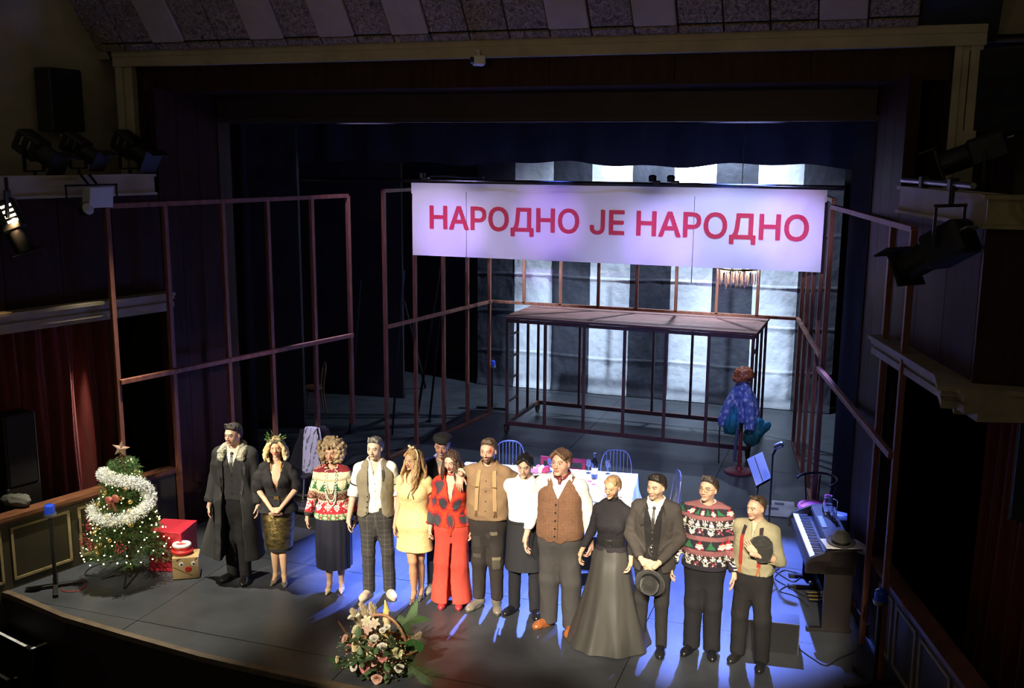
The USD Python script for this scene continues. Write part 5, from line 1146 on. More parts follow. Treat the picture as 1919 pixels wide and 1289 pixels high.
o, S = f.top('shirt', .018, .985, SG, sleeve={1: 1.25, -1: 1.9}, e2=.022, arm_e=.026, cuts=(vcut(1.37, 1.52, .032),), neck=(.060, 0, .02), wr=(.010, (9, 9, 7)), ease=.022, seed=25); f.add('collar', collar(open_=.45, spread=.016, drop=.02, r=.066, col_h=.028), 'fabric', SG)
f.buttons(S, [(0.0, 1.345), (0, 1.30), (0, 1.255)], .005, 'pearl')
for q in (-1, 1):
    b = f.add('brace', ribbon(S, [(q * .080, 1.475), (q * .098, 1.36), (q * .092, 1.09)], .034, .013, .010, 14), 'fabric', lambda V: np.where((V[:, 2] > 1.40)[:, None], C3(.03, .02, .02), C3(.34, .03, .025)))
    for dx in (-.020, .014): f.add('brace_strap', ribbon(S, [(q * .092, 1.10), (q * .092 + dx, 1.0)], .011, .014, .005, 5), 'leather', (.40, .12, .05), b)
f.trousers((.018, .017, .018), hem=.074, knee=.084, hip=.104, e=.016, seed=26, z=.05); f.shoes('boot', (.018, .017, .017), 'leather', 1.02)
x14, y14, r14, s14 = x, y, facing(x, y, -14), 1.63 / 1.78
# hats in the hands
def held(name, label, cat, loc, rz, sc, base):
    R = rotz(rz); p = R @ (C3(*base) * sc) + C3(*loc, 0); return thing(name, label, cat, p, rz)
t = held('bowler_hat', 'black bowler hat held upside down by the man in the suit', 'hat', (x12, y12), r12, s12, (0.02, -.265, .80))
Rh = rotx(PI * .62) 
BOWL = [(.0, .125), (.045, .122), (.075, .105), (.090, .07), (.094, .0), (.115, -.002), (.145, .010), (.152, .022), (.149, .024), (.140, .014), (.112, .006), (.09, .006), (.086, .06), (.07, .098), (.0, .115)]
obj('crown', MB().lathe(BOWL[:5] + BOWL[11:], 32, (0, 0, 0), Rh @ np.diag([.93, 1.1, 1])), 'black_hat' if 'black_hat' in M else mat('black_hat', (.016, .015, .014), .8, bump=.2, sheen=.3), t, smooth=40)
obj('brim', MB().lathe(BOWL[4:12], 32, (0, 0, 0), Rh @ np.diag([.93, 1.1, 1])), 'black_hat', t, smooth=40)
obj('hat_band', MB().lathe([(.0955, .004), (.0965, .008), (.0955, .034), (.094, .036)], 32, (0, 0, 0), Rh @ np.diag([.93, 1.1, 1])), 'satin_black' if 'satin_black' in M else mat('satin_black', (.010, .010, .010), .35), t, smooth=40)
t = held('flat_cap', 'dark flat cap pressed to the chest of the man with braces', 'hat', (x14, y14), r14, s14, (.105, -.198, 1.315))
S = SDF((-.16, -.07, -.14), (.16, .08, .14), .006); S.ell((0, 0, 0), (.125, .045, .105)).ell((.02, -.018, .02), (.085, .035, .07), .02); S.ell((-.02, -.01, -.095), (.08, .02, .04), .012)
V, F = wrinkle(S.mesh(), .007, (18, 18, 18), 3); V = V @ roty(-.75).T
obj('crown', (V, F), 'black_hat', t, smooth=True)
# ---------------------------------------------------------------- things on the stage
mat('needle', (.035, .085, .022), .6, attr=True)
mat('tinsel', (.86, .88, .86), .30, .25)
mat('fairy', (1, .85, .4), .4, emit=(1.0, .80, .30), estr=9.0)
mat('red_paper', (.50, .022, .045), .5, var=.08)
mat('kraft', (.46, .32, .15), .75, var=.1)
mat('white_plain', (.74, .72, .70), .6)
mat('red_plain', (.50, .022, .020), .45)
mat('brown_plain', (.075, .035, .018), .6)
mat('black_plain', (.012, .012, .012), .5)
mat('beacon_blue', (.02, .06, .55), .12, spec=.7)
mat('table_cloth', (.78, .78, .80), .75, var=.03, bump=.15, bscale=6)
mat('bottle_glass', (.010, .014, .010), .06, spec=.8)
mat('clear_glass', (.95, .96, 1.0), .03, trans=1.0)
mat('petal_red', (.55, .03, .06), .6)
mat('paper', (.75, .75, .76), .7)
mat('pink_vinyl', (.62, .12, .30), .30)
mat('amp_grey', (.10, .11, .16), .5)
mat('piano_black', (.020, .016, .015), .30)
mat('ivory', (.80, .80, .78), .3)
mat('stand_red', (.30, .045, .045), .4)
mat('crystal', (.85, .70, .72), .08, spec=.9, trans=.35)
mat('bulb', (1, .9, .7), .4, emit=(1.0, .74, .42), estr=34.0)
mat('led', (1, .95, .6), .4, emit=(1.0, .93, .55), estr=5.0)
mat('lamp_white', (.55, .56, .55), .5)
mat('bentwood', (.20, .085, .035), .4)

# platform on castors
t = thing('rolling_platform', 'long brown rolling platform with slatted cage under its board top', 'platform', (-5.53, 15.73, 0), math.atan2(-.12, 4.03))
PW, PD, PH = 4.03, 1.62, 2.02
for i in range(3):
    obj('top_board', MB().span((-.05, i * PD / 3 - .03 + .003, PH - .04), (1.42 if i != 1 else PW + .05, (i + 1) * PD / 3 - .03 - .003, PH), .004), 'platform_wood', t)
    if i != 1: obj('top_board', MB().span((1.426, i * PD / 3 - .03 + .003, PH - .04), (PW + .05, (i + 1) * PD / 3 - .03 - .003, PH), .004), 'platform_wood', t)
P4 = [(0, 0), (PW, 0), (PW, PD - .05), (0, PD - .05)]
for k in range(4):
    a, b = P4[k], P4[(k + 1) % 4]
    obj('top_rail', MB().bar((*a, PH - .075), (*b, PH - .075), .05, .05), 'platform_metal', t); obj('bottom_rail', MB().bar((*a, .19), (*b, .19), .06, .07), 'platform_metal', t)
for i in range(7):
    obj('post', MB().bar((PW * i / 6, 0, .19), (PW * i / 6, 0, PH - .05), .045), 'platform_metal', t)
for i in (0, 1, 3, 4, 6): obj('post', MB().bar((PW * i / 6 + (.12 if i in (1, 3, 4) else 0), PD - .05, .19), (PW * i / 6 + (.12 if i in (1, 3, 4) else 0), PD - .05, PH - .05), .04), 'platform_metal', t)
for x in (0, PW):
    for y in (.50, 1.02): obj('post', MB().bar((x, y, .19), (x, y, PH - .05), .04), 'platform_metal', t)
    for z in (.55, .93, 1.30, 1.68): obj('rung', MB().bar((x, 0, z), (x, .5, z), .03), 'platform_metal', t)
for x, y in P4:
    c = obj('castor_wheel', MB().lathe([(0, -.022), (.065, -.022), (.075, -.012), (.075, .012), (.065, .022), (0, .022)], 20, (x, y, .076), roty(PI / 2)), 'brown_plain', t)
    obj('castor_fork', MB().span((x - .035, y - .04, .07), (x - .027, y + .04, .16)).span((x + .027, y - .04, .07), (x + .035, y + .04, .16)).span((x - .045, y - .045, .15), (x + .045, y + .045, .165)), 'black_metal', c)

# chandelier
t = thing('chandelier', 'lit crystal chandelier hanging below the banner edge', 'chandelier', (-1.76, 15.4, 2.80))
obj('suspension', MB().cyl((0, 0, .45), (0, 0, 4.70), .006, n=6), 'steel', t)
obj('ring', MB().tube([(.30 * math.cos(a), .30 * math.sin(a), .22) for a in np.linspace(0, 2 * PI, 40)], .014, 8).tube([(.17 * math.cos(a), .17 * math.sin(a), .34) for a in np.linspace(0, 2 * PI, 30)], .012, 8), 'gold', t)
for k in range(8):
    a = k * PI / 4; obj('arm', MB().tube([(0, 0, .42), (.15 * math.cos(a), .15 * math.sin(a), .36), (.28 * math.cos(a), .28 * math.sin(a), .23)], .008, 6), 'gold', t)
    obj('candle_bulb', MB().lathe([(0, -.06), (.016, -.05), (.024, 0), (.014, .04), (0, .07)], 10, (.22 * math.cos(a), .22 * math.sin(a), .20)), 'bulb', t)
for k in range(44):
    ring = k % 3; a = k * 2 * PI / 44 * 1.0 + .05 * ring; r = (.31, .26, .17)[ring]; L = random.uniform(.17, .26)
    obj('crystal_drop', MB().lathe([(0, 0), (.009, -.01), (.011, -L * .8), (0, -L)], 5, (r * math.cos(a), r * math.sin(a), .21 - .03 * ring + random.uniform(-.02, .02))), 'crystal', t)

# coat stand figure with turban and robe
t = thing('costume_stand', 'red wooden stand dressed in blue robe and orange turban beside the platform', 'costume stand', (-1.55, 14.95, 0))
obj('base', MB().lathe([(0, 0), (.21, 0), (.215, .015), (.20, .03), (.06, .05), (.035, .09), (0, .09)], 28), 'stand_red', t, smooth=40)
obj('pole', MB().lathe([(.03, .06), (.034, .10), (.026, .13), (.040, .17), (.030, .20), (.036, .26), (.028, .30), (.028, 1.42), (0, 1.42)], 16), 'stand_red', t, smooth=40)
rc = lambda V: np.where((meshkit.noise(V * C3(30, 30, 20)) > .70)[:, None], C3(.66, .66, .74), np.where((meshkit.noise(V * 18 + 9) > .55)[:, None], C3(.09, .14, .40), C3(.17, .24, .52)))
def cloth_part(name, tab, folds, amp, seed, colf):
    VF = wrinkle(skirt(tab, folds, amp, seed, 80, 34), .012, (16, 16, 6), seed); obj(name, VF, 'satin', t, smooth=True, col=colf(VF[0]))
teal = lambda V: (C3(.02, .22, .30)[None] * (1 - np.clip((.86 - V[:, 2]) * 4, 0, 1))[:, None] + C3(.012, .115, .095) * np.clip((.86 - V[:, 2]) * 4, 0, 1)[:, None]) * (.6 + .8 * meshkit.noise(V * 25))[:, None]
cloth_part('robe', [(.80, .17, .12, .08, -.03), (.95, .19, .13, .07, -.02), (1.15, .165, .115, .04, 0), (1.30, .105, .085, .01, 0), (1.42, .06, .06, 0, 0)], 9, .16, 4, rc)
cloth_part('robe_sleeve', [(.70, .035, .035, -.29, -.05), (.85, .075, .065, -.25, -.04), (1.05, .085, .075, -.18, -.03), (1.22, .075, .065, -.11, -.02), (1.36, .05, .05, -.05, 0)], 6, .16, 6, rc)
cloth_part('robe_sleeve', [(.72, .07, .05, .14, -.15), (.90, .085, .065, .13, -.13), (1.10, .085, .075, .10, -.10), (1.28, .06, .06, .05, -.05)], 6, .15, 8, rc)
cloth_part('turquoise_skirt', [(.60, .10, .07, -.14, -.05), (.70, .125, .09, -.13, -.05), (.88, .10, .085, -.10, -.04), (1.10, .05, .05, -.04, -.02)], 7, .14, 2, teal)
S = SDF((-.10, -.26, .40), (.50, .20, 1.0), .011); S.cone((.16, -.06, .56), (.22, -.06, .80), .12, .10, .04, flat=((0, 1, 0), 1.5)).cone((.18, -.06, .58), (.38, -.05, .78), .10, .06, .04, flat=((0, 1, 0), 1.5)); VF = wrinkle(S.mesh(), .016, (12, 12, 5), 7); obj('turquoise_bag', VF, 'satin', t, col=teal(VF[0]))
S = SDF((-.2, -.2, 1.30), (.2, .2, 1.68), .010); S.ell((0, 0, 1.50), (.145, .14, .115)).ell((-.06, -.03, 1.44), (.10, .11, .055), .02).ell((0, 0, 1.36), (.055, .055, .07), .02)
VF = wrinkle(S.mesh(), .016, (16, 16, 22), 9); obj('turban', VF, 'satin', t, col=C3(.42, .115, .035) * (.5 + 1.0 * meshkit.noise(VF[0] * C3(30, 30, 30)))[:, None])
obj('hanging_strap', MB().tube([(-.30, -.04, .85), (-.31, -.05, .60), (-.30, -.05, .12)], .010, 6), 'black_cloth', t); obj('sleeve_tie', MB().tube([(-.03, -.14, .75), (-.05, -.15, .50), (-.055, -.14, .20)], .026, 8), 'amp_grey', t)

# table with cloth and what stands on it
TR = math.radians(7.5); TX, TY = -3.52, 11.42; TRM = rotz(TR)
def on_table(u, v, z=.766): return TRM @ C3(u, v, z) + C3(TX, TY, 0)
t = thing('dining_table', 'long table hidden under a white cloth behind the row of people', 'table', (TX, TY, 0), TR)
obj('tabletop', MB().box((0, 0, .74), (2.2, .88, .03), None, .005), 'brown_plain', t)
for sx, sy in itertools.product((-1, 1), repeat=2): obj('leg', MB().bar((sx * 1.0, sy * .36, 0), (sx * 1.03, sy * .38, .725), .05), 'brown_plain', t)
tt = thing('tablecloth', 'white tablecloth draped over the long table behind the row', 'tablecloth', (TX, TY, 0), TR)
n = 56; gx = np.linspace(-1.55, 1.55, n * 2); gy = np.linspace(-.95, .95, n); GX, GY = np.meshgrid(gx, gy)
ox, oy = np.maximum(np.abs(GX) - 1.11, 0), np.maximum(np.abs(GY) - .45, 0); o = np.hypot(ox, oy); flare_ = .06 + .03 * np.sin(GX * 9) * (oy > 0) + .03 * np.sin(GY * 11) * (ox > 0)
PX = np.clip(GX, -1.11, 1.11) + np.sign(GX) * (ox / (o + 1e-6)) * flare_ * np.minimum(o * 2.2, 1); PY = np.clip(GY, -.45, .45) + np.sign(GY) * (oy / (o + 1e-6)) * flare_ * np.minimum(o * 2.2, 1)
PZ = .762 - np.maximum(o - .02, 0) * .98 + .003 * np.sin(GX * 13 + GY * 7) * (o == 0)
obj('cloth', MB().grid(np.stack([PX, PY, PZ], -1)), 'table_cloth', tt, smooth=True)
t = thing('wine_bottle', 'dark wine bottle at the right half of the white table', 'bottle', on_table(.60, .14))
obj('body', MB().lathe([(0, 0), (.038, 0), (.040, .01), (.040, .19), (.034, .22), (.016, .25), (.0145, .30), (.017, .302), (.017, .318), (0, .318)], 20), 'bottle_glass', t, smooth=40); obj('label', MB().lathe([(.0406, .06), (.0406, .14)], 20), 'paper', t, smooth=True); obj('foil', MB().lathe([(.0172, .265), (.0178, .32), (0, .322)], 14), 'black_plain', t)
GL = [(0, 0), (.032, 0), (.033, .003), (.005, .008), (.004, .07), (.012, .078), (.034, .10), (.038, .13), (.034, .165), (.032, .165), (.036, .13), (.031, .10), (.010, .083), (0, .082)]
def glass(u, v, lab):
    t = thing('wine_glass', lab, 'glass', on_table(u, v)); obj('bowl', MB().lathe(GL[5:], 18), 'clear_glass', t, smooth=True); obj('stem', MB().lathe(GL[:6], 18), 'clear_glass', t, smooth=True)
glass(.50, .34, 'wine glass just left of the dark bottle on the white table'); glass(.74, .36, 'wine glass just right of the dark bottle on the white table'); glass(.02, .30, 'wine glass beside the pink heap on the white table')
for k, (u, v) in enumerate(((.56, .0), (.62, -.10))): tag(obj('petal', MB().ball(on_table(u, v, .772), .022, 1, (1.4, .8, .3)), 'petal_red'), 'red petal on the white tablecloth, %s the bottle' % ('just below' if k == 0 else 'farther below'), 'petal')
t = thing('napkin_heap', 'crumpled pink and white napkins at the middle of the white table', 'napkin', on_table(-.10, .22))
for k, c in enumerate(((.60, .22, .26), (.68, .66, .70), (.45, .05, .08))):
    S = SDF((-.13, -.10, -.01), (.13, .10, .12), .008); S.ell((-.06 + .05 * k, .02 * k - .02, .03), (.07, .05, .035)).ell((-.03 + .06 * k, .02, .05), (.035, .03, .04), .02); S.keep(lambda X, Y, Z: -Z + 0 * X + 0 * Y); VF = wrinkle(S.mesh(), .012, (25, 25, 25), k); obj('napkin', VF, 'fabric', t, col=np.tile(C3(*c), (len(VF[0]), 1)))

# wire-backed chairs
def wire_chair(loc, rz, label):
    t = thing('wire_chair', label, 'chair', loc, rz)
    obj('seat', MB().lathe([(0, .445), (.20, .445), (.21, .455), (.20, .468), (0, .47)], 28), 'black_plastic', t, smooth=40)
    for a in (.8, 2.34, 3.94, 5.48): obj('leg', MB().tube([(.17 * math.cos(a), .17 * math.sin(a), .45), (.22 * math.cos(a), .22 * math.sin(a), .006)], .010, 8), 'black_metal', t)
    arch = [(-.20, .17, .46), (-.205, .20, .66), (-.17, .22, .83), (-.09, .23, .895), (0, .235, .905), (.09, .23, .895), (.17, .22, .83), (.205, .20, .66), (.20, .17, .46)]
    p = PchipInterpolator(range(9), np.array(arch))(np.linspace(0, 8, 40)); obj('back_hoop', MB().tube(p, .009, 8), 'steel', t)
    for x in (-.14, -.09, -.045, 0, .045, .09, .14): obj('back_wire', MB().tube([(x * .9, .185, .465), (x, .232, .60), (x, .235, .90 - abs(x) ** 2 * 3.0)], .0042, 6), 'steel', t)
    return t
wire_chair((-4.24, 12.15, 0), .3, 'black chair with steel wire back behind the bearded man'); wire_chair((-2.86, 12.25, 0), .0, 'black chair with steel wire back behind the wine bottle')
wire_chair((-2.15, 11.75, 0), -1.2, 'black chair with steel wire back at the right end of the white table'); wire_chair((-2.75, 10.65, 0), PI + .2, 'black chair with steel wire back in front of the table, behind the woman in black')
t = thing('red_chair', 'red painted wooden chair behind the middle of the white table', 'chair', (-3.55, 12.25, 0), .13)
obj('seat', MB().box((0, 0, .45), (.62, .40, .03), None, .008), 'red_plain', t)
for sx, sy in itertools.product((-1, 1), repeat=2): obj('leg', MB().bar((sx * .28, sy * .17, 0), (sx * .28, sy * .17, .44 if sy < 0 else .74), .04), 'red_plain', t)
for z in (.57, .71): obj('back_rail', MB().bar((-.30, .17, z), (.30, .17, z), .03, .055), 'red_plain', t)

# chair with a black coat and a white striped shawl over it
t = thing('black_chair', 'black metal chair under the heap of clothes at the left', 'chair', (-6.93, 11.45, 0), -.25)
obj('seat', MB().box((0, 0, .45), (.46, .42, .03), None, .01), 'black_plastic', t)
for sx in (-1, 1):
    obj('leg', MB().tube([(sx * .22, -.20, .45), (sx * .23, -.26, .01)], .011, 8), 'steel', t); obj('leg', MB().tube([(sx * .22, .20, .93), (sx * .22, .19, .45), (sx * .23, .26, .01)], .011, 8), 'steel', t)
obj('back_rest', MB().tube([(-.22, .20, .93), (0, .22, .95), (.22, .20, .93)], .012, 8), 'steel', t); obj('stretcher', MB().tube([(-.23, -.23, .22), (.23, -.23, .22)], .008, 6), 'steel', t)
def drape_heap(name, label, col, dx, w, zt, zb, seed, tilt=0.0, lift=0.0):
    t = thing(name, label, 'garment', (-6.93, 11.45, 0), -.25); nu, nv = 30, 44; P = np.zeros((nv, nu, 3))
    for j, v in enumerate(np.linspace(-1, 1, nv)):
        for i, u in enumerate(np.linspace(-1, 1, nu)):
            k = abs(v); f = .02 * math.sin(u * 9 + seed) * k + .012 * math.sin(u * 17 + seed * 2)
            P[j, i] = (dx + u * w * (.75 + .35 * k) + tilt * k * (1 if v < 0 else .3), .21 + (-lift * min(1, k * 4) - .085 * k ** .7 - .11 * max(0, k - .25) if v < 0 else .09 * k ** .7) + f, zt - (zt - zb) * max(0, k - .06) - .02 * u * u * (1 - k))
    V, F = MB().grid(P).mesh(); V2 = V - vnormals(V, F) * .008
    mb = MB().add(V, F).add(V2, F[:, ::-1]); V = mb.mesh()[0]; obj('cloth', mb, 'fabric', t, col=col(V) if callable(col) else np.tile(C3(*col), (len(V), 1)))
drape_heap('black_coat', 'black coat hung over the chair back under the white shawl', (.020, .020, .022), .02, .30, .985, .42, 1)
drape_heap('striped_shawl', 'white shawl with dark stripes thrown over the black coat', lambda V: np.where(((V[:, 0] * 1.0) % .085 < .010)[:, None], C3(.05, .05, .06), C3(.72, .70, .78)), .03, .20, 1.03, .40, 4, .18, .05)
t = thing('black_jacket', 'black jacket with white edging beside the white shawl', 'garment', (-6.93, 11.45, 0), -.25)
S = SDF((.05, .0, .35), (.46, .40, 1.1), .010); S.cone((.17, .22, 1.0), (.33, .10, .56), .07, .09, .03).cone((.20, .24, .98), (.36, .24, .60), .05, .06, .03); VF = wrinkle(S.mesh(), .012, (14, 14, 8), 2); obj('jacket', VF, 'fabric', t, col=np.tile(C3(.016, .016, .018), (len(VF[0]), 1)))
obj('edging', MB().tube([(.17, .15, 1.06), (.24, .10, 1.00), (.34, .03, .72), (.38, .03, .58), (.30, .0, .47)], .011, 6), 'white_plain', t)
t = thing('low_rostrum', 'low black rostrum with pale edge behind the woman with curls', 'rostrum', (-6.45, 11.0, 0), -.10)
obj('frame', MB().bar((-.55, -.2, .20), (.55, -.2, .20), .02).bar((-.55, .25, .20), (.55, .25, .20), .02), 'steel', t); obj('top', MB().box((0, .02, .175), (1.1, .5, .03), None, .004), 'black_plain', t)
for sx, sy in itertools.product((-1, 1), repeat=2): obj('leg', MB().bar((sx * .5, .02 + sy * .2, 0), (sx * .5, .02 + sy * .2, .16), .03), 'black_metal', t)

# microphone with music sheet
t = thing('microphone_stand', 'black microphone stand with chrome microphone behind the balding man', 'microphone stand', (-.82, 11.45, 0))
obj('pole', MB().cyl((0, 0, .02), (0, 0, 1.36), .011, n=10), 'black_metal', t); obj('base', MB().lathe([(0, 0), (.15, 0), (.15, .012), (.02, .03), (0, .03)], 24), 'black_metal', t)
obj('clip', MB().bar((0, 0, 1.34), (.03, -.01, 1.42), .022), 'black_plastic', t)
m_ = obj('microphone', MB().lathe([(0, -.055), (.026, -.05), (.034, -.02), (.034, .045), (.024, .06), (0, .065)], 16, (.055, -.01, 1.46), roty(1.05)), 'steel', t, smooth=40)
for k in range(5): obj('grille_rib', MB().tube([(.055 + (q := roty(1.05) @ C3(.0355 * math.cos(a), .0355 * math.sin(a), -.03 + .018 * k))[0], -.01 + q[1], 1.46 + q[2]) for a in np.linspace(0, 2 * PI, 16)], .002, 4), 'black_metal', m_)
t = thing('music_stand', 'music stand with leaning white sheets beside the microphone', 'music stand', (-.95, 11.28, 0))
obj('pole', MB().cyl((0, 0, .02), (0, 0, 1.05), .009, n=8), 'black_metal', t)
for a in (0, 2.1, 4.2): obj('leg', MB().tube([(0, 0, .22), (.22 * math.cos(a), .22 * math.sin(a), .008)], .008, 6), 'black_metal', t)
Rm = rotz(1.22) @ rotx(-.42)
obj('desk', MB().box((0, .02, 1.18), (.34, .012, .30), Rm), 'black_metal', t)
for k, dx in enumerate((-.09, .09)): obj('sheet', MB().box(C3(0, .02, 1.18) + Rm @ C3(dx, -.012 - .003 * k, .03), (.20, .002, .31), Rm), 'paper', t)
for k, (px_, py_, a) in enumerate(((-.80, 13.62, .1), (-.62, 13.42, -.15), (-.86, 13.38, .05))):
    tp_ = thing('paper_sheet', ('white printed sheet on the floor left of the pink stool, farthest back', 'white printed sheet on the floor nearest the pink stool', 'white printed sheet on the floor left of the pink stool, nearest the front')[k], 'paper', (px_, py_, .003 + .002 * k), a)
    obj('sheet', MB().box((0, 0, 0), (.30, .42, .0015)), 'paper', tp_); obj('picture', MB().box((-.05 + .08 * (k % 2), .08, .0012), (.13, .10, .001)), 'amp_grey', tp_)

# bistro stool with curved back
t = thing('bistro_chair', 'bistro chair with pink seat and curved black back behind the piano', 'chair', (-.35, 12.42, 0), -.5)
obj('seat', MB().lathe([(0, .44), (.20, .44), (.215, .455), (.20, .485), (.10, .495), (0, .496)], 32), 'pink_vinyl', t, smooth=50)
for a in (.7, 2.4, 3.9, 5.5): obj('leg', MB().tube([(.16 * math.cos(a), .16 * math.sin(a), .44), (.20 * math.cos(a), .20 * math.sin(a), .01)], .012, 8), 'black_metal', t)
obj('foot_ring', MB().tube([(.175 * math.cos(a), .175 * math.sin(a), .20) for a in np.linspace(0, 2 * PI, 30)], .007, 6), 'black_metal', t)
obj('back_rail', MB().tube([(.235 * math.sin(a), .235 * math.cos(a) * 1.05, .80 + .02 * math.cos(a)) for a in np.linspace(-1.9, 1.9, 30)], .016, 8), 'black_metal', t, smooth=True)
for a in (-1.2, -.4, .4, 1.2): obj('back_support', MB().tube([(.18 * math.sin(a), .18 * math.cos(a), .45), (.235 * math.sin(a), .245 * math.cos(a), .80)], .010, 8), 'black_metal', t)

# digital piano
PR = .20; t = thing('digital_piano', 'black digital piano with open keyboard at the right of the stage', 'piano', (.02, 10.0, 0), PR); L_ = 1.36
obj('end_panel', MB().span((-.17, 0, .03), (.10, .03, .70), .004), 'piano_black', t); obj('end_panel', MB().span((-.17, L_ - .03, .03), (.10, L_, .70), .004), 'piano_black', t)
for y in (0, L_ - .05): obj('foot', MB().span((-.32, y - .005, 0), (.12, y + .05, .035), .006), 'piano_black', t)
obj('back_board', MB().span((.07, .03, .25), (.10, L_ - .03, .70)), 'piano_black', t)
obj('key_bed', MB().prism([(-.34, .62), (-.34, .70), (-.30, .735), (-.13, .755), (-.13, .84), (.11, .86), (.11, .62)], 0, L_, np.array([[1.0, 0, 0], [0, 0, 1], [0, 1, 0]])), 'piano_black', t)
for y in (0, L_ - .045): obj('cheek', MB().prism([(-.36, .61), (-.36, .70), (-.31, .77), (-.12, .86), (.12, .88), (.12, .61)], y, y + .045, np.array([[1.0, 0, 0], [0, 0, 1], [0, 1, 0]])), 'piano_black', t)
kw = (L_ - .10) / 52
for k in range(52): obj('white_key', MB().span((-.315, .05 + k * kw + .0006, .735), (-.165, .05 + (k + 1) * kw - .0006, .762), .002), 'ivory', t)
for k in range(51):
    if k % 7 not in (1, 4): obj('black_key', MB().span((-.262, .05 + (k + 1) * kw - .006, .760), (-.165, .05 + (k + 1) * kw + .006, .775), .002), 'black_plain', t)
obj('control_panel', MB().box((-.05, L_ / 2, .865), (.15, L_ - .12, .012), roty(-.12)), 'piano_black', t); obj('display', MB().box((-.09, L_ / 2 + .10, .872), (.05, .34, .006), roty(-.12)), 'amp_grey', t)
pb = obj('pedal_board', MB().span((-.06, .03, .06), (-.03, L_ - .03, .16)), 'piano_black', t)
for k in range(3): obj('pedal', MB().box((-.13, L_ / 2 - .09 + .09 * k, .075), (.15, .035, .012), None, .005), 'gold', pb)
Rp = rotz(PR); onp = lambda u, v, z: Rp @ C3(u, v, z) + C3(.02, 10.0, 0)
t = thing('score_book', 'open white score lying under the bowler hat on the piano', 'book', onp(-.02, .10, .884), PR + .1); obj('cover', MB().box((0, 0, .004), (.36, .25, .008)), 'black_plain', t); obj('pages', MB().box((0, 0, .013), (.35, .24, .010)), 'paper', t)
t = thing('bowler_hat', 'grey bowler hat lying on the near end of the piano', 'hat', onp(-.02, .10, .903), PR)
mat('grey_felt', (.060, .056, .048), .85, bump=.2, sheen=.2)
obj('crown', MB().lathe(BOWL[:5] + BOWL[11:], 32, (0, 0, .003), np.diag([.93, 1.1, 1])), 'grey_felt', t, smooth=40); obj('brim', MB().lathe(BOWL[4:12], 32, (0, 0, .003), np.diag([.93, 1.1, 1])), 'grey_felt', t, smooth=40); obj('hat_band', MB().lathe([(.0955, .004), (.0965, .008), (.0955, .034), (.094, .036)], 32, (0, 0, .003), np.diag([.93, 1.1, 1])), 'satin_black', t, smooth=40)
t = thing('loose_papers', 'loose white papers on the piano edge right of the bowler hat', 'paper', onp(.17, .16, .83), PR - .2)
for k in range(3): obj('sheet', MB().box((.0 + .02 * k, .02 * k, .004 * k), (.16, .21, .002), roty(.25 + .1 * k)), 'paper', t)
obj('bracket', MB().bar((-.09, -.05, -.14), (-.09, .05, -.14), .02).bar((-.09, 0, -.14), (-.05, 0, -.02), .016), 'black_metal', t)
t = thing('water_jug', 'clear glass water jug on the far end of the piano', 'jug', onp(.0, 1.02, .884)); obj('jug', MB().lathe([(0, 0), (.045, 0), (.055, .02), (.058, .10), (.042, .17), (.048, .20), (.045, .20), (.039, .17), (.054, .10), (.050, .02), (0, .006)], 22), 'clear_glass', t, smooth=True); obj('handle', MB().tube([(.045, 0, .17), (.095, 0, .15), (.095, 0, .07), (.057, 0, .05)], .007, 8), 'clear_glass', t, smooth=True)
for k, v in enumerate((.90, .82)):
    t = thing('tumbler', ('drinking glass next to the water jug on the piano', 'drinking glass second from the water jug on the piano')[k], 'glass', onp(.03, v, .884)); obj('glass', MB().lathe([(0, 0), (.028, 0), (.034, .11), (.032, .11), (.026, .006), (0, .006)], 18), 'clear_glass', t, smooth=True)
t = thing('floor_speaker', 'blue-grey active speaker with rounded back beside the pink stool', 'speaker', (-.06, 11.55, 0), -.3)
S = SDF((-.24, -.22, -.01), (.24, .22, .76), .012); S.loft([(.01, .15, .12), (.1, .165, .135), (.48, .165, .135), (.66, .135, .10), (.71, .09, .06)], p=3); obj('cabinet', S.mesh(), 'amp_grey', t, smooth=True); obj('badge', MB().box((.06, -.139, .52), (.065, .006, .026), rotx(.02), .002), 'white_plain', t)
t = thing('stage_monitor', 'black wedge monitor speaker on the floor behind the balding man', 'speaker', (-.62, 9.52, 0), .1)
obj('cabinet', MB().prism([(-.17, 0), (.17, 0), (.17, .17), (.05, .31), (-.17, .31)], -.27, .27, np.array([[0, 0, 1.0], [1, 0, 0], [0, 1, 0]])), 'black_plastic', t); obj('corner_trim', MB().bar((-.27, -.17, .308), (.27, -.17, .308), .008).bar((.268, -.17, .0), (.268, -.17, .31), .008), 'amp_grey', t); obj('handle', MB().box((.272, 0, .2), (.01, .12, .03), None, .004), 'amp_grey', t)
def cable(name, label, pts, r=.006, m='black_plastic', z=.007):
    p = np.array([(a, b, z if len(q) == 0 else q[0]) for a, b, *q in pts], float); p = PchipInterpolator(range(len(p)), p)(np.linspace(0, len(p) - 1, len(p) * 9)); return tag(obj(name, MB().tube(p, r, 6), m, smooth=True), label, 'cable')
cable('cable', 'black cable looping on the blue floor left of the piano', [(-.35, 10.75), (-.55, 10.95), (-.70, 11.15), (-.60, 11.40), (-.42, 11.32), (-.50, 11.10), (-.72, 11.35), (-.85, 11.6)])
cable('cable', 'second black cable tangled on the floor beside the piano foot', [(-.30, 10.5), (-.45, 10.72), (-.62, 10.80), (-.50, 11.0), (-.30, 10.95), (-.25, 11.2)])
cable('cable', 'thin cable from the stage monitor towards the piano', [(-.33, 9.5), (-.20, 9.35), (-.08, 9.25), (.05, 9.45), (.18, 9.62)])
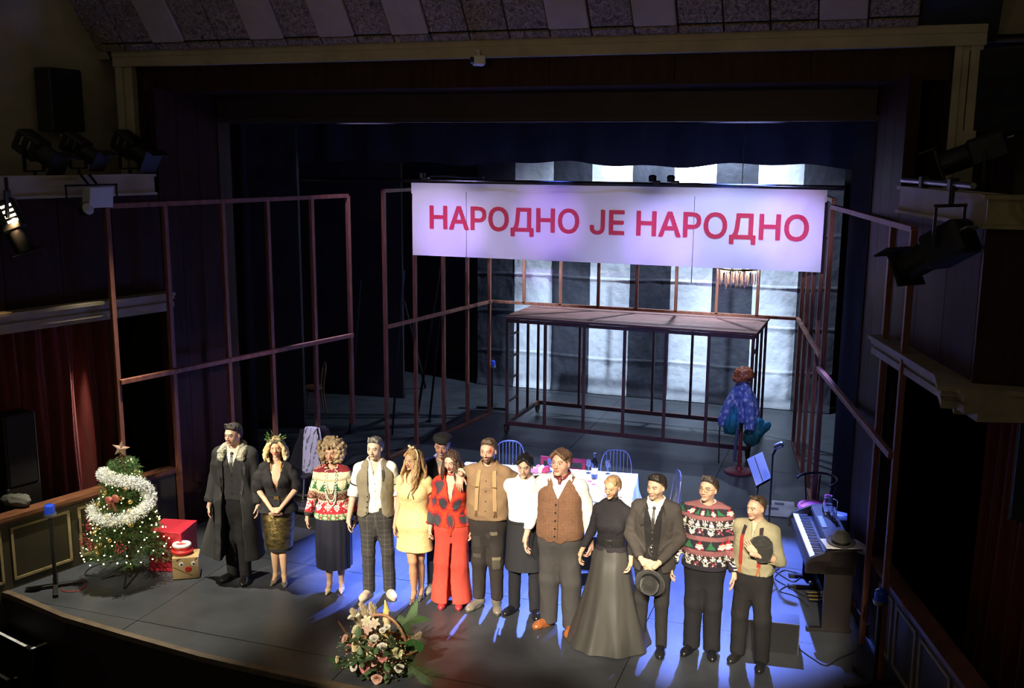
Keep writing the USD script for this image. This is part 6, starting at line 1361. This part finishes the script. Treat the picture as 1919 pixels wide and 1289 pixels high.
cable('cable', 'thin red cable beside the left beacon stand', [(-8.02, 8.20), (-7.90, 8.12), (-7.78, 8.20), (-7.80, 8.32), (-7.9, 8.38)], .004, 'red_plain')
cable('cable', 'black cable from the tree lights across the left floor', [(-7.95, 9.0), (-8.1, 8.75), (-8.0, 8.55), (-7.75, 8.62), (-7.5, 8.70)])
t = thing('power_strip', 'small black power strip on the floor by the cables', 'power strip', (-.40, 10.98, 0), .3); obj('body', MB().box((0, 0, .02), (.30, .06, .04), None, .008), 'black_plastic', t); obj('plug', MB().box((.10, 0, .055), (.04, .04, .035), None, .006), 'gold_paint', t)

# blue beacons on stands
def beacon(loc, rz, label, h=.82):
    t = thing('beacon_stand', label, 'beacon', loc, rz)
    obj('pole', MB().cyl((0, 0, .03), (0, 0, h), .019, n=12), 'black_metal', t)
    for k in range(4): obj('foot', MB().bar((.02 * math.cos(k * PI / 2), .02 * math.sin(k * PI / 2), .022), (.30 * math.cos(k * PI / 2), .30 * math.sin(k * PI / 2), .022), .05, .035, bev=.004), 'black_plain', t)
    obj('collar', MB().lathe([(0, h - .01), (.06, h - .01), (.066, h + .005), (.066, h + .03), (0, h + .03)], 22), 'steel', t); obj('dome', MB().lathe([(.056, h + .03), (.058, h + .08), (.052, h + .115), (.03, h + .13), (0, h + .132)], 22), 'beacon_blue', t, smooth=40)
beacon((-8.09, 8.19, 0), .75, 'blue beacon on black stand left of the Christmas tree'); beacon((.35, 9.02, 0), .6, 'blue beacon on black stand at the right front corner of the stage', .80); beacon((-6.34, 17.2, 0), .1, 'blue beacon on black stand upstage beside the platform', .80)

# Christmas tree and presents
t = thing('christmas_tree', 'small Christmas tree with silver tinsel, lights and star at the left', 'Christmas tree', (-7.50, 8.66, 0))
obj('trunk', MB().cyl((0, 0, .10), (0, 0, 1.40), .020, .008, 10), 'brown_plain', t)
for k in range(4):
    a = k * PI / 2 + .5; obj('stand_leg', MB().bar((.02 * math.cos(a), .02 * math.sin(a), .16), (.30 * math.cos(a), .30 * math.sin(a), .01), .018), 'black_metal', t)
rng = np.random.default_rng(5); NV, NF, NC = [], [], []; nv = 0
def need(p, d, L, w, c):
    global nv
    u, v, _ = frame(d); s = u * math.cos(a_) + v * math.sin(a_); NV.extend([p - s * w, p + s * w, p + np.asarray(d) * L]); NF.append([nv, nv + 1, nv + 2]); NC.extend([c] * 3); nv += 3
BR = MB()
for k in range(250):
    z = .24 + 1.10 * (k / 250) ** 1.05; R0 = .46 * (1 - (z - .24) / 1.30) ** .85 + .03; az = k * 2.399 + rng.uniform(-.3, .3); tip = C3(math.cos(az), math.sin(az), 0) * R0 * rng.uniform(.75, 1.1) + C3(0, 0, z + rng.uniform(-.05, .05)); root = C3(0, 0, z + .10)
    BR.tube([root, (root + tip) / 2 + C3(0, 0, .015), tip], .004, 4)
    side = unit(np.cross(tip - root, [0, 0, 1.0])); segs = [(root + (tip - root) * .25, tip)] + [(root + (tip - root) * f_, root + (tip - root) * f_ + (unit(tip - root) * .7 + side * s_) * .10 * (1.1 - f_ * .4)) for f_ in (.45, .65, .82) for s_ in (-1, 1)]
    for a, b in segs:
        n_ = int(np.linalg.norm(b - a) / .0052)
        for q in range(n_):
            a_ = rng.uniform(0, 6.28); p = a + (b - a) * q / n_; d = unit(unit(b - a) * .8 + rng.normal(size=3) * .8); need(p, d, rng.uniform(.028, .046), .0028, C3(.040, .105, .026) * rng.uniform(.5, 1.7) + (C3(.03, .02, .0) if rng.random() < .2 else 0))
obj('branches', BR, 'brown_plain', t, kind='stuff')
V = np.array(NV); obj('needles', (V, np.array(NF)), 'needle', t, col=np.array(NC), kind='stuff')
_tp = PchipInterpolator(np.linspace(0, 1, 9), np.array([(-2.75, 1.20), (-2.1, 1.24), (-1.2, 1.21), (-.35, 1.16), (.25, 1.06), (.30, .97), (-.35, .86), (-1.4, .80), (-2.6, .86)]))
def tpath(s):                                              # the garland crosses the front, turns at the right and comes back lower down
    th, z = _tp(s); r = .46 * (1 - (z - .24) / 1.30) ** .85 + .055
    return C3(r * math.cos(th), r * math.sin(th), z)
tv, tf = [], []
for k in range(12000):
    s = rng.uniform(0, 1); c = tpath(s); d = unit(rng.normal(size=3)); r = rng.uniform(.01, .075); p = c + d * r; w, L = .0030, .022; dd = unit(d + rng.normal(size=3) * .7); uu = unit(np.cross(dd, rng.normal(size=3))); i = len(tv); tv += [p - uu * w, p + uu * w, p + dd * L + uu * w, p + dd * L - uu * w]; tf.append([i, i + 1, i + 2, i + 3])
obj('tinsel_garland', (np.array(tv), np.array(tf)), 'tinsel', t, kind='stuff')
lm = MB()
for k in range(240):
    s = k / 240; th = s * 61 + rng.uniform(-.25, .25); z = 1.36 - 1.10 * s ** .9 + rng.uniform(-.03, .03); r = (.46 * (1 - (z - .24) / 1.30) ** .85 + .03) * rng.uniform(.85, 1.08); lm.ball((r * math.cos(th), r * math.sin(th), z + rng.uniform(-.02, .02)), rng.uniform(.006, .010), 1)
obj('fairy_lights', lm, 'fairy', t, kind='stuff')
for k in range(18):
    th = -.9 + rng.uniform(-1.4, 1.2); z = .45 + .85 * k / 18; r = (.46 * (1 - (z - .24) / 1.30) ** .85 + .03) * 1.0; b_ = obj('bauble', MB().ball((r * math.cos(th), r * math.sin(th), z), .026, 2), 'gold', t, smooth=True); obj('bauble_cap', MB().cyl((r * math.cos(th), r * math.sin(th), z + .022), (r * math.cos(th), r * math.sin(th), z + .034), .007, n=8), 'steel', b_)
mat('berry', (.22, .02, .025), .3)
for th, z in ((-2.75, .62), (-1.9, .52), (-1.0, .52), (-2.4, .50)):
    r = .46 * (1 - (z - .24) / 1.30) ** .85 + .05; mb = MB()
    for q in range(26): mb.ball(C3(r * math.cos(th), r * math.sin(th), z) + rng.normal(size=3) * .030, .0095, 1)
    obj('berry_cluster', mb, 'berry', t, smooth=True, kind='stuff')
bw = MB()
for sx in (-1, 1): bw.tm(trimesh.creation.icosphere(2, .05), np.diag([1.0, .35, .9]), (.10 + sx * .045, -.30, 1.03 + sx * .015)).bar((.10, -.31, 1.02), (.10 + sx * .05, -.31, .91), .03, .006)
obj('ribbon_bow', bw.ball((.10, -.325, 1.03), .02, 1), 'pink_brown' if 'pink_brown' in M else mat('pink_brown', (.36, .10, .075), .45), t)
st = []
for k in range(10):
    r = .098 if k % 2 == 0 else .040; a = PI / 2 + k * PI / 5; st.append((r * math.cos(a), r * math.sin(a)))
sv = [(x_, 0, z_) for x_, z_ in st] + [(0, -.022, 0), (0, .022, 0)]; sf = [[k, (k + 1) % 10, 10] for k in range(10)] + [[(k + 1) % 10, k, 11] for k in range(10)]
obj('star', (np.array(sv) @ (rotz(.5) @ roty(.18)).T + C3(0, 0, 1.50), np.array(sf)), mat('star_mat', (.62, .42, .34), .3, .5), t); obj('star_stem', MB().cyl((0, 0, 1.34), (0, 0, 1.43), .006, n=6), 'gold', t)
t = thing('red_gift_box', 'large red gift box right of the Christmas tree', 'box', (-7.27, 9.14, 0), .2); obj('box', MB().span((-.20, -.20, 0), (.20, .20, .41), .004), 'red_paper', t); obj('lid', MB().span((-.208, -.208, .41), (.208, .208, .475), .004), 'red_paper', t)
t = thing('reindeer_gift_box', 'small brown gift box with eyes and round red nose', 'box', (-6.96, 8.96, 0), .56)
obj('box', MB().span((-.14, -.12, 0), (.14, .12, .25), .004), 'kraft', t); obj('side_paper', MB().span((.1405, -.115, .004), (.143, .115, .246)), 'white_plain', t)
obj('nose', MB().lathe([(0, .006), (.032, .004), (.036, 0)], 20, (.03, -.1215, .11), rotx(PI / 2)), 'red_plain', t)
for x_ in (-.045, .085): e_ = obj('eye', MB().lathe([(0, .005), (.024, .003), (.026, 0)], 18, (x_, -.1215, .175), rotx(PI / 2)), 'white_plain', t); obj('pupil', MB().lathe([(0, .002), (.011, .001), (.012, 0)], 12, (x_ + .004, -.1268, .172), rotx(PI / 2)), 'black_plain', e_)
obj('drawn_stripe', MB().bar((-.135, -.1225, .15), (.07, -.1225, .035), .002, .032, (0, 1, 0)), 'brown_plain', t)
obj('drawn_antler', MB().bar((-.10, -.1225, .22), (-.05, -.1225, .245), .002, .014, (0, 1, 0)).bar((-.085, -.1225, .245), (-.08, -.1225, .21), .002, .012, (0, 1, 0)).bar((.10, -.1225, .215), (.125, -.1225, .245), .002, .014, (0, 1, 0)), 'brown_plain', t)
t = thing('red_hat', 'rolled red hat with white top on the reindeer box', 'hat', (-7.0, 8.95, .25), .4)
S = SDF((-.16, -.14, -.005), (.16, .14, .16), .007); S.loft([(.0, .085, .075), (.035, .115, .10), (.075, .105, .09), (.10, .10, .085)], p=2); VF = wrinkle(S.mesh(), .006, (14, 14, 30)); obj('felt', VF, 'red_plain', t, smooth=True); obj('fur_top', MB().tube([(.082 * math.cos(a), .070 * math.sin(a), .105) for a in np.linspace(0, 2 * PI, 26)], .024, 8), 'white_plain', t, smooth=True); obj('brim_roll', MB().tube([(.104 * math.cos(a), .090 * math.sin(a), .036) for a in np.linspace(0, 2 * PI, 26)], .02, 8), 'red_plain', t, smooth=True)

# flower basket at the front edge
t = thing('flower_basket', 'wicker flower basket with roses, pampas and palm at the stage front', 'flower basket', (-3.97, 7.88, 0)); rng = np.random.default_rng(9)
mat('wicker', (.34, .17, .085), .6, var=.3, bump=.5, bscale=40); mat('leaf', (.05, .11, .035), .5, attr=True); mat('flower', (.7, .6, .5), .65, attr=True)
obj('basket', MB().lathe([(0, 0), (.20, 0), (.22, .02), (.29, .19), (.30, .21), (.28, .21), (.2, .03), (0, .02)], 28, (0, 0, 0), np.diag([1.2, .8, 1])), 'wicker', t, smooth=40)
obj('handle', MB().tube([(.0 + .25 * math.cos(a), -.02, .16 + .34 * math.sin(a)) for a in np.linspace(0, PI, 30)], .013, 8), 'wicker', t, smooth=True)
for sx, a0 in ((-1, .6),): obj('basket_horn', MB().tube([(-.26, 0, .18), (-.38, -.01, .24), (-.46, -.02, .36)], [.022, .018, .008], 8), 'brown_plain', t)
def rose(p, r, c, n=14, name='rose'):
    p = C3(*p); vv, ff, cc = [], [], []; out = unit(p - C3(0, .05, .05) + C3(0, -.12, .05)); u, v, w = frame(out)
    for k in range(n):
        ring = k / n; a = k * 2.4; tilt = .25 + 1.1 * ring; L = r * (.55 + .6 * ring); P = np.zeros((4, 5, 3))
        for i, s in enumerate(np.linspace(0, 1, 4)):
            for j, q in enumerate(np.linspace(-1, 1, 5)):
                wd = r * (.25 + .75 * ring) * math.sin(PI * min(.92, .25 + .65 * s)); ra = r * .1 + L * s * math.sin(tilt * (s * .9 + .1)) * .9; hh = L * s * math.cos(tilt * s * .9) - q * q * .0
                e1 = u * math.cos(a) + v * math.sin(a); e2 = -u * math.sin(a) + v * math.cos(a); P[i, j] = p + e1 * (ra - abs(q) ** 2 * wd * .3) + e2 * q * wd + w * hh
        b = MB().grid(P); V_, F_ = b.mesh(); m0 = sum(len(x_) for x_ in vv); vv.append(V_); ff.append(F_ + m0); cc.append(np.tile(C3(*c) * (1.05 - .25 * (1 - ring)) * rng.uniform(.9, 1.1), (len(V_), 1)))
    obj(name, (np.vstack(vv), np.vstack(ff)), 'flower', t, col=np.clip(np.vstack(cc), 0, 1))
CR, PK, DP, WH, YL = (.72, .62, .38), (.68, .40, .30), (.60, .20, .20), (.74, .72, .62), (.70, .66, .36)
FL = [(-.29, -.09, .46, .026, WH), (-.23, -.05, .47, .024, WH), (-.20, -.13, .36, .048, YL), (-.30, -.16, .26, .044, PK), (-.24, -.21, .20, .040, DP), (-.15, -.22, .24, .055, CR), (-.20, -.16, .30, .034, CR), (.0, -.18, .33, .042, WH), (.09, -.2, .27, .044, WH), (.06, -.13, .40, .032, WH), (.10, -.12, .44, .030, WH), (-.06, -.26, .19, .042, CR), (.03, -.25, .22, .040, YL), (.12, -.25, .20, .046, DP), (-.03, -.30, .09, .052, DP), (.05, -.29, .15, .036, PK), (.10, -.33, .02, .050, PK), (-.02, -.20, .27, .036, PK), (.26, -.22, .10, .044, WH), (.22, -.18, .22, .055, YL), (-.34, -.24, .08, .036, CR), (-.14, -.30, .08, .048, WH), (-.08, -.28, .14, .030, PK)]
for x_, y_, z_, r_, c_ in FL: rose((x_, y_, z_ * .92 + .03), r_ * 1.12, c_)
def lily(p, c):
    p = C3(*p); mb = MB(); w = unit(C3(0, -.8, .6))
    u, v, w = frame(w)
    for k in range(6):
        a = k * PI / 3; e1 = u * math.cos(a) + v * math.sin(a); e2 = -u * math.sin(a) + v * math.cos(a); mb.grid(np.array([[p + e1 * (.062 * s) + w * (.035 * math.sin(s * 2.2)) + e2 * q * .017 * math.sin(PI * min(1, s * .9 + .1)) for q in (-1, 0, 1)] for s in np.linspace(.05, 1, 6)]))
    V_ = mb.mesh()[0]; obj('lily', mb, 'flower', t, col=np.tile(C3(*c), (len(V_), 1)))
lily((-.10, -.12, .38), (.68, .48, .40)); lily((-.03, -.10, .44), (.66, .55, .42)); lily((-.12, -.08, .44), (.60, .55, .40))
def plume(p0, p1, w):
    p0, p1 = C3(*p0), C3(*p1); V_, F_, C_ = [], [], []; n_ = 2400; ax = unit(p1 - p0); L = np.linalg.norm(p1 - p0)
    for k in range(n_):
        s = rng.uniform(.28, 1); d = unit(ax * 1.5 + rng.normal(size=3) * .42); p = p0 + ax * L * s; l_ = w * rng.uniform(.5, 1.2) * math.sin(PI * (.12 + .8 * (s - .25) / .75)) + .01; uu = unit(np.cross(d, rng.normal(size=3))) * .0040; i = len(V_); V_ += [p - uu, p + uu, p + d * l_]; F_.append([i, i + 1, i + 2]); C_ += [C3(.64, .54, .36) * rng.uniform(.7, 1.2)] * 3
    pl = obj('pampas_plume', (np.array(V_), np.array(F_)), 'flower', t, col=np.array(C_)); obj('plume_stem', MB().cyl(p0, p1, .005, .003, 6), 'wicker', pl)
plume((-.10, .02, .15), (-.33, .02, .47), .085); plume((-.06, .02, .15), (-.24, .03, .54), .09); plume((-.02, .03, .15), (-.15, .05, .55), .08); plume((.16, .0, .1), (.38, -.02, .38), .06)
gp = []
for k in range(9): a = k / 9 * 2 * PI; gp.append((math.cos(a), math.sin(a)))
S = SDF((-.09, -.06, .25), (.13, .10, .78), .006); S.cone((.02, .02, .25), (.02, .03, .52), .050, .030, .01).cone((.02, .03, .51), (.005, .03, .62), .030, .008, .01); VF = wrinkle(S.mesh(), .003, (40, 40, 8), 4); obj('golden_sheaf', VF, 'flower', t, col=np.where((meshkit.noise(VF[0] * C3(50, 50, 9)) > .55)[:, None], C3(.72, .46, .12), C3(.66, .56, .34)))
def frond(p0, p1, n_, L, droop):
    p0, p1 = C3(*p0), C3(*p1); mb = MB(); ax = p1 - p0; side = unit(np.cross(ax, [0, -1.0, .4]))
    f_ = obj('palm_frond', MB().tube([p0, (p0 + p1) / 2 + C3(0, 0, .02), p1], .005, 6), 'leaf', t, col=np.tile(C3(.06, .09, .03), (6 * 3 + 2, 1)))
    for k in range(n_):
        s = .15 + .85 * k / n_
        for q in (-1, 1):
            b = p0 + ax * s + C3(0, 0, .02 * math.sin(PI * s)); tip = b + (unit(ax) * .75 + side * q * .8) * L * math.sin(PI * (.15 + .75 * (1 - abs(s - .5)))) + C3(0, 0, -droop); wv = unit(np.cross(tip - b, [0, -.3, 1.0])) * .0048
            m = (b + tip) / 2; mb.grid(np.array([[b - wv * .4, b + wv * .4], [m - wv, m + wv], [tip - wv * .1, tip + wv * .1]]))
    V_ = mb.mesh()[0]; obj('leaflets', mb, 'leaf', f_, col=np.tile(C3(.035, .080, .022), (len(V_), 1)) * rng.uniform(.7, 1.3, (len(V_) // 6, 1)).repeat(6, 0))
frond((.08, .03, .28), (.32, .06, .52), 30, .17, .01); frond((.14, -.1, .14), (.58, -.20, .04), 30, .18, .02); frond((-.1, -.2, .12), (-.40, -.26, .06), 18, .11, .02)
for k in range(120):
    a = rng.uniform(0, 2 * PI); p = C3(.31 * math.cos(a) * rng.uniform(.2, 1.15), -.17 + .14 * math.sin(a) - .03, rng.uniform(.02, .36)); d = unit(C3(p[0], p[1] - .05, .1) + rng.normal(size=3) * .25); u, v, w = frame(d); L = rng.uniform(.06, .12)
    mb = MB().grid(np.array([[p + d * L * s + u * q * L * .28 * math.sin(PI * (.1 + .85 * s)) + v * abs(q) * .01 for q in (-1, 0, 1)] for s in np.linspace(0, 1, 5)])); obj('leaf', mb, 'leaf', t, col=np.tile(C3(.055, .10, .04) * rng.uniform(.5, 1.8), (15, 1)))
obj('broad_leaf', MB().grid(np.array([[C3(.24, -.04, .22) + C3(.17, .02, .06) * s + C3(-.03, -.02, .075) * q * math.sin(PI * (.08 + .84 * s)) for q in (-1, 0, 1)] for s in np.linspace(0, 1, 7)])), 'leaf', t, col=np.tile(C3(.035, .12, .03), (21, 1)))
fm = MB()
for k in range(420): p = C3(np.clip(rng.normal() * .15 + .04, -.3, .3), np.clip(-.20 + rng.normal() * .06, -.34, 0), np.clip(.20 + rng.normal() * .08, .03, .36)); fm.ball(p, rng.uniform(.005, .009), 0)
obj('filler_blossom', fm, 'flower', t, col=np.tile(C3(.50, .48, .26), (420 * 12, 1)), kind='stuff')

# ---------------------------------------------------------------- things fixed to the building
def profile_spot(name, label, loc, aim, s=1.0, lit=False, hang=None, m='black_metal'):
    loc = C3(*loc); d = unit(C3(*aim) - loc); u = unit(np.cross(d, [0, 0, 1.0])); w = np.cross(u, d); R = np.stack([u, w, d], 1)
    t = thing(name, label, 'spotlight', loc)
    b = MB().box((0, 0, 0), (.24 * s, .26 * s, .34 * s), R, .03 * s); obj('housing', b, m, t)
    obj('lens_tube', MB().lathe([(.10 * s, .15 * s), (.11 * s, .17 * s), (.11 * s, .40 * s), (.10 * s, .40 * s), (.095 * s, .2 * s), (0, .2 * s)], 20, (0, 0, 0), R), m, t, smooth=40)
    obj('barn_frame', MB().box(R @ C3(0, 0, .42 * s), (.28 * s, .28 * s, .015 * s), R).box(R @ C3(0, .16 * s, .48 * s), (.26 * s, .012 * s, .14 * s), R), m, t)
    ym = MB()
    for q in (-1, 1): ym.bar(R @ C3(q * .15 * s, 0, .02), R @ C3(q * .15 * s, 0, .02) + C3(0, 0, (.28 if hang == 'up' else -.28) * s), .02 * s, .04 * s)
    a, b2 = R @ C3(-.15 * s, 0, .02) + C3(0, 0, (.28 if hang == 'up' else -.28) * s), R @ C3(.15 * s, 0, .02) + C3(0, 0, (.28 if hang == 'up' else -.28) * s); ym.bar(a, b2, .04 * s, .02 * s); ym.cyl((a + b2) / 2, (a + b2) / 2 + C3(0, 0, (.14 if hang == 'up' else -.10) * s), .02 * s); obj('yoke', ym, m, t)
    for k in range(4): obj('cooling_slot', MB().box(R @ C3(.121 * s, .03 * s, (-.10 + .055 * k) * s), (.008 * s, .11 * s, .028 * s), R), 'led' if lit else 'steel' if k % 2 else 'black_plain', t)
    obj('rear_handle', MB().tube([R @ C3(-.07 * s, .03, -.17 * s), R @ C3(-.07 * s, .03, -.22 * s), R @ C3(.07 * s, .03, -.22 * s), R @ C3(.07 * s, .03, -.17 * s)], .009 * s, 6), 'steel', t)
    return t
profile_spot('spotlight', 'black spotlight on the left box, nearest the stage', sp(9.85, .25, 4.76), (-4.5, 9.5, 2.6), .95)
profile_spot('spotlight', 'black spotlight on the left box, middle one', sp(9.25, .30, 4.74), (-5, 9.5, 2.8), .85); profile_spot('spotlight', 'black spotlight on the left box, farthest from the stage', sp(8.75, .30, 4.74), (-5, 9.0, 2.6), .95)
profile_spot('spotlight', 'lit black spotlight cut by the left picture edge', sp(8.14, -.28, 4.04), (-7.2, 8.9, .6), .95, True, 'up')
t = thing('floodlight', 'white floodlight box hanging from a bar on the left box front', 'floodlight', sp(9.05, -.25, 4.19), math.atan2(SDIR[1], SDIR[0]) + PI)
obj('reflector_box', MB().box((.06, -.02, 0), (.26, .16, .20), rotx(.15), .01), 'lamp_white', t); obj('front_rim', MB().box((.06, -.10, 0), (.28, .015, .22), rotx(.15)), 'lamp_white', t)
obj('round_lamp', MB().lathe([(0, -.05), (.07, -.05), (.075, .04), (0, .05)], 18, (-.10, -.05, -.13), rotx(1.2)), 'black_plain', t, smooth=40); obj('lamp_lens', MB().lathe([(0, .062), (.05, .058), (.066, .045)], 18, (-.10, -.05, -.13), rotx(1.2)), 'lamp_white', t, smooth=True)
obj('bar', MB().bar((-.28, .02, .13), (.34, .02, .13), .022).bar((-.27, .02, .13), (-.27, .02, -.05), .016).bar((.33, .02, .13), (.33, .02, -.02), .016).bar((.0, .02, .13), (.0, .16, .24), .02).bar((.10, .02, .13), (.10, .16, .24), .02), 'black_metal', t)
profile_spot('spotlight', 'large black spotlight hanging in front of the right box', (.60, 8.22, 4.05), (-.9, 9.6, 2.9), 1.05, False, 'up'); profile_spot('spotlight', 'black spotlight above the right box in front of the speaker pole', sp(9.5, .52, 4.76, True), (-2.0, 10.0, 3.6), .95)
t = thing('lamp_bar', 'grey metal bar and clamps on top of the right box', 'lamp bar', sp(9.0, -.05, 4.43, True), math.atan2(-SDIR[1], -SDIR[0]) if False else math.atan2(-.96, .28) + PI)
obj('bar', MB().cyl((-.7, 0, .05), (.9, 0, .05), .024, n=10), 'steel', t); obj('clamp', MB().box((.35, 0, .05), (.08, .07, .10), None, .01), 'black_metal', t); obj('clamp', MB().box((-.3, 0, .05), (.08, .07, .10), None, .01), 'black_metal', t)
def cabinet(name, label, c, size, rz, edge=None, pole=0):
    t = thing(name, label, 'speaker', C3(*c) - C3(0, 0, size[2] / 2), rz); w, d, h = size
    obj('cabinet', MB().span((-w / 2, -d / 2, 0), (w / 2, d / 2, h), .015), 'black_plastic', t); obj('grille', MB().span((-w / 2 + .02, -d / 2 - .012, .02), (w / 2 - .02, -d / 2, h - .02), .004), 'black_cloth', t)
    if edge: obj('edge_trim', MB().bar((edge * w / 2, -d / 2, 0), (edge * w / 2, -d / 2, h), .012), 'amp_grey', t)
    if pole < 0: obj('bracket', MB().span((-.05, -.05, h), (.05, .05, h - pole)), 'black_metal', t)
    if pole > 0: obj('pole', MB().cyl((0, 0, -pole), (0, 0, 0), .022, n=10), 'black_metal', t); obj('pole_base', MB().lathe([(0, -pole), (.2, -pole), (.2, -pole + .02), (0, -pole + .03)], 20), 'black_metal', t)
    return t
ang = math.atan2(SDIR[1], SDIR[0])
cabinet('wall_speaker', 'tall black speaker on the cream wall above the left box', sp(9.50, .98, 5.26), (.50, .24, .72), ang + PI + .25)
cabinet('wall_speaker', 'tall black speaker on a pole above the right box', sp(10.05, .80, 5.27, True), (.60, .36, .74), -.35, None, 1.9)
cabinet('side_speaker', 'grey-edged speaker behind the left balustrade at the picture edge', sp(8.40, .50, 1.40), (.36, .28, .82), ang + PI, 1); cabinet('side_speaker', 'black speaker with pale edge under the right box', sp(7.95, .56, 2.40, True), (.42, .34, .76), -.5, -1, -.05)
q = sp(8.40, .50); t = thing('speaker_plinth', 'black plinth under the speaker behind the left balustrade', 'plinth', (q[0], q[1], -.02), ang); obj('plinth', MB().span((-.2, -.14, 0), (.2, .14, 1.01), .01), 'black_plain', t)
t = thing('grey_bundle', 'grey bundle of cloth behind the left balustrade rail', 'bundle', sp(8.22, .24, .845))
S = SDF((-.26, -.22, -.01), (.26, .22, .17), .012); S.ell((0, 0, .04), (.20, .085, .07)).ell((.08, .02, .07), (.10, .07, .05), .03); S.keep(lambda X, Y, Z: .0 - Z + 0 * X + 0 * Y); VF = wrinkle(S.mesh(), .012, (14, 14, 14)); obj('cloth', VF, 'fabric', t, col=np.tile(C3(.14, .14, .12), (len(VF[0]), 1))); obj('case', MB().span((-.10, -.07, -.865), (.10, .07, .0), .01), 'black_plain', t)
t = thing('security_camera', 'small white security camera under the arch trim', 'camera', (-3.86, 10.05, 5.62), .5); obj('body', MB().box((0, 0, 0), (.12, .14, .10), None, .015), 'white_plain', t); obj('lens', MB().lathe([(0, .0), (.035, 0), (.036, .03), (0, .03)], 16, (-.062, -.03, 0), roty(-PI / 2)), 'black_plain', t); obj('bracket', MB().bar((0, 0, .04), (0, .06, .10), .02).bar((0, .06, .10), (0, .12, .10), .03), 'white_plain', t)
t = thing('chair_bentwood', 'brown bentwood chair upstage at the left beside the black flat', 'chair', (-9.35, 15.9, 0), -.9)
obj('seat', MB().lathe([(0, .44), (.19, .44), (.20, .455), (.19, .47), (0, .472)], 26), 'bentwood', t, smooth=40)
for a in (.8, 2.3): obj('leg', MB().tube([(.15 * math.cos(-a), .15 * math.sin(-a), .44), (.20 * math.cos(-a), .20 * math.sin(-a), .01)], .015, 8), 'bentwood', t)
obj('back_frame', MB().tube(PchipInterpolator(range(7), np.array([(-.18, .20, .01), (-.16, .16, .45), (-.18, .20, .75), (0, .23, .90), (.18, .20, .75), (.16, .16, .45), (.18, .20, .01)]))(np.linspace(0, 6, 44)), .015, 8), 'bentwood', t, smooth=True); obj('back_inner', MB().tube(PchipInterpolator(range(5), np.array([(-.09, .15, .46), (-.10, .19, .65), (0, .215, .78), (.10, .19, .65), (.09, .15, .46)]))(np.linspace(0, 4, 26)), .011, 8), 'bentwood', t, smooth=True)
# steps down to the house at the left
t = thing('house_steps', 'black steps with worn white edge tape below the left stage corner', 'steps', (-8.03, 7.66, -1.1))
for k, (q, z) in enumerate((((-7.84, 7.70), -.40), ((-8.15, 7.68), -.80))):
    c = C3(*q, 0) - C3(-8.0, 7.8, 0); e1 = unit((-.96, .27, 0)); e2 = unit((.28, .96, 0)); P = [c, c + e1 * 1.6, c + e1 * 1.6 + e2 * .34, c + e2 * .34]; h_ = z + 1.1
    obj('tread', MB().prism([tuple(p[:2]) for p in P], 0, h_), 'pit_black', t)
    for a, b in ((P[0] + e1 * .10, P[0] + e1 * .85), (P[0] + e2 * .0, P[0] + e2 * .26)) if k == 0 else ((P[0] + e1 * .02, P[0] + e1 * .40), (P[0] + e2 * .05, P[0] + e2 * .28)): obj('edge_tape', MB().bar(np.array([*a[:2], h_ + .003]) + (e1 + e2) * .02, np.array([*b[:2], h_ + .003]) + (e1 + e2) * .02, .035, .004), 'white_tape', t)
# repeats of one kind share a group
for key, g in (('wire_chair', 'wire-backed chairs around the white table'), ('wine_glass', 'wine glasses on the white table'), ('tumbler', 'drinking glasses on the piano'), ('beacon_stand', 'blue beacons on stands'), ('spotlight', 'black spotlights on the side boxes'),
               ('paper_sheet', 'printed sheets on the stage floor'), ('petal', 'red petals on the tablecloth'), ('cable', 'cables on the stage floor'), ('set_frame', 'brown timber frames of the set'), ('stage_brace', 'thin black pole braces'), ('person', 'people standing in a row at the stage front'), ('black_flat', 'black flats in the wings')):
    for p in stage.GetPrimAtPath('/World').GetChildren():
        n = p.GetName()
        if n == key or (n.startswith(key + '_') and n[len(key) + 1:].isdigit()): p.SetCustomDataByKey('group', g)
